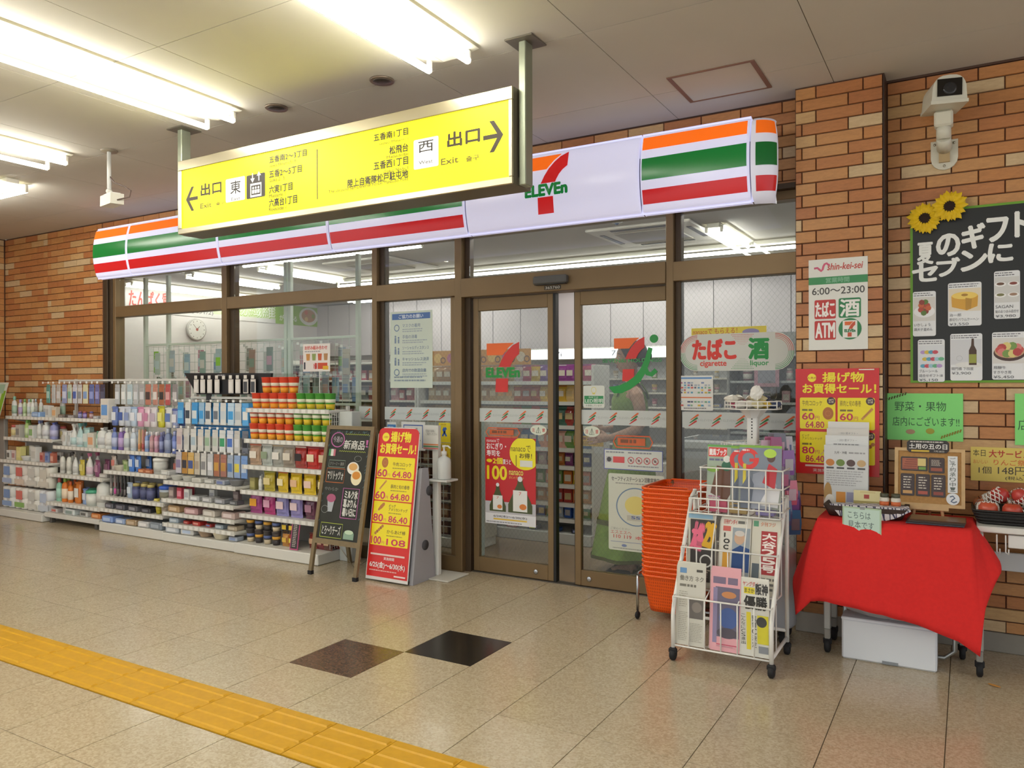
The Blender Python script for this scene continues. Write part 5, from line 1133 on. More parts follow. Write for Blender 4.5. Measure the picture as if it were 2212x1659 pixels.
magazine(-1.160, -.955, .742, 1.048, 3.945, 'horse racing magazine with a red title block, left in the basket', mg_b); magazine(-1.035, -.83, .742, 1.046, 3.930, 'magazine with a red letter G, partly covered by its twin', mg_g, tilt=.10)
magazine(-.990, -.785, .742, 1.055, 3.915, 'front magazine with red G and jockey in a green cap', mg_g)
for k, (x, lb, c) in enumerate(((-1.10, 'small paperback lying in the upper wire pocket, left', '#c9607a'), (-1.0, 'small paperback lying in the upper wire pocket, middle', '#b9a06a'), (-.87, 'purple packet in the upper wire pocket, right', '#8f86b8'))):
    r = MB().bbox(x-.04, x+.05, 3.93, 3.99, .708, .765, .004).build('booklet', mat(c, .4), None); tag(r, lb, 'book')
# ---- revolving accessory rack behind
t = thing('accessory_rack', 'white revolving accessory rack with round tray behind the newspapers', 'rack', (-1.02, 4.36, 0)); AX, AY = -1.02, 4.36
MB().lathe([(.135,.075),(.145,.09),(.145,.46),(.135,.475)], (AX+.09, AY-.06, 0), 24).build('base_drum', mat('#b8bcc2', .4), t)
casters(t, ((AX+.0,AY-.14),(AX+.18,AY-.14),(AX+.0,AY+.02),(AX+.18,AY+.02)), .030)
MB().bbox(AX-.028, AX+.028, AY-.028, AY+.028, .47, 1.22, .006).build('pole', WHITE, t)
for k in range(9): MB().box(AX-.003, AX+.003, AY-.0285, AY-.027, 1.06+.017*k, 1.069+.017*k).build('slot', BLACK, t)
def oct_tray(parent, cx, cy, z, r, hgt, name):
    mb = MB(); n = 8; ring = [(cx+r*math.cos(2*PI*(k+.5)/n), cy+r*math.sin(2*PI*(k+.5)/n)) for k in range(n)]
    for zz in (z+.004, z+hgt*.55, z+hgt): mb.tube([(x,y,zz) for x, y in ring], .0035, 5, closed=True)
    for x, y in ring: mb.tube([(x,y,z),(x,y,z+hgt)], .0035, 5)
    for k in range(n): a = ring[k]; b = ring[(k+1) % n]; mb.tube([((a[0]+b[0])/2,(a[1]+b[1])/2,z),((a[0]+b[0])/2,(a[1]+b[1])/2,z+hgt)], .003, 5)
    o = mb.build(name, WIREW, parent); mb = MB(); mb.add([(x,y,z) for x, y in ring]+[(x,y,z+.006) for x, y in ring], [tuple(reversed(range(n))), tuple(range(n,2*n))]+[(i,(i+1) % n,n+(i+1) % n,n+i) for i in range(n)]); mb.build('tray_floor', WHITE, o); return o
oct_tray(t, AX, AY, 1.218, .150, .045, 'tray'); oct_tray(t, AX-.02, AY, .985, .15, .05, 'tray'); MB().lathe([(.035,1.17),(.075,1.215)], (AX,AY,0), 8, smooth=False).build('tray_collar', WHITE, t)
MB().tube([(AX,AY,1.22),(AX,AY,1.30)], .010, 8).build('spindle', WHITE, t)
rg = random.Random(11); PC = ['#d8cfa0', '#c9b8a8', '#e0dcd0', '#3f4a6a', '#d86a8a', '#d8b84a', '#b8a88a', '#e6e2da', '#9a8f80', '#c9c0b0']
def crumple(seed, sx, sy, sz, n=9, k=6):
    r_ = random.Random(seed); mb = MB().ball((0,0,0), 1, n, k); mb.v = [(x*sx*r_.uniform(.8,1.12), y*sy*r_.uniform(.8,1.12), z*sz*r_.uniform(.85,1.1)+sz) for x, y, z in mb.v]; mb.sm = [False]*len(mb.f); return mb
pk = [proto(crumple(s, .045, .035, .022), 'packet', OCG) for s in range(4)]
for k in range(15):
    a = k*2.4; rr_ = .03+.095*(k/15)**.5; o = put(pk[k % 4], 'wrapped_packet', (AX+rr_*math.cos(a), AY+rr_*math.sin(a)*.9, 1.225+.030*(k % 3 == 0)), None, PC[k % 10], (0,0,a))
    tag(o, ['cream', 'beige', 'ivory', 'navy', 'pink', 'yellow', 'tan', 'white', 'grey brown', 'stone'][k % 10]+[' wrapped packet in the middle of the round white tray', ' wrapped packet towards the rim of the round white tray'][k//10], 'packet', 'wrapped packets on the round tray')
o = MB().lathe([(.030,0),(.030,.085),(.032,.087)], (AX-.05,AY-.03,1.262), 14).build('clear_jar', CLEAR, None); tag(o, 'clear plastic jar standing among the packets on the tray', 'jar')
o = crumple(31, .038, .022, .040, 12, 8).build('white_pouch', mat('#e4e2dc', .3), None); o.location = (AX+.03, AY-.05, 1.27); tag(o, 'white crumpled pouch on top of the tray packets', 'pouch')
o = crumple(41, .045, .035, .06, 12, 8).build('clear_bag', CLEAR, None); o.location = (AX+.085,AY+.01,1.255); tag(o, 'tall clear plastic bag at the right of the tray', 'bag')
hp = MB(); hp.add([(-.03,0,0),(.03,0,0),(.03,.008,0),(-.03,.008,0),(-.034,-.006,.06),(.034,-.006,.06),(.034,.012,.06),(-.034,.012,.06),(-.03,0,.13),(.03,0,.13),(.03,.004,.13),(-.03,.004,.13)], [(0,3,2,1),(0,1,5,4),(1,2,6,5),(2,3,7,6),(3,0,4,7),(4,5,9,8),(5,6,10,9),(6,7,11,10),(7,4,8,11),(8,9,10,11)])
hpm = proto(hp, 'blister_pack', OCG); hlm = proto(MB().add([(-.022,-.0075,.025),(.022,-.0075,.025),(.022,-.0075,.085),(-.022,-.0075,.085)], [(0,1,2,3)]), 'label', OCM)
HC = ['#c9a8b8', '#b86a8a', '#8a8590', '#c9c4c8', '#a04a78', '#6a6a78', '#d0b8c4', '#b8b4bc', '#7a5a78', '#d8708a', '#5f6f9a', '#4a86b8', '#8a5aa0', '#5a4a78']
HN = ['pale pink', 'rose', 'warm grey', 'silver', 'magenta', 'slate', 'light pink', 'pale grey', 'dark violet', 'coral pink', 'muted blue', 'bright blue', 'purple', 'deep purple']
HPOS = [(.10+.012*k, AY-.12+.03*(k % 4), .93-.0*k+.018*(k % 3)) for k in range(8)]+[(.19, AY-.14, .80), (.22, AY-.09, .72), (.20, AY-.15, .62), (.23, AY-.06, .56), (.21, AY-.12, .88), (.225, AY-.04, .66)]
for k, (dx, y, z) in enumerate(HPOS):
    o = put(hpm, 'blister_pack', (AX+dx, y, z), None, HC[k % 14], (0,0,.5+.07*(k % 5)), 1.0)
    put(hlm, 'label', (AX+dx, y, z), o, HC[(k*5+3) % 14]).location = (0,0,0)
    tag(o, HN[k]+' glossy pack hanging at the right side of the revolving rack', 'packet', 'hanging packs on the revolving rack')
# ---- folding table with red cloth
TX0, TX1, TY0, TY1, TZ_ = -.635, .015, 4.07, 4.47, .695
t = thing('folding_table', 'folding table on casters under the red cloth', 'table', ((TX0+TX1)/2, 4.3, 0))
MB().bbox(TX0, TX1, TY0, TY1, TZ_-.025, TZ_-.004, .004).build('table_top', WHITE, t)
LG = mat('#a9aaa6', .4, .6)
for x, y in ((TX1+.03, 4.20), (TX1-.04, 4.42), (TX0+.02, 4.20), (TX0+.02, 4.42)):
    MB().bbox(x-.016, x+.016, y-.018, y+.018, .12, TZ_-.025, .004).build('leg', LG, t); MB().bbox(x-.014, x+.014, y-.016, y+.016, .06, .12, .004).build('leg_sleeve', GREY, t)
casters(t, ((TX1+.03,4.20),(TX1-.04,4.42),(TX0+.02,4.20),(TX0+.02,4.42)), .036)
MB().tube([(-.545,4.30,.60),(-.545,4.30,.06),(-.52,4.30,.03),(-.10,4.30,.03),(-.055,4.30,.07),(-.055,4.30,.60)], .011, 8).build('cross_frame', mat('#b4b8b6', .3, .8), t)
# cloth
cols = [(-.640,4.465,-.70,4.47,.47),(-.642,4.36,-.73,4.35,.42),(-.642,4.22,-.765,4.19,.365),(-.642,4.12,-.758,4.09,.31),(-.640,4.062,-.738,4.00,.225),(-.61,4.060,-.67,4.02,.295),(-.55,4.060,-.58,4.015,.305),(-.45,4.060,-.455,4.022,.285),(-.35,4.060,-.35,4.012,.275),(-.25,4.060,-.25,4.022,.262),(-.15,4.060,-.145,4.010,.235),(-.05,4.060,-.045,4.012,.205),(.015,4.060,.045,3.985,.155),(.022,4.10,.075,4.03,.36),(.022,4.17,.115,4.09,.50),(.022,4.25,.125,4.18,.545),(.022,4.36,.08,4.33,.60),(.020,4.465,.05,4.46,.64)]
mb = MB(); NR = 14; NS = 4; prof = []
fine = []
for i in range(len(cols)-1):
    for s in range(NS):
        f = s/NS; fine.append(tuple(a+(b-a)*f for a, b in zip(cols[i], cols[i+1])))
fine.append(cols[-1]); nc = len(fine); vs = []
for i, (tx, ty, bx, by, bz) in enumerate(fine):
    for j in range(NR+1):
        f = j/NR; g = f**.8; x = tx+(bx-tx)*g; y = ty+(by-ty)*g; z = TZ_+.003+(bz-TZ_)*f
        if j == 0: z = TZ_+.003
        wv = .024*math.sin(i*.47+.9*math.sin(i*.21))*f**.7; x += wv*.4; y -= abs(wv)*.8+ (.006 if j else 0)
        vs.append((x, y, z))
fs = [(i*(NR+1)+j, i*(NR+1)+j+1, (i+1)*(NR+1)+j+1, (i+1)*(NR+1)+j) for i in range(nc-1) for j in range(NR)]
top = [i*(NR+1) for i in range(nc)]; fs.append(tuple(top)); mb.add(vs, fs, 0, True)
cl = mb.build('tablecloth', mat('#d62e2c', .85, noise=.05, nscale=60, spec=.2), None); tag(cl, 'bright red cloth draped over the folding table', 'tablecloth'); cl.data.polygons[len(fs)-1].use_smooth = False
md = cl.modifiers.new('thickness', 'SOLIDIFY'); md.thickness = .002; md.offset = -1
# white foam crate and bag below
t = thing('foam_crate', 'white crate lying under the red covered table', 'crate', (-.335, 4.3, 0))
MB().bbox(-.542, -.127, 4.146, 4.28, 0, .198, .008).build('body', mat('#dfe4ea', .4), t); MB().box(-.36, -.29, 4.143, 4.148, .004, .018).build('drain_slot', mat('#8a8f94', .5), t); MB().bbox(-.545, -.124, 4.15, 4.285, .190, .205, .004).build('lid', mat('#e3e7ec', .4), t)
o = crumple(9, .21, .055, .045, 14, 8).build('plastic_bag', mat('#cfd2d4', .15, alpha=.45), None); o.location = (-.34, 4.20, .206); tag(o, 'thin clear plastic bag lying over the white crate', 'bag')
# ---- things on the red table
Z = TZ_+.006
t = thing('wicker_tray', 'dark wicker tray lined with checked cloth on the red table', 'tray', (-.44, 4.25, Z))
tr_ = loft([[(x-.44,y+4.26,z) for x, y in rrect(hx, hy, .03)] for hx, hy, z in ((.165,.10,Z),(.19,.12,Z+.052),(.184,.114,Z+.052),(.16,.096,Z+.010))]); tr_.build('basket_body', mat('#3a2a22', .7, noise=.4, nscale=150), t)
def check_mat():
    m = bpy.data.materials.new('checked_cloth'); m.use_nodes = True; nt = m.node_tree; b = nt.nodes['Principled BSDF']; tc = nt.nodes.new('ShaderNodeTexCoord'); br = nt.nodes.new('ShaderNodeTexBrick'); mp = nt.nodes.new('ShaderNodeMapping'); mp.inputs['Rotation'].default_value = (.6, .2, .7)
    nt.links.new(tc.outputs['Object'], mp.inputs[0]); nt.links.new(mp.outputs[0], br.inputs['Vector']); br.offset = 0; br.inputs['Scale'].default_value = 1; br.inputs['Brick Width'].default_value = .024; br.inputs['Row Height'].default_value = .024; br.inputs['Mortar Size'].default_value = .002
    br.inputs['Color1'].default_value = lin('#d8d4d8'); br.inputs['Color2'].default_value = lin('#d8d4d8'); br.inputs['Mortar'].default_value = lin('#3a3a58'); nt.links.new(br.outputs['Color'], b.inputs['Base Color']); b.inputs['Roughness'].default_value = .8; return m
mb = MB(); pts = [(-.62,4.16,Z+.056),(-.58,4.135,Z+.02),(-.53,4.130,Z+.052)]
vs = [(-.60,4.165,Z+.057),(-.28,4.165,Z+.057),(-.25,4.24,Z+.06),(-.40,4.26,Z+.06),(-.55,4.135,Z+.005),(-.37,4.128,Z-.012),(-.30,4.13,Z+.012),(-.235,4.17,Z+.045)]
mb.add(vs, [(0,1,2,3),(0,4,5,1),(1,5,6),(1,6,7),(1,7,2)]); mb.build('checked_cloth', check_mat(), t)
for k, (dx, lb) in enumerate(((0, 'front printed gift leaflet in the stack on the red table'), (1, 'second gift leaflet, its heading rising behind the front one'), (2, 'third gift leaflet with an orange line'), (3, 'rearmost and tallest plain gift leaflet'))):
    h = (.325, .375, .41, .445)[k]; f_ = Frame((-.652+.003*k, 4.335+.022*k, Z+.012), (1,0,0), (0,.05,1)); r = sheet('gift_leaflet', lb, 'leaflet', f_, .212-.004*k, h, ('#d4d6d6','#dcdedd','#d6d2cb','#dcdad6')[k], .004, .3, 'gift leaflets on the red table'); p = Print(f_, .3)
    if k == 0:
        p.text('九州・沖縄', .05, h-.045, .11, h-.030, '#6a6a6c', .01); p.fake(.12, h-.045, .20, h-.030, '#9a9a9c', 1, .5, 1)
        for i in range(4): p.disc(.03+.05*i, h-.090, .021, ('#c9803a', '#6f8a3c', '#5a4440', '#c9a878')[i], rv=.018); p.rect(.012+.05*i, h-.122, .048+.05*i, h-.113, '#4a4a4c'); 
        p.fake(.012, h-.21, .20, h-.128, '#a9aaac', 7, .4, 3); p.rect(.06, .03, .105, .085, '#d8902e'); p.rect(.11, .035, .15, .085, '#9a9ab8'); p.disc(.02, .07, .02, '#b08a4a', rv=.06); p.disc(.03, .03, .025, '#e4e0d6', rv=.04)
    elif k == 3: p.rect(.02, h-.075, .17, h-.066, '#d8a878')
    else: p.text('・2021夏ギフト・', .06, h-.030, .15, h-.018, '#8a8a8c'); p.fake(.04, h-.052, .17, h-.040, '#8a8a8c', 1, .5, k)
    p.done(r)
f_ = Frame((-.50, 4.262, Z+.05), (1,0,0), (0,.15,1)); r = sheet('gift_box', 'cream gift box with red emblem lying in the wicker tray', 'box', f_, .125, .070, '#d9cf9a', .018, .35); p = Print(f_); p.rect(.048, .030, .072, .050, '#a8403a'); p.rect(.03, .058, .10, .066, '#cfc08a'); p.rect(0, 0, .125, .018, '#a89a5a'); p.done(r)
for k, x in enumerate((-.355, -.305)):
    t = thing('sauce_jar', ['left', 'right'][k]+' small jar with orange label in the wicker tray', 'jar', (x, 4.225, Z+.058), 'two sauce jars'); MB().lathe([(.022,0),(.022,.035),(.018,.042)], (x,4.225,Z+.058), 14).build('body', mat('#d8d2c4', .3), t); MB().lathe([(.0225,.002),(.0225,.022)], (x,4.225,Z+.058), 14).build('label', mat('#cf6a3a', .5), t); MB().lathe([(.019,.042),(.020,.045),(.020,.058),(.018,.060)], (x,4.225,Z+.058), 12).build('lid', mat('#4a4a36', .4), t)
f_ = Frame((-.525, 4.050, Z-.055), (.985,-.04,-.02), (.0,.03,1)); r = sheet('sample_card', 'pale green handwritten card clipped to the front of the wicker tray', 'card', f_, .172, .122, '#a8bfa0', .002); p = Print(f_); p.rect(.007,.007,.165,.115,'#bcd4c8'); p.text('こちらは', .025, .068, .125, .100, '#4a5a5c'); p.text('見本です', .025, .020, .140, .056, '#4a5a5c'); p.rect(.078, .112, .10, .126, '#8a8f90'); p.done(r)
# easel with cork board
t = thing('display_easel', 'small wooden easel with cork board of black eel trays on the red table', 'easel', (-.17, 4.42, Z))
fe = Frame((-.322, 4.375, Z+.045), (1,0,0), (0,.14,1)); w_, h_ = .310, .290
MB().prism([(0,0),(w_,0),(w_,h_),(0,h_)], fe, .010, 0, -.012).build('cork_panel', mat('#b08652', .9, noise=.15, nscale=80), t)
for a in ((0,0,w_,.016),(0,h_-.016,w_,h_),(0,.016,.016,h_-.016),(w_-.016,.016,w_,h_-.016)): MB().prism([(a[0],a[1]),(a[2],a[1]),(a[2],a[3]),(a[0],a[3])], fe, .014, 0, -.008).build('frame_rail', WOOD_L, t)
for u0, u1 in ((.095,.085), (.205,.215)): MB().tube([fe.at(u1,-.045,-.004), fe.at(u0,.02,-.016)], .008, 6).build('leg', WOOD_L, t)
MB().tube([fe.at(.155,-.045,-.07), fe.at(.155,.16,-.018)], .007, 6).build('rear_leg', WOOD_L, t); MB().prism([(.07,-.016),(.24,-.016),(.24,.0),(.07,.0)], fe, .022, 0, -.010).build('ledge', WOOD_L, t)
p = Print(Frame(fe.at(0,0,.0), fe.r, fe.u), .25)
def etray(u0, v0, u1, v1, k):
    p.rect(u0, v0, u1, v1, '#2a1c18', r=.006); p.rect(u0+.004, v0+.004, u1-.004, v1-.004, '#3a2622', r=.004); p.rect(u0+.010, v0+.010, u1-.010, v0+.026, ('#9a4a30', '#c99a5a', '#b0503a', '#8a3a28')[k]); p.fake(u0+.012, v0+.035, u1-.012, v1-.010, '#cfc4b4', 5, .4, k)
p.rect(.028, .175, .148, .245, '#2a1c18', r=.006); p.rect(.034, .182, .104, .238, '#a85a3a'); p.rect(.104, .200, .140, .238, '#d9c47a'); p.rect(.108, .182, .14, .196, '#6f9a3c')
for i in range(5): p.line([(.036+.004*i, .186+.011*i), (.10, .186+.011*i)], .004, '#7a3420')
etray(.152, .168, .222, .245, 0); etray(.028, .050, .090, .160, 1); etray(.096, .050, .158, .160, 2); etray(.164, .050, .226, .160, 3)
p.rect(.236, .075, .278, .255, '#dfe2e2'); p.vtext('ご予約承り中！', .244, .080, .270, .250, '#5a625c', .01); p.disc(.258, .045, .029, '#dfe2e4'); p.line([(.245,.055),(.258,.060),(.266,.05),(.255,.04),(.25,.033),(.262,.028),(.275,.034)], .006, '#4f5f78'); p.done(t)
f_ = Frame(fe.at(.055, .268, .006), fe.r, fe.u); r = MB().prism([(.012,0),(.175,0),(.187,.012),(.187,.05),(.175,.062),(.012,.062),(0,.05),(0,.012)], f_, .003).build('title_tag', mat('#2a2220', .4), t); p = Print(Frame(f_.at(0,0,.003), f_.r, f_.u)); p.text('土用の丑の日', .010, .018, .178, .044, '#f0eee8', .02); p.fake(.015, .048, .17, .058, '#cfcac0', 1, .6, 3); p.rect(.02, .003, .10, .012, '#d0b03a'); p.text('7月28日', .12, .003, .165, .012, '#cfcac0'); p.done(r)
for k in range(5):
    o = MB().bbox(-.255+.004*k, -.015+.002*k, 4.10+.004*k, 4.27, Z+.004*k, Z+.0036+.004*k, .001).build('flyer', mat(('#4f5a68', '#3f3a38', '#4a4644', '#5a4438', '#5a3a26')[k], .25), None); tag(o, ['lowest', 'second lowest', 'middle', 'second topmost', 'topmost brown'][k]+' flyer of the dark pile below the easel', 'flyer', 'pile of dark flyers')
# ---- white table with apples at the right edge
t = thing('white_table', 'white side table with fruit at the right edge', 'table', (.6, 4.42, 0))
MB().bbox(.035, 1.25, 4.25, 4.60, .662, .690, .004).build('table_top', mat('#dcdcd6', .4), t); MB().bbox(.16, 1.20, 4.27, 4.30, .595, .655, .003).build('apron', WHITE, t); MB().bbox(.10, 1.20, 4.50, 4.52, .44, .53, .003).build('lower_rail', mat('#d4d8dc', .4), t)
for x in (.42, 1.19):
    for y in (4.30, 4.55): MB().bbox(x-.015, x+.015, y-.015, y+.015, 0, .662, .003).build('leg', LG, t)
for x in (.115, .15): MB().tube([(x,4.262,.655),(x,4.262,.575),(x+.012,4.262,.565),(x+.012,4.262,.59)], .0035, 5).build('hook', WIREW, t)
t = thing('fruit_basket', 'long black wicker basket of apples on the white table', 'basket', (.31, 4.42, .69))
BK = mat('#1f1d1c', .6, noise=.5, nscale=180, bump=.8)
loft([[(x+.32,y+4.42,z) for x, y in rrect(hx, hy, .03)] for hx, hy, z in ((.275,.10,.691),(.30,.13,.755),(.292,.122,.755),(.268,.095,.70))]).build('basket_body', BK, t)
for z in (.70, .715, .73, .745, .757): MB().tube([(x+.32,y+4.42,z) for x, y in rrect(.277+.024*(z-.691)/.064, .101+.03*(z-.691)/.064, .03)], .0055, 5, closed=True).build('weave_band', BK, t)
am = MB(); prof = [(.006,.008),(.022,.0),(.036,.012),(.043,.034),(.041,.052),(.030,.068),(.014,.070),(.004,.062)]; am.lathe(prof, (0,0,0), 16); apple_me = proto(am, 'apple_body', objcol(.3, 'apple'))
st = MB().tube([(0,0,.062),(.003,0,.080)], .002, 5); stem_me = proto(st, 'apple_stem', mat('#4a3420', .8))
nm = MB(); n = 14
for k in range(n):
    for s in (1, -1):
        pts = []
        for i in range(6): a = 2*PI*k/n+s*i*.16; rr_ = [.030,.041,.046,.047,.045,.040][i]; pts.append((rr_*math.cos(a), rr_*math.sin(a), .002+.013*i))
        nm.tube(pts, .0026, 4, caps=False)
net_me = proto(nm, 'foam_net', mat('#e6e4dc', .6))
AP = [(.082,4.345,.722,0,'front left apple in a white net, nearest the cork board'), (.180,4.340,.722,0,'second front apple in the black basket'), (.278,4.345,.722,0,'third front apple in the black basket'), (.130,4.430,.782,.25,'netted apple on top, tipped, left of centre'), (.230,4.430,.785,.3,'netted red apple heaped on top in the middle'), (.080,4.500,.730,.5,'netted apple at the back left of the heap'), (.330,4.430,.782,-.2,'netted apple at the right edge of the photo'), (.376,4.340,.722,0,'fourth front apple of the black basket'), (.430,4.430,.780,0,'apple at the right end of the heap')]
for k, (x, y, z, tl, lb) in enumerate(AP):
    a_ = thing('apple', lb, 'apple', (x,y,z), 'apples in the black basket'); put(apple_me, 'fruit', (x,y,z), a_, ('#c4553a', '#b8432e', '#cf7a4a', '#b83a34', '#c2443c', '#c97a58', '#b03030', '#c05038', '#c4553a')[k], (tl,0,k)); put(stem_me, 'stem', (x,y,z), a_, None, (tl,0,k))
    if k not in (1, 7): put(net_me, 'foam_net', (x,y,z-.002), a_, None, (tl*1.5-.4,0.2*k,k))
o = crumple(77, .030, .010, .003, 8, 5).build('fallen_leaf', mat('#b9823a', .7), None); o.location = (.099, 4.10, .001); o.rotation_euler = (0,0,-.5); tag(o, 'small dry brown leaf on the floor by the caster', 'leaf')
# ================================================================ goods racks outside the left windows
# ---- goods: one mesh per kind, colour from the object
PROD = {}
def kind(name, noun, dims, parts): PROD[name] = (noun, dims, parts)
def P_(mb, nm, m_=None): return proto(mb, nm, m_ or OC)
kind('bottle', 'bottle', (.070,.05,.21), [('body', P_(MB().lathe([(.028,0),(.033,.006),(.033,.13),(.026,.158),(.012,.168),(.012,.174)], n=14, sy=.7), 'bottle'), 0), ('cap', P_(MB().lathe([(.014,.172),(.015,.175),(.014,.208),(.012,.21)], n=10), 'cap'), 1), ('label', P_(MB().lathe([(.0335,.03),(.0335,.115)], n=14, sy=.72), 'label', OCM), 2)])
kind('tall', 'slim bottle', (.052,.045,.23), [('body', P_(MB().lathe([(.022,0),(.024,.005),(.024,.165),(.014,.185),(.012,.19)], n=12), 'tall_bottle'), 0), ('cap', P_(MB().lathe([(.014,.188),(.014,.226),(.010,.23)], n=10), 'cap'), 1), ('label', P_(MB().lathe([(.0245,.04),(.0245,.13)], n=12), 'label', OCM), 2)])
sp = MB(); sp.box(-.012,.014,-.012,.012,.190,.222); sp.box(-.030,-.010,-.008,.008,.205,.220); sp.box(-.018,-.012,-.006,.006,.172,.206)
kind('spray', 'spray bottle', (.095,.05,.225), [('body', P_(MB().lathe([(.040,0),(.045,.008),(.043,.10),(.026,.150),(.013,.172),(.013,.19)], n=14, sy=.6), 'spray_bottle'), 0), ('trigger', P_(sp, 'trigger'), 1), ('label', P_(MB().lathe([(.0455,.02),(.0445,.09)], n=14, sy=.62), 'label', OCM), 2)])
def pouch_mb(w_, h, d=.018, top=.006):
    mb = MB(); zs = [0, .03*h, .25*h, .55*h, .82*h, .94*h, h]; ds = [.7, 1.0, 1.0, .8, .45, .15, .12]; ws = [.86, .96, 1, 1, .98, .98, .98]; vs = []
    for z, dd, ww in zip(zs, ds, ws):
        x = w_/2*ww; vs += [(-x,0,z),(-x*.55,-d*dd,z),(0,-d*dd*1.15,z),(x*.55,-d*dd,z),(x,0,z),(x*.55,d*dd,z),(0,d*dd*1.1,z),(-x*.55,d*dd,z)]
    mb.add(vs, [(i*8+j,i*8+(j+1) % 8,(i+1)*8+(j+1) % 8,(i+1)*8+j) for i in range(6) for j in range(8)], 0, True); mb.add([vs[j] for j in range(8)], [tuple(reversed(range(8)))]); mb.add([vs[48+j] for j in range(8)], [tuple(range(8))]); return mb
def patch(u0, v0, u1, v1, d, n=4):
    mb = MB(); vs = []
    for i in range(n+1):
        for v in (v0, v1): vs.append((u0+(u1-u0)*i/n, -d, v))
    return mb.add(vs, [(2*i, 2*i+2, 2*i+3, 2*i+1) for i in range(n)])
kind('pouch', 'refill pouch', (.105,.05,.19), [('body', P_(pouch_mb(.10, .19), 'pouch', OCG), 0), ('label', P_(patch(-.034,.055,.034,.135,.0205), 'label', OCM), 1), ('seal', P_(patch(-.048,.172,.048,.186,.005), 'seal', OCM), 2)])
def bag_mb(w_, h, d=.03):
    mb = MB(); zs = [0, .07*h, .2*h, .5*h, .8*h, .92*h, h]; ds = [.10, .14, .72, 1.0, .74, .14, .10]; ws = [1, .97, .92, .90, .92, .97, 1]; vs = []; n = 10
    for q, (z, dd, ww) in enumerate(zip(zs, ds, ws)):
        x = w_/2*ww
        for j in range(n): a = 2*PI*j/n; vs.append((-x*math.cos(a), -d*dd*math.sin(a)*(1+.10*math.sin(3*j+2*q)), z+(.004*(j % 2) if q in (0, 6) else 0)))
    mb.add(vs, [(i*n+j,i*n+(j+1) % n,(i+1)*n+(j+1) % n,(i+1)*n+j) for i in range(6) for j in range(n)]+[tuple(reversed(range(n))), tuple(6*n+j for j in range(n))], 0, False); return mb
kind('bag', 'snack bag', (.125,.08,.17), [('body', P_(bag_mb(.128, .17, .034), 'snack_bag', OCG), 0), ('label', P_(patch(-.036,.058,.036,.115,.0375), 'label', OCM), 1), ('crimp', P_(patch(-.060,.160,.060,.169,.006), 'crimp', OCM), 2)])
kind('box', 'carton', (.085,.05,.12), [('body', P_(MB().bbox(-.040,.040,-.025,.025,0,.12,.002), 'carton'), 0), ('label', P_(patch(-.030,.025,.030,.085,.0256,1), 'label', OCM), 1)])
kind('low', 'low packet', (.13,.10,.05), [('body', P_(MB().bbox(-.062,.062,-.05,.05,0,.045,.008), 'low_packet', OCG), 0), ('label', P_(patch(-.04,.012,.04,.034,.0505,1), 'label', OCM), 1)])
hk = MB(); hk.bbox(-.036,.036,-.006,.004,-.19,-.03,.004); hk.box(-.036,.036,-.001,.001,-.03,.0)
tg = MB(); tg.box(-.013,.013,-.055,-.053,.008,.028); tg.tube([(0,-.054,.018),(0,.06,.018)], .002, 4)
kind('hang', 'hanging pack', (.082,.04,.0), [('body', P_(hk, 'hanging_pack', OCG), 0), ('label', P_(patch(-.028,-.14,.028,-.07,.0065,1), 'label', OCM), 1), ('hook_tag', P_(tg, 'hook_tag', WHITE), None)])
ca = MB(); ca.lathe([(.030,0),(.031,.003),(.044,.122),(.046,.124),(.046,.128)], n=16)
kind('cup', 'snack cup', (.098,.095,.13), [('body', P_(ca, 'cup', OC), 0), ('emblem', P_(MB().lathe([(.0378,.056),(.0405,.082)], n=16, sy=1.02), 'emblem', OCM), 1), ('lower_band', P_(MB().lathe([(.0312,.002),(.0362,.044)], n=16, sy=1.01), 'lower_band', OCM), 2)])
jg = MB(); jg.lathe([(.070,0),(.076,.01),(.076,.19),(.06,.225),(.028,.235),(.026,.25)], n=16, sy=.75)
kind('jug', 'large jug', (.165,.11,.27), [('body', P_(jg, 'jug'), 0), ('cap', P_(MB().lathe([(.028,.248),(.028,.272)], n=12), 'cap'), 1), ('label', P_(MB().lathe([(.077,.05),(.077,.15)], n=16, sy=.77), 'label', OCM), 2)])
rl = MB()
for i in range(2):
    for j in range(2): rl.lathe([(.050,.108*j+.003),(.056,.108*j+.008),(.056,.108*j+.102),(.050,.108*j+.107)], (-.056+.112*i, 0, 0), 16)
rl.bbox(-.105,.105,-.045,.045,.0,.218,.02)
kind('rolls', 'toilet roll pack', (.235,.12,.225), [('body', P_(rl, 'roll_pack', OC), 0), ('label', P_(patch(-.06,.10,.06,.19,.0575,1), 'label', OCM), 1), ('print_band', P_(patch(-.09,.02,.09,.07,.0572,1), 'print_band', OCM), 2)])
kind('tub', 'lidded tub', (.11,.10,.12), [('body', P_(MB().lathe([(.046,0),(.050,.095)], n=16), 'tub'), 0), ('lid', P_(MB().lathe([(.053,.093),(.053,.108),(.047,.115)], n=16), 'lid'), 1), ('label', P_(MB().lathe([(.0475,.02),(.0505,.075)], n=16), 'label', OCM), 2)])
kind('bowl', 'shrink-wrapped bowl', (.15,.13,.06), [('body', P_(MB().lathe([(.045,0),(.052,.006),(.070,.05),(.072,.056),(.066,.05)], n=16), 'bowl'), 0)])
kind('stick', 'brush handle', (.030,.03,.20), [('body', P_(MB().lathe([(.011,0),(.012,.004),(.010,.12),(.007,.19),(.004,.2)], n=8), 'brush'), 0), ('label', P_(MB().lathe([(.0122,.02),(.0115,.07)], n=8), 'label', OCM), 1)])
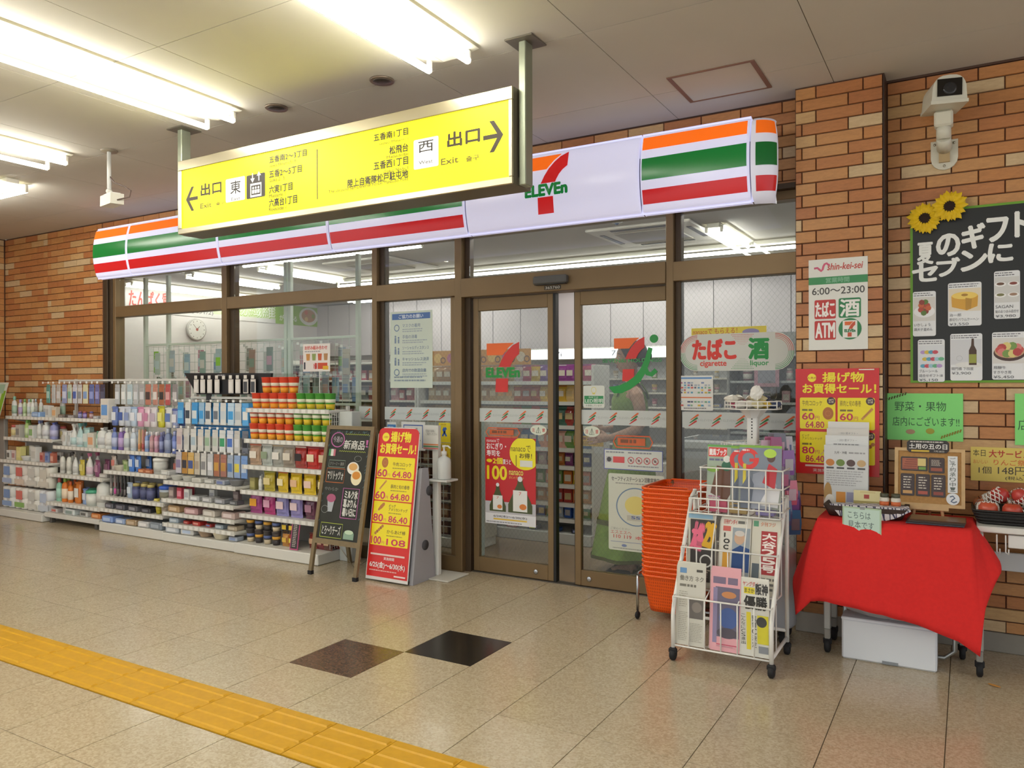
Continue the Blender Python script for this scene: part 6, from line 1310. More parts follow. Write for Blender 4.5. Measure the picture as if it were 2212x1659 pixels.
kind('jar', 'squat jar', (.075,.07,.13), [('body', P_(MB().lathe([(.030,0),(.034,.006),(.034,.095),(.026,.105)], n=14), 'jar'), 0), ('lid', P_(MB().lathe([(.029,.104),(.029,.128)], n=12), 'lid'), 1), ('label', P_(MB().lathe([(.0345,.02),(.0345,.08)], n=14), 'label', OCM), 2)])
def good(kd, x, y, z, cols, label, group, scale=1.0, rot=0.0, cat=None):
    noun, dm, parts = PROD[kd]; t = thing(noun.replace(' ', '_').replace('-', '_'), label, cat or noun.split()[-1], (x,y,z), group)
    for nm, me, ci in parts: put(me, nm, (x,y,z), t, None if ci is None else cols[min(ci, len(cols)-1)], (0,0,rot), scale)
    return t
CN = {}
def row(spec, x0, x1, y, z, where, group, seed=0, gap=None, back=True, fmt='%s %s, %s from left %s'):
    """spec: (kind, colour word, colours, scale); spread over x0..x1"""
    if back and y < 4.6 and spec[0][0] in ('bottle', 'box', 'jar', 'pouch', 'spray', 'bag', 'stick'):
        sp = [q for q in spec[1:]+spec[:1] if PROD[q[0]][1][2] > .1]; dy = .085 if spec[0][0] != 'pouch' or z < .9 else .07
        row(sp, x0+.02, x1-.01, y+dy, z, where, group, seed+100, back=False, fmt='%s %s, %s in back row %s')
    rg = random.Random(seed); ws = [PROD[s[0]][1][0]*(s[3] if len(s) > 3 else 1) for s in spec]; tot = sum(ws); n = len(spec); g = (x1-x0-tot)/max(n, 1); x = x0+g/2
    for i, s in enumerate(spec):
        kd, cw, cols = s[:3]; sc_ = s[3] if len(s) > 3 else 1
        good(kd, x+ws[i]/2, y+rg.uniform(-.004,.006), z, cols, fmt % (cw, PROD[kd][0], ORD[i], where), group, sc_, rg.uniform(-.08,.08)); x += ws[i]+g
RACKW = mat('#d6d4cc', .45); RACKG = mat('#a9a8a2', .6)
def rack(label, x0, x1, levels, top, base=(4.29,.0,.075), legs=False, side=False, back=.9):
    """levels: (z of shelf top, y of front edge)"""
    t = thing('goods_rack', label, 'shelf', ((x0+x1)/2, 4.45, 0), 'white goods racks along the window')
    for x in (x0+.012, x1-.012): MB().bbox(x-.011, x+.011, 4.595, 4.625, 0, top, .003).build('upright', RACKW, t)
    MB().box(x0+.02, x1-.02, 4.612, 4.618, .05, back).build('back_panel', RACKG, t)
    yb, zb0, zb1 = base
    if legs:
        MB().bbox(x0+.004, x1-.004, yb, 4.60, zb1-.045, zb1, .004).build('base_deck', RACKW, t)
        for x in (x0+.08, x1-.08): MB().bbox(x-.018, x+.018, yb+.02, yb+.06, 0, zb1-.045, .003).build('leg', mat('#55524c', .6), t)
    else: MB().bbox(x0+.004, x1-.004, yb, 4.60, 0.002, zb1, .006).build('base_deck', RACKW, t)
    for z, yf in levels:
        s = MB().bbox(x0+.004, x1-.004, yf, 4.60, z-.022, z, .003).build('shelf', RACKW, t); MB().bbox(x0+.006, x1-.006, yf-.008, yf, z-.030, z+.006, .002).build('price_rail', mat('#c9c7bf', .4), s)
        mb = MB(); n = int((x1-x0)/.07)
        for k in range(n): u = x0+.03+k*(x1-x0-.05)/n; mb.box(u, u+.042, yf-.0095, yf-.008, z-.026, z+.002)
        stuff(mb.build('price_tags', mat('#e4e3dd', .4), s))
        for x in (x0+.03, x1-.03): MB().add([(x,yf+.01,z-.024),(x,4.60,z-.024),(x,4.60,z-.075),(x+.003,yf+.01,z-.024),(x+.003,4.60,z-.024),(x+.003,4.60,z-.075)], [(0,1,2),(5,4,3),(0,3,4,1),(1,4,5,2),(2,5,3,0)]).build('bracket', RACKW, s)
    return t
def hookbar(t, x0, x1, z): MB().bbox(x0, x1, 4.575, 4.595, z+.008, z+.030, .003).build('hook_bar', RACKW, t)
J = [-8.83, -7.90, -6.99, -6.05, -5.12, -4.19]
WC, CL = '#d9dad6', '#c4ccce'
# rack 1
R1 = 'leftmost rack'
r1 = rack('leftmost white goods rack, big toilet roll packs at its foot', J[0], J[1], [(1.03,4.40),(.81,4.38),(.576,4.34)], 1.10, (4.27,0,.075), back=.8)
row([('bottle','white',[WC,'#7fae9a','#a9c4b0']),('bottle','violet capped white',[WC,'#a48ac0','#b8a8cc'],.85),('tall','pale green',['#c9d8b8','#7fae6a','#b4cc9a'],.8),('tall','white',[WC,'#a8b8c0','#c9d4d4'],.8),('tall','white',[WC,WC,'#cfd8cc'],.8),('low','light blue',['#8fb0dc','#a9c4e4'],1.2),('box','white',[WC,'#b8b8b4']),('box','cream',['#cfc6b4','#d8a878'],.9)], J[0]+.05, J[1], 4.44, 1.03, 'on top shelf of '+R1, R1, 1)
row([('jar','red and yellow',['#c9bfae','#c4605a','#d8c890']),('box','grey',['#b9b4ac','#8a8a86'],1.1),('bottle','green',['#a9c47a','#6fae4a','#c9d8b0'],.9),('box','white',[WC,'#8fb87a'],1.1),('bottle','white',[WC,'#7a86b8',WC],.9),('jug','white',[WC,WC,'#cfd0d4'],.62),('jug','blue',['#8f92c0','#5f68b0','#b8b8d8'],.62)], J[0]+.05, J[1], 4.43, .81, 'on middle shelf of '+R1, R1, 2)
row([('box','white',[WC,'#6a6a66'],.8),('box','pale pink',['#d8c8c4','#b88a88'],.8),('box','yellow',['#d8d08a','#e4dca0'],1.15),('bowl','white',[WC],.9),('box','white',[WC,'#c4c4be'],1.25),('box','red',['#c48a80','#a84a48'],.8),('box','blue',['#8a9ac0','#5f70a8'],.8),('box','brick red',['#b86a58','#d8a898'],.8)], J[0]+.02, J[1], 4.41, .576, 'on lowest shelf of '+R1, R1, 3)
for k, (dx, z, cw, c) in enumerate(((.13,.078,'blue printed',[WC,'#7f9ac8','#8fa8d0']),(.13,.318,'blue printed upper',[WC,'#7f9ac8','#a8b8d8']),(.37,.078,'green printed',['#e0dcd4','#d87a70','#8fb86a']),(.37,.318,'red printed upper',['#dcd4cc','#d0706a','#d8c8b8']),(.60,.078,'plain white lower',['#dcdad2','#c9c9c4','#d2d0c8']),(.60,.318,'plain white upper',['#dcdad2','#c9c9c4','#d2d0c8']),(.815,.078,'pale blue lower',['#d8dadc','#b8c4d8','#c9d0d8']),(.815,.318,'plain cream upper',['#d8d4c8','#d0ccc0','#d0ccc0']))):
    good('rolls', J[0]+dx, 4.40, z, c, cw+' toilet roll pack at the foot of the leftmost rack', 'toilet roll packs', 1.0, 0, 'toilet paper')
# rack 2
R2 = 'second rack'
r2 = rack('second white goods rack from left with orange bottles near its foot', J[1], J[2], [(1.03,4.40),(.752,4.38),(.478,4.34),(.202,4.31)], 1.42, (4.29,0,.10), legs=True)
hookbar(r2, J[1]-.25, J[2], 1.385)
row([('hang','teal',['#5a9a90','#a9d0c8']),('hang','clear',[CL,'#b8b8b8']),('hang','silver',['#b8b4ae','#d0d0d0']),('hang','blue and white',['#8f9ac4','#c9cce0']),('hang','white green',['#c9d4c4','#7fb09a']),('hang','blue topped',['#c9ccd8','#4f66b0']),('hang','striped white',['#cfcfd0','#8a8f9a']),('hang','yellow topped',['#d8d4b0','#7f9ac8']),('hang','deep blue',['#5f6fa8','#8f9ad0']),('hang','violet blue',['#6a6fa8','#9a9ad0']),('hang','dark',['#3f4058','#5a5a70'])], J[1]-.25, J[2]-.14, 4.45, 1.365, 'in hanging row of '+R2, R2, 4)
row([('low','dark',['#6a6058','#8a8480'],.8),('low','grey',['#8f8a88','#b0aaa8'],.7),('jar','blue violet',['#5a5a98','#8a5a78','#9a9ac0'],.55),('jar','purple',['#6a4a88','#a85a58','#9a8ac0'],.55),('jar','rust',['#8a5a58','#5f5fa0','#c0a0a0'],.55),('low','grey lidded',['#a8a6a8','#c0bebe'],.7),('box','large white',['#dad6ce','#6a9ad4'],1.65)], J[1], J[2], 4.45, 1.03, 'on top shelf of '+R2, R2, 5)
row([('pouch','white',[WC,'#c9c4bc','#b8b8b8'],.8),('pouch','clear white',['#d0d2d0','#b8bcbc','#c8c8c8'],.8),('spray','white',[WC,WC,'#b8d0d0']),('spray','teal clear',['#b0cccc','#6fa8a4','#d0dcdc'],1.05),('pouch','pale teal',['#a9c8c4','#d0d8d4','#88b0ac']),('box','orange topped white',['#d4d0c4','#d8a078'],1.2),('tall','green',['#8fb8a0','#5f9a80','#c0d4c4'],.7),('jug','white',[WC,WC,'#c9cacc'],.72),('jug','second white',[WC,'#c8c8c4','#d4d4d0'],.66)], J[1]+.05, J[2], 4.44, .752, 'on second shelf of '+R2, R2, 6)
row([('bottle','white',['#d4d2ca','#6a6460','#c4c2ba'],1.0),('bottle','white',['#d8d6cc','#5a5450','#cfcdc4'],1.0),('spray','white',[WC,'#8a8680','#c8c8c4'],.9),('pouch','yellow',['#c9b84a','#d8cc7a','#b8a83a'],.8),('spray','pink capped white',['#dcdad6','#b8688a','#d8c0cc'],1.0),('pouch','plum',['#8a4a70','#b88aa0','#703a5a'],.85),('low','grey',['#b8b4ae','#d0ccc6'],.9)], J[1]+.05, J[2], 4.42, .478, 'on third shelf of '+R2, R2, 7)
row([('bottle','teal',['#8fc4ae','#c4605a','#a8d0c0'],1.1),('bottle','orange',['#df7a2a','#8fb04a','#f0dcc0'],1.15),('bottle','orange',['#e0802e','#c9602a','#f2e4d0'],1.0),('pouch','orange and white',['#d8803a','#e8e4dc','#c86a2a'],1.1),('pouch','blue white',['#8fa8d0','#d8dce4','#5f80b8'],.8),('tub','green topped white',['#d4d8d0','#4aa080','#e0e0da'],1.3),('jug','white lotion',['#d8d8d2','#c8c8c2','#d0d0ca'],.95)], J[1]+.03, J[2], 4.40, .202, 'on fourth shelf of '+R2, R2, 8)
row([('low','red and white',['#d0c8c4','#c46a60'],.9),('box','white',[WC,'#c8c4be'],.6),('low','clear',['#c9d0d0','#8fa09a'],1.3),('low','grey print',['#c4c4c0','#6a6a66'],1.1),('low','orange',['#cf8048','#e0a878'],1.1)], J[1]+.02, J[2], 4.37, .10, 'on base of '+R2, R2, 9)
# rack 3
R3 = 'third rack'
r3 = rack('third white goods rack from left with hanging pouches', J[2], J[3], [(.749,4.38),(.560,4.34),(.320,4.31),(.212,4.30)], 1.42, (4.29,0,.085))
hookbar(r3, J[2], J[3], 1.385); hookbar(r3, J[2], J[3], 1.175)
row([('hang','silver',['#b4b8bc','#d4d8dc']),('hang','clear',[CL,'#dfe2e2']),('hang','pale blue',['#b0c4cc','#d8e0e0']),('hang','silver clear',['#b8bcc0','#cfd4d8']),('hang','grey',['#a9a9ac','#d0d0d4']),('hang','red black',['#b87a68','#4a3a38']),('hang','red white',['#c08a7c','#e0d8d4']),('hang','orange black',['#a86a50','#3a3634']),('hang','red striped',['#b85a5c','#d8a0a0']),('hang','grey striped',['#8a8688','#c0bcbe'])], J[2], J[3], 4.45, 1.365, 'in top hanging row of '+R3, R3, 10)
row([('pouch','blue and white',['#5f74b0','#d8dce4','#5f74b0'],.95),('pouch','white and blue',['#cfd4dc','#4a64a8','#cfd4dc'],.95),('pouch','pale grey',['#c4ccd8','#8a9ac4','#c4ccd8'],.95),('pouch','light blue',['#b8cce0','#e0e4ec','#8fa8d0'],.95),('pouch','pink',['#d89ab8','#e8e0e4','#c87aa0'],.95),('pouch','rose and white',['#dcc8d0','#c888a8','#dcc8d0'],.95),('pouch','white',['#d8d4d8','#b8a8b8','#d0ccd0'],.95),('pouch','yellow green',['#c9c43a','#e4e08a','#a8a82a'],1.0),('pouch','cream and blue',['#d4d4d0','#5f78b0','#d4d4d0'],.95),('pouch','dark blue and white',['#8f9ac0','#d8d8e0','#4a5aa0'],.9)], J[2]-.02, J[3]+.02, 4.44, .975, 'in pouch row of '+R3, R3, 11)
row([('bottle','blue',['#7a8ac0','#5a68a8','#b8c0dc']),('bottle','purple and white',['#8a6ab0','#d8d4dc','#c0a8d4']),('bottle','white',[WC,WC,'#c0c8d0']),('bottle','pale blue',['#c0ccd8','#e0e4e8','#d0d8e0']),('stick','orange',['#d8b88a','#c98a5a']),('stick','red',['#c88a80','#b85a58']),('tall','blue',['#7f98c8','#dce0e8','#b0c0dc'],.8),('tall','red',['#b88a90','#dcd8d8','#c4a0a4'],.8),('tall','pink',['#c08aa0','#e4dce0','#d0a8b8'],.8),('tall','navy',['#5a5f90','#8a8ab0','#9098c0'],.8),('bottle','slate blue',['#7a86a8','#b0b8c8','#9aa4c0'],1.05),('tall','blue',['#6a7ab8','#a0a8d0','#8898d0'],.85)], J[2], J[3]+.02, 4.42, .749, 'on upper shelf of '+R3, R3, 12)
row([('pouch','grey red',['#b8aca4','#c87a70','#a09890'],.7),('bowl','cream',['#cfc8b8'],.9),('box','green',['#a9b88a','#7a9a5a'],.75),('pouch','bright blue',['#4a80d0','#d0dcf0','#3a68b8'],.85),('pouch','blue',['#3f74c0','#c8d4e8','#3460a8'],.85),('low','orange brown',['#b8704a','#d8a078'],.8),('low','rust',['#a8603f','#c89070'],.8),('tub','white',['#d4d4ce','#dcdcd6','#c4c4be'],1.25),('low','pale grey',['#c0c0bc','#d8d8d4'],1.0)], J[2]+.02, J[3], 4.41, .560, 'on middle shelf of '+R3, R3, 13)
row([('stick','grey',['#8a8480','#c0b8b0']),('stick','pink based',['#9a8a88','#d05aa0']),('stick','black',['#3a3434','#6a6060']),('stick','second black',['#33302f','#5a5654']),('stick','third black',['#3a3636','#7a7270']),('pouch','clear blue',['#a8b8cc','#d0d8e0','#90a0b8'],.75),('jar','dark blue',['#3f4468','#b8a86a','#5a5f88'],1.1),('jar','second dark blue',['#3a3f60','#c0b070','#585c80'],1.1),('jar','third dark blue',['#40446a','#b8a868','#60648a'],1.1),('low','yellow',['#c8b84a','#e0d48a'],.5),('tub','blue lidded clear',['#b8c0c8','#3460c0','#7a7868'],1.25)], J[2]+.02, J[3], 4.39, .320, 'on lower shelf of '+R3, R3, 14)
row([('low','dark grey',['#5f5f66','#8a8a92'],1.1),('low','charcoal',['#4f4f58','#7a7a84'],1.2),('low','grey black',['#5a5a60','#94949a'],1.2),('low','black',['#3f3f46','#6a6a74'],1.0),('cup','stacked yellow',['#c8b83a','#d8cc5a','#b8a830'],.7),('tub','beige',['#b8aa98','#c4b8a8','#a89a88'],.8)], J[2]+.02, J[3], 4.37, .212, 'on lowest shelf of '+R3, R3, 15)
row([('low','blue',['#7f9ad0','#b0c4e4'],1.3),('low','light blue',['#a0b4d8','#c8d4e8'],1.1),('low','tan',['#a88f70','#c8b498'],1.2),('low','grey white',['#c4c4c4','#e0e0e0'],1.2),('low','blue grey slipper',['#7f8a94','#a0aab4'],1.4)], J[2]+.02, J[3], 4.36, .087, 'on base of '+R3, R3, 16)
# rack 4
R4 = 'fourth rack'
r4 = rack('fourth white goods rack from left with bright blue cable packs', J[3], J[4], [(.525,4.30),(.372,4.28),(.255,4.29),(.160,4.29)], 1.28, (4.285,0,.075))
for z in (1.225, .995, .79): hookbar(r4, J[3], J[4], z)
MB().box(J[3]+.03, J[4]-.03, 4.602, 4.606, .90, 1.2).build('blue_backing', mat('#3a90cc', .4), r4)
BLU = '#3f9ad8'
row([('hang','blue',[BLU,'#7fbce4']),('hang','white phone shaped',['#dcdedc','#3f4a58']),('hang','blue topped white',[BLU,'#d0d8dc']),('hang','blue and white',['#9fc4e0',BLU]),('hang','white slotted',['#dcdedc','#5a6470']),('hang','white slotted',['#dadcda','#6a7480']),('hang','white',['#dcdedc','#c0ccd4']),('hang','blue white',['#b8d0e0',BLU]),('hang','grey white',['#cfd2d0','#b0b8bc']),('hang','blue edged',[BLU,'#e0e4e4'])], J[3], J[4], 4.44, 1.205, 'in blue cable row of '+R4, R4, 17)
row([('hang','pink white',['#cfc4c4','#b8a0a4']),('hang','white',['#d4d4d0','#c0c0bc']),('hang','white blue lined',['#d6d8d6','#a8bcc8']),('hang','white',['#d4d4d0','#d8d0c8']),('hang','green lined',['#cfd4cc','#9ab89a']),('hang','white',['#d8d8d4','#b8c4b8']),('hang','green bottomed',['#d0d4d0','#3f9a6a']),('hang','blue bottomed',['#d0d4dc','#4a70c0']),('hang','grey white',['#cacac6','#d8d8d8']),('hang','black striped',['#5a5c66','#2a2c34'])], J[3], J[4], 4.43, .975, 'in second hanging row of '+R4, R4, 18)
row([('hang','violet white',['#c4c0c8','#8a80a0']),('hang','orange black',['#b88a4a','#3a3a44']),('hang','yellow and blue',['#c8a048','#4a5a90']),('hang','cream',['#c8c0b0','#a89888']),('hang','white',['#d4d4d0','#8a8a8c']),('hang','silver',['#c4c8cc','#e0e0e4']),('hang','brown pencil',['#a8705a','#c89848']),('hang','rust pencil',['#a06450','#c0904a']),('hang','blue white',['#a8b8cc','#5a80b8']),('hang','blue pen',['#8aa4cc','#d8c850']),('hang','blue',['#6a90c8','#c0d0e4'])], J[3], J[4], 4.42, .770, 'in third hanging row of '+R4, R4, 19)
row([('bowl','clear glass',['#c8c8c0'],.8),('bowl','clear glass',['#c4c4bc'],.8),('low','pale',['#cccac0','#b8b6ac'],.9),('low','grey',['#b0b0aa','#c8c8c2'],.9),('low','blue edged grey',['#9aa0ac','#6a78a8'],.9),('bowl','dark grey',['#7a7a7c'],.9)], J[3], J[4], 4.38, .525, 'on upper shelf of '+R4, R4, 20)
row([('box','mixed dark',['#8a7a78','#b8a8a0'],.8),('box','red pink',['#c4485a','#e090a0'],.8),('box','white',[WC,'#b0b0b4'],.75),('low','silver paper',['#b4b4b4','#dcdcdc'],1.0),('low','grey paper',['#a8a8a8','#d0d0d0'],1.0),('low','slate',['#8a8c90','#b8bac0'],1.0),('low','charcoal',['#5a5c60','#8a8c90'],.8)], J[3], J[4], 4.36, .372, 'on second shelf of '+R4, R4, 21)
row([('low','tan',['#c0a078','#d8c0a0'],1.3),('low','rose',['#b89090','#d8b8b8'],1.3),('low','cream',['#d0c8bc','#e0dcd4'],1.3),('low','pink edged',['#c8b0a8','#e0d0cc'],1.3)], J[3], J[4], 4.37, .255, 'on third shelf of '+R4, R4, 22)
row([('low','pale blue',['#b8c8d4','#dce4e8'],.9),('low','red',['#c83a34','#e08a80'],.6),('low','second red',['#cf423a','#e8a090'],.8),('low','red and blue',['#c04a48','#7a90c0'],.6),('low','grey blue',['#a0aab4','#c8d0d4'],.8),('low','beige',['#b8a890','#d0c4b0'],.9)], J[3], J[4], 4.37, .160, 'on fourth shelf of '+R4, R4, 23)
row([('low','pale blue',['#c8d0d8','#e0e4e8'],1.3),('low','white',['#d4d4d0','#b8c8e0'],1.2),('bowl','brown',['#a89078'],1.0),('bowl','cream',['#d4ccb4'],1.1),('low','blue white',['#b4bcc8','#8fa0c8'],.8)], J[3], J[4], 4.36, .078, 'on base of '+R4, R4, 24)
# black phone accessory board
t = thing('accessory_board', 'black display board with nine pale packs above the fourth rack', 'display', (-5.62, 4.58, 1.24))
fr = Frame((0, 4.55, 0)); a, b, c, d = at(398, 806, 4.55), at(586, 806, 4.55), at(583, 852, 4.55), at(425, 852, 4.55)
MB().prism([(d.x,d.z),(c.x,c.z),(b.x,b.z),(a.x,a.z)], fr, .02, 0, -.02).build('back_board', mat('#17171a', .5), t)
MB().prism([(d.x+.1,d.z-.12),(d.x+.16,d.z-.12),(d.x+.16,d.z+.02),(d.x+.1,d.z+.02)], fr, .01, 0, -.03).build('support', mat('#3a3a3c', .6), t)
p = Print(fr); q = at(470, 812, 4.55); p.fake(q.x, q.z-.006, q.x+.10, q.z+.014, '#9a9a9c', 1, .6, 1); p.done(t)
for k, px in enumerate((424, 438, 453, 469, 483, 499, 514, 531, 547)):
    q = at(px, 832, 4.53); lt = '#3f4246' if k >= 7 else '#d8d2cc'
    if k == 4:
        o = MB().box(q.x-.018, q.x+.018, 4.528, 4.532, q.z+.05, q.z+.08).build('price_tag', mat('#dcd8d0', .5), None); tag(o, 'single empty price tag in the middle of the black board', 'tag'); continue
    o = thing('phone_accessory', ('grey' if k >= 7 else 'white')+' phone accessory pack, %s from left on the black board' % ORD[k], 'packet', (q.x, 4.53, q.z-.07), 'packs on the black board')
    MB().bbox(q.x-.030, q.x+.030, 4.525, 4.535, q.z-.07, q.z+.05, .003).build('card', mat('#d8d2ca', .4), o); MB().box(q.x-.018, q.x+.018, 4.523, 4.525, q.z+.055, q.z+.085).build('price_tag', mat('#dcd8d0', .5), o)
    MB().bbox(q.x-.022, q.x+.022, 4.522, 4.526, q.z-.06, q.z+.03, .002).build('window', mat(lt if k >= 7 else '#e2ddd8', .3), o)
# rack 5: snacks
R5 = 'snack rack'
r5 = rack('rightmost white rack stocked with snack cups and bags', J[4], J[5], [(1.162,4.40),(.913,4.38),(.702,4.36),(.500,4.34),(.310,4.33)], 1.19, (4.27,0,.085), back=1.16)
fr_ = mat('#b0b4b4', .5)
mb = MB()
for k in range(9): mb.tube([(J[5]-.004, 4.40+.025*k, .10), (J[5]-.004, 4.40+.025*k, 1.14)], .002, 4, caps=False)
for k in range(30): mb.tube([(J[5]-.004, 4.40, .12+.034*k), (J[5]-.004, 4.60, .12+.034*k)], .002, 4, caps=False)
mb.build('side_grid', WIREW, r5)
MB().bbox(J[5]-.002, J[5]+.13, 4.50, 4.60, 0, 1.15, .004).build('end_upright', mat('#ccd0cc', .5), r5)
REDC, GRNC = ['#d8452a','#e8e0cc','#e8a02a'], ['#4a9a3a','#e8e8cc','#d8b82a']
def cups(n_red, n_gr, x0, dx, y, z, where):
    for k in range(n_red+n_gr):
        c = REDC if k < n_red else GRNC; good('cup', x0+dx*k, y, z, c, '%s snack cup, %s from left %s' % ('red and orange' if k < n_red else 'green and yellow', ORD[k], where), 'snack cups on the snack rack', 1.0 if dx > .09 else .95, .3*k)
cups(5, 4, J[4]+.055, .1015, 4.47, 1.163, 'on top snack shelf'); cups(4, 0, J[4]+.16, .1015, 4.48, 1.292, 'heaped in upper layer of top snack shelf')
cups(5, 4, J[4]+.05, .100, 4.45, .914, 'in lower layer of second snack shelf'); cups(5, 4, J[4]+.05, .100, 4.45, 1.042-.001, 'in upper layer of second snack shelf')
row([('bag','orange and white',['#b89a80','#e0d8cc','#c8603a']),('bag','silver green',['#b8beb8','#8a9a80','#d8dcd8']),('bag','grey white',['#a8a8a0','#e0dcd4','#c8b088']),('bag','clear nut',['#9a8f80','#d8d0c0','#b8b0a4']),('bag','red and black',['#a83a34','#2f2a2c','#d8c8b8']),('bag','red',['#c8342e','#e8d8b8','#8a2420']),('bag','dark red',['#a02c2a','#d8c0a0','#701c1c'])], J[4]+.02, J[5]-.01, 4.43, .703, 'on third snack shelf', R5, 25)
row([('box','olive',['#8a8450','#a8a068'],.8),('bottle','white',[WC,WC,WC],.55),('bag','yellow green',['#b8a83a','#d8c890','#8f9a3a'],.95),('bag','yellow',['#dcbc2a','#e8dcb0','#c8602a'],.95),('bag','bright yellow',['#e4c42a','#e0b890','#d8a82a'],.95),('bag','yellow pink',['#e0c030','#e8c8b8','#d8a830'],.95),('bag','golden',['#d8b428','#e8d8a0','#c89a28'],.95)], J[4]+.02, J[5]-.01, 4.42, .501, 'on fourth snack shelf', R5, 26)
row([('bag','purple and orange',['#a84a88','#e0a030','#b85a9a'],1.05),('bag','magenta',['#b83a7a','#d8a0b8','#c85a90'],1.05),('bag','violet white',['#8f8ac0','#e4c8cc','#a05aa0'],1.05),('bag','second violet white',['#9a90c8','#e4ccd0','#a868a8'],1.05),('bag','dark plum',['#6a3a50','#a87a90','#8a4a68'],1.0),('bag','brown plum',['#704048','#b08a88','#904a50'],.9)], J[4]+.02, J[5]-.01, 4.42, .311, 'on fifth snack shelf', R5, 27)
for j in range(2):
    for k in range(4): good('cup', J[4]+.09+.098*k, 4.37, .086+.108*j, ['#4a4240','#d8a03a','#3a3434'] if (k+j) % 2 else ['#3f3a3a','#5a6a9a','#c8b89a'], '%s layer black noodle cup, %s from left on snack rack base' % (['lower','upper'][j], ORD[k]), 'black noodle cups', .84, k)
for k in range(4): good('bag', J[4]+.49+.075*(k % 2), 4.37+.0*(k//2), .087+.10*(k//2), [['#b8803a','#d8b048','#3a2a20'],['#a03a30','#d8c848','#2a2220'],['#2f2a28','#d8b838','#b04a2a'],['#332c2a','#e0c040','#a83a2a']][k], ['tan','red','black and gold','second black and gold'][k]+' snack bag beside the noodle cups on the rack base', R5, .62)
f_ = Frame((J[4]+.60, 4.30, .088), (1,0,0), (0,.15,1)); t = sheet('recipe_board', 'narrow dark board with magenta edge leaning on the snack rack base', 'board', f_, .085, .225, '#b84a78', .004); p = Print(f_); p.rect(.008,.008,.077,.217,'#3a3434'); p.fake(.022, .02, .062, .205, '#b8b0a8', 14, .5, 3); p.done(t)
row([('bag','dark red',['#8a3a34','#c8a080','#5a2a28'],.7),('bag','maroon',['#7a2f34','#b89078','#4a2428'],.7),('bag','brown',['#6a4034','#b89a78','#4a2a24'],.7)], J[4]+.70, J[5]-.0, 4.42, .087, 'at right end of snack rack base', R5, 28)
# green leaflet stand at the left frame edge
f_ = Frame((-8.98, 4.28, .98), (1,0,.0), (0,.25,1)); t = sheet('leaflet_board', 'green and white display board at the left frame edge', 'board', f_, .24, .42, '#c9cfc4', .006); p = Print(f_); p.rect(.17, 0, .24, .33, '#7fae2e'); p.rect(.02, .30, .2, .40, '#9ab8a0'); p.rect(.05, .12, .12, .20, '#d8a08a'); p.done(t)
MB().bbox(-8.99, -8.86, 4.40, 4.44, 0, 1.0, .004).build('stand_post', mat('#8a8680', .6), t)
# ================================================================ inside the shop
# ---- snack gondola facing the doors
t = thing('gondola_shelf', 'long white gondola shelf of snacks behind the sliding doors', 'shelf', (-3.55, 6.1, 0)); GX0, GX1, GYF = -4.55, -2.70, 5.93
GZ = [1.379, 1.202, .997, .803, .652, .496, .338, .204]
MB().bbox(GX0, GX1, GYF-.04, 6.45, 0, .09, .004).build('base_deck', mat('#c4c6c4', .5), t); MB().box(GX0, GX1, 6.26, 6.28, .09, 1.52).build('back_panel', mat('#8f8b84', .6), t)
for x in (GX0+.01, GX1-.01): MB().bbox(x-.012, x+.012, GYF+.02, 6.28, .09, 1.52, .003).build('end_panel', mat('#cfcfcb', .5), t)
for i, z in enumerate(GZ):
    yf = GYF+.012*max(0, 5-i); s = MB().bbox(GX0+.02, GX1-.02, yf, 6.26, z-.02, z, .003).build('shelf', RACKW, t); MB().box(GX0+.02, GX1-.02, yf-.006, yf, z-.028, z+.004).build('price_rail', mat('#d4d4d0', .4), s)
rg = random.Random(21)
PAL = [['#7a5a98','#9a4a98','#c8a83a','#d8d0d8','#b04a6a'],['#c8782a','#d8b03a','#a84a24','#e0c080','#b85a30'],['#a83a30','#3f6a58','#d05a38','#7a8a3a','#d8c080'],['#d86a8a','#7aa85a','#e0b0a0','#4a78a8','#d89060'],['#b83a50','#8a3f7a','#d8c0c0','#c87a38','#4a5a98'],['#d8a838','#e0c848','#c8702a','#7a9a58','#d89080'],['#a82a2c','#b84038','#d8a06a','#c86a30'],['#3a64b8','#8fb0e0','#6aa87a','#c8d0e0','#d85a5a']]
for i, z in enumerate(GZ):
    n = 20; hgt = ((GZ[i-1] if i else 1.56)-z-.035)
    for k in range(n):
        x = GX0+.10+(GX1-GX0-.2)*k/(n-1); left = x < -3.55 and i < 3
        if left: kd, c, cw = 'bag', rg.choice([['#c8a878','#d8c8a8','#b8945f'],['#b8946a','#e0d8c4','#a07a4a'],['#cdb48a','#d8a870','#c0a070']]), 'tan bread'
        else:
            c1 = rg.choice(PAL[i]); c = [c1, rg.choice(['#d8d0c0','#c8b080','#b8b0b0','#e0d8c8']), rg.choice(PAL[i])]; kd = 'bag' if i < 5 else rg.choice(['bag','box','box']); cw = ['violet','brown','dark','rosy','wine','golden','maroon','blue'][i]
        sc_ = min(.95, hgt/PROD[kd][1][2])
        good(kd, x, GYF+.10+.012*max(0, 5-i), z, c, '%s packet, %s from left on %s gondola shelf behind the doors' % (cw, ORD[k], ORD[i]), 'snacks on the gondola inside', sc_, rg.uniform(-.2,.2), 'packet')
row([('low','blue',['#4a5fa0','#b0c0e0'],.8),('low','white',['#c8ccd0','#7f90b8'],.8),('low','green',['#7a9a7a','#c0d0c0'],.8),('low','grey',['#a0a4a8','#d0d0d4'],.8),('low','pink',['#c88a90','#e0c8cc'],.8),('low','navy',['#34406a','#c8d03a'],.8),('low','blue yellow',['#3a5a98','#d0d048'],.8),('low','dark',['#2f3448','#9aa0c0'],.8)], GX0+.1, GX1-.05, 5.97, .09, 'on gondola base behind the doors', 'gondola base', 31)
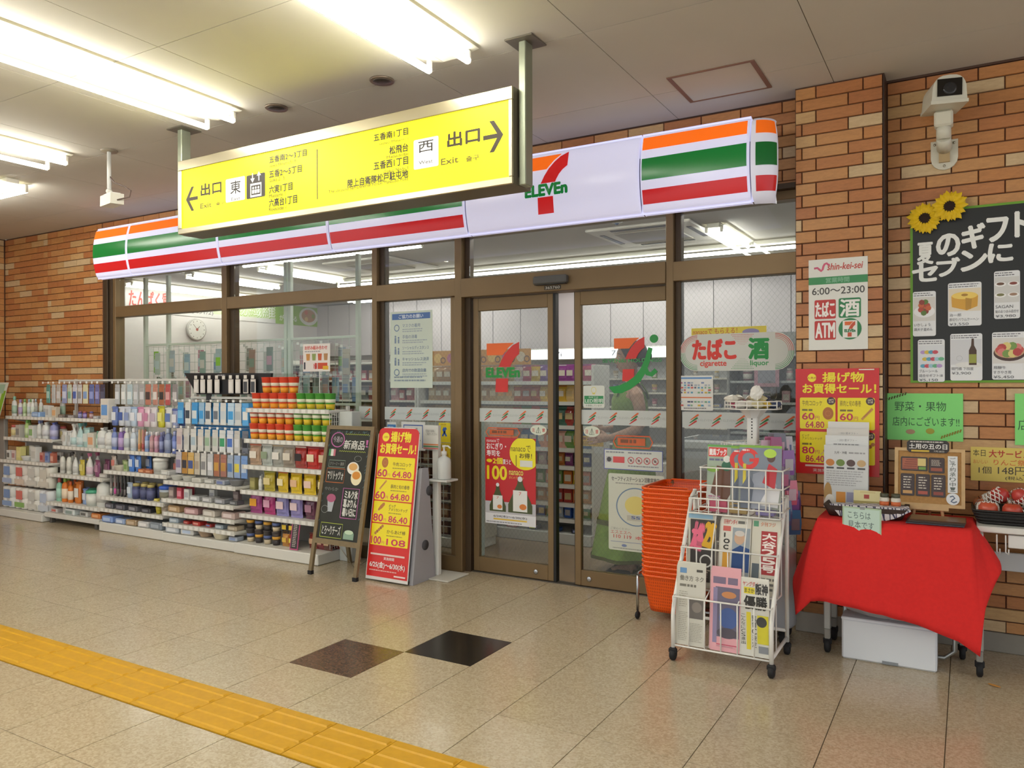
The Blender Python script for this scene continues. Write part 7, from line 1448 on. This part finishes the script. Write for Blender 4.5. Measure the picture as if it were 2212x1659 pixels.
f_ = Frame((GX0+.15, 5.95, 1.53)); o = sheet('bread_banner', 'warm coloured picture strip above the bread shelves inside', 'banner', f_, 1.1, .14, '#c8924a', .006); p = Print(f_)
for k in range(7): p.disc(.10+.15*k, .07, .045, ('#e0b86a','#b8708a','#d8c8b0','#a86a3a')[k % 4]); p.ring(.16+.15*k, .05, .02, .03, '#7a5a4a')
p.done(o)
f_ = Frame((-2.86, 5.90, .84)); o = sheet('shelf_card', 'yellow card hanging from the gondola shelf edge', 'card', f_, .27, .085, '#c8a02a', .002); p = Print(f_); p.fake(.02, .045, .24, .075, '#8a5a20', 1, .7, 5); p.fake(.02,.01,.25,.04,'#8a6a20',2,.5,2); p.done(o)
# pole of the inner rail and second shelf bay to the left (brown boxes behind wire)
o = MB().bbox(-3.36, -3.31, 5.16, 5.21, 0, 1.14, .004).build('guide_post', mat('#c4d4d4', .4), None); tag(o, 'pale grey guide post just inside the left door', 'post')
t = thing('wire_display', 'white wire mesh display of brown boxes inside the narrow window', 'rack', (-3.9, 5.4, 0))
mb = MB()
for k in range(12): mb.tube([(-4.35+.08*k, 5.32, .08), (-4.35+.08*k, 5.32, 1.05)], .003, 4, caps=False)
for k in range(14): mb.tube([(-4.35, 5.32, .10+.07*k), (-3.47, 5.32, .10+.07*k)], .003, 4, caps=False)
mb.build('mesh_front', WIREW, t); MB().bbox(-4.36, -3.46, 5.30, 5.62, 0, .08, .004).build('base_deck', WHITE, t)
for i in range(6): MB().box(-4.36, -3.46, 5.33, 5.60, .23+.15*i-.012, .23+.15*i).build('shelf', RACKW, t)
for x in (-4.36, -3.46): MB().bbox(x-.012, x+.012, 5.34, 5.62, .08, 1.08, .003).build('end_panel', RACKW, t)
for i in range(6):
    for k in range(9):
        c = rg.choice([['#9a5f3f','#c89a70'],['#8a5038','#b8906a'],['#7a4a38','#c0a080'],['#a06a48','#d0b090']]); good('box', -4.29+.094*k, 5.40, .081+.15*i, c, 'brown carton, %s from left on %s wire shelf inside' % (ORD[k], ORD[5-i]), 'brown cartons behind wire', .95)
# ---- open chill case along the back
t = thing('chill_case', 'long open chill case with lit header at the back of the shop', 'fridge', (-2.4, 8.9, 0)); CX0, CX1 = -6.4, 1.2
MB().bbox(CX0, CX1, 8.5, 9.14, 0, .45, .01).build('base_tub', mat('#c8c8c6', .5), t); MB().box(CX0, CX1, 9.06, 9.14, .45, 1.80).build('back_panel', mat('#d0d0d0', .5), t); MB().bbox(CX0, CX1, 8.68, 9.14, 1.66, 1.80, .01).build('canopy', WHITE, t)
MB().box(CX0+.02, CX1-.02, 8.672, 8.679, 1.665, 1.785).build('lit_header', mat('#f4f6fa', .4, emit=1.6), t)
for i, z in enumerate((1.42, 1.25, 1.08, .86, .64)): MB().bbox(CX0+.02, CX1-.02, 8.74-.03*i, 9.06, z-.02, z, .003).build('shelf', RACKW, t)
fr = Frame((CX0, 8.672, 1.665)); p = Print(fr)
for k in range(10): p.text('7i', .45+.75*k, .03, .53+.75*k, .09, '#8a8f98')
p.done(t)
for i, z in enumerate((1.42, 1.25, 1.08, .86)):
    for k in range(30):
        x = CX0+.2+(CX1-CX0-.4)*k/29; kd = rg.choice(['low','box','jar','cup']); c = [rg.choice(['#b8a890','#a85a4a','#c8c8b8','#8fa06a','#c88a9a','#d8c080','#8a90b0']), rg.choice(['#e0dcd0','#c8b890','#d8a0a8']), '#d0ccc4']
        good(kd, x, 8.85, z, c, 'small chilled packet, %s from left on %s shelf of the chill case' % (ORD[k], ORD[i]), 'chilled goods', .75 if kd != 'low' else 1.0, 0, 'packet')
# ---- freezer chest, counter shelving at the right
t = thing('freezer_chest', 'white freezer chest behind the right door', 'freezer', (-1.45, 6.1, 0)); MB().bbox(-1.95, -1.05, 5.75, 6.4, .02, .86, .015).build('body', mat('#cccbd2', .4), t); MB().bbox(-1.96, -1.04, 5.74, 6.41, .86, .93, .012).build('top_frame', mat('#dcdce0', .35), t); MB().box(-1.9, -1.1, 5.80, 6.35, .931, .936).build('sliding_glass', mat('#8a9096', .05), t); MB().box(-1.9, -1.1, 5.748, 5.752, .10, .16).build('grille', mat('#77777c', .5), t)
t = thing('side_shelf', 'dark framed goods shelf behind the right window', 'shelf', (-1.1, 6.75, 0)); 
for z in (.3, .6, .95, 1.2, 1.38, 1.6): MB().bbox(-1.75, -.55, 6.62, 6.95, z-.02, z, .003).build('shelf', mat('#b4b8b6', .5), t)
for x in (-1.75, -1.15, -.55): MB().bbox(x-.012, x+.012, 6.6, 6.95, 0, 1.8, .003).build('end_panel', mat('#8a8a86', .5), t)
MB().box(-1.75, -.55, 6.95, 6.97, 0, 1.8).build('back_panel', mat('#8f8f8c', .6), t)
for i, z in enumerate((1.38, 1.2, .95, .6)): row([(rg.choice(['box','bottle','jar','tub','cup']), w_, [c, '#c8c0b8', '#d8d4cc'], .8) for w_, c in (('plum','#8a5a68'),('green','#7a8f78'),('rose','#c09aa0'),('white','#c8ccd0'),('blue','#8aa8c8'),('tan','#b09878'),('grey','#9a9a9c'))], -1.70, -.60, 6.70, z, 'on %s shelf behind the right window' % ORD[i], 'goods behind the right window', 40+i)
f_ = Frame((-1.53, 6.58, 1.33)); o = sheet('framed_notice', 'pink framed notice hanging on the shelf behind the right window', 'notice', f_, .2, .22, '#b98a98', .004); p = Print(f_); p.rect(.03,.03,.17,.19,'#8f8f9a'); p.done(o)
# ---- shop ceiling unit
t = thing('air_conditioner', 'square ceiling air conditioner cassette inside the shop', 'air conditioner', (-2.25, 6.25, 2.618))
MB().bbox(-2.70, -1.82, 5.78, 6.62, 2.595, 2.618, .008).build('grille_frame', mat('#d4d0c8', .5), t); MB().bbox(-2.52, -2.0, 5.95, 6.45, 2.585, 2.597, .004).build('intake_panel', mat('#a9a49a', .6), t)
for a in ((-2.5,-2.02,5.83,5.87),(-2.5,-2.02,6.53,6.57),(-2.65,-2.61,5.97,6.43),(-1.91,-1.87,5.97,6.43)): MB().box(*a, 2.592, 2.596).build('vent_slot', BLACK, t)
t = thing('air_conditioner', 'second ceiling air conditioner cassette behind the middle upper window', 'air conditioner', (-5.3, 6.4, 2.618)); MB().bbox(-5.75, -4.87, 5.92, 6.77, 2.595, 2.618, .008).build('grille_frame', mat('#d4d0c8', .5), t); MB().bbox(-5.57, -5.05, 6.10, 6.59, 2.585, 2.597, .004).build('intake_panel', mat('#a9a49a', .6), t)
t = thing('smoke_detector', 'small round smoke detector on the shop ceiling', 'detector', (-2.3, 5.5, 2.618)); MB().lathe([(.02,-.04),(.045,-.03),(.05,0)], (-2.3,5.5,2.618), 16).build('body', mat('#b8b8b8', .5), t); MB().ball((-2.3,5.5,2.585), .02, 10, 6).build('sensor', mat('#3a4a60', .3), t)
# ---- left wall: banner, clock
fr = Frame((-8.992, 5.87, 2.275), (0,1,0), (0,0,1)); o = sheet('wall_banner', 'long white and green healthy food banner on the left shop wall', 'banner', fr, 3.4, .30, '#d4d2d0', .006); p = Print(fr)
p.rect(1.3, .06, 3.4, .28, '#c8d4b0'); p.text('たんぱく質', .05, .06, .62, .27, '#c8605a', .02); p.text('と', .68, .07, .8, .18, '#c8605a'); p.text('(1日分の1/2)', .7, .03, 1.3, .10, '#7a7a7c', .01); p.text('食物繊維', 1.40, .07, 2.42, .27, '#8fb83a', .03); p.text('食物繊維', 1.41, .075, 2.41, .265, '#e4e8dc', .0); p.rect(2.42, 0, 3.4, .30, '#8fb83a'); p.text('が摂れる', 2.5, .05, 2.85, .14, '#e8ecd8', .02); p.disc(3.1, .15, .20, '#dcdcd4', rv=.14); p.disc(3.1, .16, .15, '#b88a5a', rv=.10)
for k in range(8): p.disc(3.1+.10*math.cos(k*2.1), .16+.06*math.sin(k*2.1), .035, ('#8a9a3a','#c86a4a','#d8b878')[k % 3])
p.done(o)
q = Vector((-8.99, 6.88, 2.10)); t = thing('wall_clock', 'round white wall clock under the banner inside the left window', 'clock', q); MB().lathe([(.145,0),(.15,.01),(.15,.03),(.14,.035)], q, 28, M=Matrix.Rotation(PI/2, 3, 'Y')).build('case', mat('#b8b6b2', .4), t)
fr = Frame(q+Vector((.036,0,0)), (0,1,0), (0,0,1)); p = Print(fr); p.disc(0,0,.132,'#dcdad4',n=28)
for k in range(12): a = k*PI/6; p.rect(.112*math.cos(a)-.006, .112*math.sin(a)-.006, .112*math.cos(a)+.006, .112*math.sin(a)+.006, '#6a6866')
p.line([(0,0),(.04,.045)], .008, '#5a4444'); p.line([(0,0),(-.06,.07)], .006, '#5a4444'); p.disc(0,0,.02,'#a85a50'); p.done(t)
# hanging goods behind the left windows, white poles
t = thing('window_display_frame', 'white pole frame for hanging goods behind the left windows', 'frame', (-6, 4.97, 0))
for x in (-7.25, -6.885, -6.05, -5.24, -5.19, -4.40): MB().bbox(x-.018, x+.018, 4.94, 4.976, 0, 2.45, .003).build('pole', mat('#ccd4c8', .5), t)
MB().bbox(-7.25, -4.40, 4.945, 4.97, 1.75, 1.772, .003).build('top_rail', mat('#ccd4c8', .5), t); MB().bbox(-7.25, -4.40, 4.945, 4.97, 1.18, 1.20, .003).build('lower_rail', mat('#ccd4c8', .5), t)
mb = MB()
for k in range(36): mb.tube([(-7.25+.08*k, 4.99, 1.0), (-7.25+.08*k, 4.99, 1.75)], .0025, 4, caps=False)
for k in range(10): mb.tube([(-7.25, 4.99, 1.02+.08*k), (-4.40, 4.99, 1.02+.08*k)], .0025, 4, caps=False)
mb.build('wire_grid', mat('#c4ccc4', .5), t)
LC = ['#8ac83a','#b8c4b8','#7a8078','#a8b8c0','#c0c8c4','#8aa8b8','#c090a0','#88a8a0','#b8c8c8','#a8c0c8','#9ab8b0','#c8a890','#a8a8a4','#b89a90','#c8c4bc','#7a8a80','#b0b8b0','#8fb878','#c4c0b8','#6f8ab0','#90a898','#c07a80','#98a0a8','#b8ac98']
for k in range(24):
    good('hang', -7.18+.115*k, 4.96 if k % 2 else 5.03, 1.70-.02*(k % 3), [LC[k], LC[(k*5+3) % 24]], 'hanging pack, %s from left in the upper row behind the left windows' % ORD[k], 'goods hanging behind the glass', 1.15)
    good('hang', -7.14+.115*k, 5.03, 1.44-.02*(k % 2), [LC[(k*7+2) % 24], LC[(k*3+1) % 24]], 'hanging pack, %s from left in the lower row behind the left windows' % ORD[k], 'goods hanging behind the glass', 1.1)
# tall inner shelf behind, reds and violets seen right of the menu card
t = thing('inner_shelf', 'inner goods shelf of red packets seen past the menu card', 'shelf', (-5.1, 6.1, 0)); MB().bbox(-6.4, -4.62, 6.0, 6.45, 0, .12, .004).build('base_deck', RACKW, t)
for z in (1.0, 1.2, 1.4, 1.58): MB().bbox(-6.4, -4.62, 6.02, 6.42, z-.02, z, .003).build('shelf', RACKW, t)
for x in (-6.4, -4.62): MB().bbox(x-.012, x+.012, 6.02, 6.45, .12, 1.62, .003).build('end_panel', RACKW, t)
MB().box(-6.4, -4.62, 6.43, 6.45, .12, 1.62).build('back_panel', mat('#9a928c', .6), t)
for i, z in enumerate((1.4, 1.2, 1.0)):
    for k in range(18): good(rg.choice(['box','bag']), -6.32+.098*k, 6.12, z, [rg.choice(['#b85a68','#c88a90','#a04a48','#c0b0a8','#8a8a90','#b87a50','#d0a0a8']), '#d8d0c8', '#c8b0a8'], 'reddish packet, %s from left on %s inner shelf' % (ORD[k], ORD[i]), 'goods on the inner shelf', .85, 0, 'packet')

# ---- customer in a green sleeveless dress behind the right door
PX, PY = -2.08, 5.26
person = thing('person', 'person in a long green sleeveless dress standing behind the right door', 'person', (PX, PY, 0))
SKIN = mat('#b58d76', .5, noise=.05, nscale=30); DRESS = mat('#7f9a4a', .8, noise=.12, nscale=14); DRESSD = mat('#5a5f34', .85); HAIR = mat('#2c201c', .5, noise=.3, nscale=60)
# skeleton: faces -x and slightly towards the camera
FW_ = Vector((-.86, -.5, 0)).normalized(); SD = Vector((-FW_.y, FW_.x, 0))     # forward, her left... side
def bp(f, s, z): q = Vector((PX, PY, 0))+FW_*f+SD*s; return (q.x, q.y, z)
def face(f, s, z): return Vector(bp(f, s, z))
def ring(f, z, rf, rs, n=28, ru=0.0): return [face(f+rf*math.cos(2*PI*j/n)*(1+ru*math.sin(j*2*PI*7/n)), rs*math.sin(2*PI*j/n)*(1+ru*math.sin(j*2*PI*7/n)), z) for j in range(n)]
# overlapping forms, fused into one continuous skin by the remesh modifier
bm2 = MB()
def form(m_): bm2.add(m_.v, m_.f, 0, True)
form(loft([ring(*q) for q in ((.0,.74,.06,.09),(.0,.80,.10,.15),(.0,.88,.115,.165),(.005,.96,.105,.145),(.01,1.04,.095,.125),(.015,1.12,.105,.132),(.02,1.20,.115,.142),(.015,1.27,.105,.148),(.005,1.315,.078,.138),(-.002,1.345,.058,.100),(-.002,1.385,.046,.056))], cap1=True))
form(MB().tube([face(-.005,0,1.34), face(.005,0,1.40), face(.018,0,1.47)], [.056,.047,.050], 16))
HEAD = [(.050,1.436,.022,.020),(.046,1.446,.044,.036),(.038,1.470,.068,.052),(.030,1.500,.085,.063),(.024,1.535,.093,.070),(.019,1.57,.097,.074),(.014,1.605,.093,.071),(.012,1.630,.079,.060),(.012,1.646,.055,.042),(.012,1.655,.022,.017)]
form(loft([ring(*q) for q in HEAD], cap1=True))
form(MB().tube([face(.108,0,1.556), face(.120,0,1.535), face(.130,0,1.516), face(.112,0,1.506)], [.008,.010,.0125,.008], 8))
for s_ in (-1, 1): form(MB().ball(face(.010, s_*.074, 1.535), .026, 10, 8, sx=.55, sy=.55))
ARM = {1: [(0,.120,1.302,.046),(-.006,.165,1.268,.047),(-.018,.190,1.20,.043),(-.025,.200,1.08,.038),(-.005,.195,1.045,.038),(.08,.170,1.010,.034),(.165,.140,.985,.025),(.190,.132,.980,.024)], -1: [(0,-.120,1.302,.046),(-.006,-.165,1.268,.047),(-.018,-.190,1.20,.043),(-.025,-.200,1.08,.038),(-.005,-.195,1.050,.038),(.08,-.160,1.030,.034),(.165,-.120,1.025,.025),(.190,-.108,1.025,.024)]}
for s_, pts in ARM.items():
    form(MB().tube([face(*q[:3]) for q in pts], [q[3] for q in pts], 14))
    f0, s0, hz = pts[-1][0], pts[-1][1], pts[-1][2]; form(MB().tube([face(f0-.01,s0,hz), face(f0+.03,s0-.008*s_,hz-.002), face(f0+.075,s0-.016*s_,hz-.004)], [.022,.031,.030], 12))
    for k in range(4):
        o_ = (k-1.5)*.0195; L_ = (.055,.068,.064,.048)[k]; form(MB().tube([face(f0+.055,s0-.012*s_,hz+o_*.9-.003), face(f0+.085,s0-.018*s_,hz+o_-.005), face(f0+.085+L_*.55,s0-.028*s_,hz+o_*1.05-.010), face(f0+.085+L_,s0-.046*s_,hz+o_-.016)], [.0085,.0076,.0070,.0055], 8))
    form(MB().tube([face(f0+.02,s0-.006*s_,hz+.022), face(f0+.045,s0-.026*s_,hz+.044), face(f0+.072,s0-.034*s_,hz+.052)], [.012,.0100,.0075], 8))
    st = .04*s_
    form(MB().tube([face(0,s_*.085,.86), face(.008,s_*.088,.66), face(.015,s_*.088,.47), face(.005,s_*.088,.33), face(-.012+st,s_*.088,.10), face(-.012+st,s_*.088,.05)], [.092,.076,.055,.052,.036,.040], 14)); form(MB().tube([face(-.02+st,s_*.088,.048), face(.05+st,s_*.092,.050), face(.13+st,s_*.098,.036)], [.036,.036,.026], 12))
bo = bm2.build('body', SKIN, person)
rm = bo.modifiers.new('fuse', 'REMESH'); rm.mode = 'VOXEL'; rm.voxel_size = .005; rm.use_smooth_shade = True
sm_ = bo.modifiers.new('smooth', 'SMOOTH'); sm_.factor = .5; sm_.iterations = 4
for s_ in (-1, 1):
    e_ = MB().ball(face(.0985, s_*.031, 1.548), .0115, 12, 8).build('eye', mat('#d8d2ca', .25), bo); MB().ball(face(.1065, s_*.0315, 1.548), .0046, 8, 6).build('iris', mat('#241814', .2), e_)
    MB().tube([face(.107, s_*.014, 1.570), face(.107, s_*.032, 1.575), face(.091, s_*.052, 1.570)], [.0022,.003,.0018], 6).build('eyebrow', HAIR, bo); MB().tube([face(.1085, s_*.019, 1.551), face(.109, s_*.031, 1.558), face(.098, s_*.044, 1.552)], [.0015,.003,.0015], 6).build('eyelid', SKIN, bo)
MB().tube([face(.100, -.020, 1.484), face(.114, 0, 1.488), face(.100, .020, 1.484)], [.002,.005,.002], 8).build('upper_lip', mat('#96564c', .4), bo); MB().tube([face(.098, -.018, 1.481), face(.112, 0, 1.478), face(.098, .018, 1.481)], [.002,.0055,.002], 8).build('lower_lip', mat('#9c5c52', .4), bo)
def head_r(z):
    for q0, q1 in zip(HEAD[:-1], HEAD[1:]):
        if q0[1] <= z <= q1[1]: t_ = (z-q0[1])/(q1[1]-q0[1]); return tuple(q0[i]+(q1[i]-q0[i])*t_ for i in (0, 2, 3))
    return (.012, .02, .016)
hb = MB(); n, k_ = 36, 12; vs = []
for i in range(k_+1):
    for j in range(n):
        a = 2*PI*j/n; d = abs((a+PI) % (2*PI)-PI); ze = 1.610-.004*math.cos(3*a) if d < .75 else (1.610-.075*min(1, (d-.75)/.5) if d < 1.35 else 1.535-.05*min(1, (d-1.35)/1.0))
        z = 1.664-(1.664-ze)*(i/k_); f_, rf, rs = head_r(min(z, 1.650)); g = .013+.004*math.sin(j*5)*.4; top = max(0, (z-1.648)/.016)
        vs.append(face(f_+(rf+g)*math.cos(a)*(1-top*.75), (rs+g)*math.sin(a)*(1-top*.75), z+.004))
hb.add(vs, [(i*n+j,i*n+(j+1) % n,(i+1)*n+(j+1) % n,(i+1)*n+j) for i in range(k_) for j in range(n)]+[tuple(range(n))], 0, True); ho = hb.build('hair', HAIR, person); sd_ = ho.modifiers.new('thickness', 'SOLIDIFY'); sd_.thickness = .012; sd_.offset = -1
MB().ball(face(-.098, 0, 1.560), .042, 14, 10).build('hair_bun', HAIR, person)
# dress
dr = loft([ring(*a) for a in ((.03,.14,.27,.30,28,.06),(.03,.22,.255,.285,28,.06),(.025,.40,.225,.255,28,.05),(.02,.60,.19,.22,28,.04),(.01,.80,.155,.185,28,.02),(.01,.98,.125,.150),(.012,1.08,.120,.142),(.022,1.18,.132,.150),(.022,1.25,.128,.145),(.015,1.30,.112,.128))], cap0=False); dr.build('dress', DRESS, person)
loft([ring(.025,.40,.232,.262,28,.05), ring(.026,.365,.238,.268,28,.05)], cap0=False).build('hem_band', DRESSD, person); loft([ring(.03,.15,.274,.304,28,.06), ring(.03,.125,.272,.302,28,.06)], cap0=False).build('hem_band', DRESSD, person)
loft([ring(.012,.985,.130,.155), ring(.012,1.085,.126,.148)], cap0=False).build('waist_band', mat('#4a4a34', .8), person)
for s in (-1, 1):
    ce = [(.128,.062,1.27),(.112,.068,1.315),(.062,.074,1.362),(.0,.078,1.378),(-.055,.074,1.355),(-.092,.066,1.30),(-.105,.062,1.25)]; vs = []
    for f_, sd0, z in ce:
        for q in (-.026, .026): vs.append(face(f_, s*(sd0+q), z-.10*q*(1 if q > 0 else .2)))
    ro = MB().add(vs, [(2*i,2*i+1,2*i+3,2*i+2) for i in range(len(ce)-1)], 0, True).build('shoulder_strap', DRESS, person); q = ro.modifiers.new('thickness', 'SOLIDIFY'); q.thickness = .006; q.offset = 0
for s in (-1, 1):
    q0 = face(.055+.04*s, s*.09, 0); a = math.atan2(FW_.y, FW_.x)
    M_ = Matrix.Rotation(a, 3, 'Z'); sl = loft([[Vector(q0)+M_ @ Vector((x*1.0, y, z)) for x, y in rrect(.125, .045, .04)] for z in (.002, .022)], cap1=True); so = sl.build('sandal', mat('#8a8266', .6), person)
    up_ = MB(); pts = [(-.055,.046),(-.02,.07),(.03,.075),(.075,.06),(.105,.035)]
    vs = []
    for x, z in pts:
        for k in range(7): b = PI*k/6; vs.append(Vector(q0)+M_ @ Vector((x, .046*math.cos(b), .018+(z-.018)*math.sin(b))))
    up_.add(vs, [(i*7+j,i*7+j+1,(i+1)*7+j+1,(i+1)*7+j) for i in range(4) for j in range(6)], 0, True); up_.build('upper', mat('#26262a', .6), so)
bpy.data.scenes.remove(_ts)
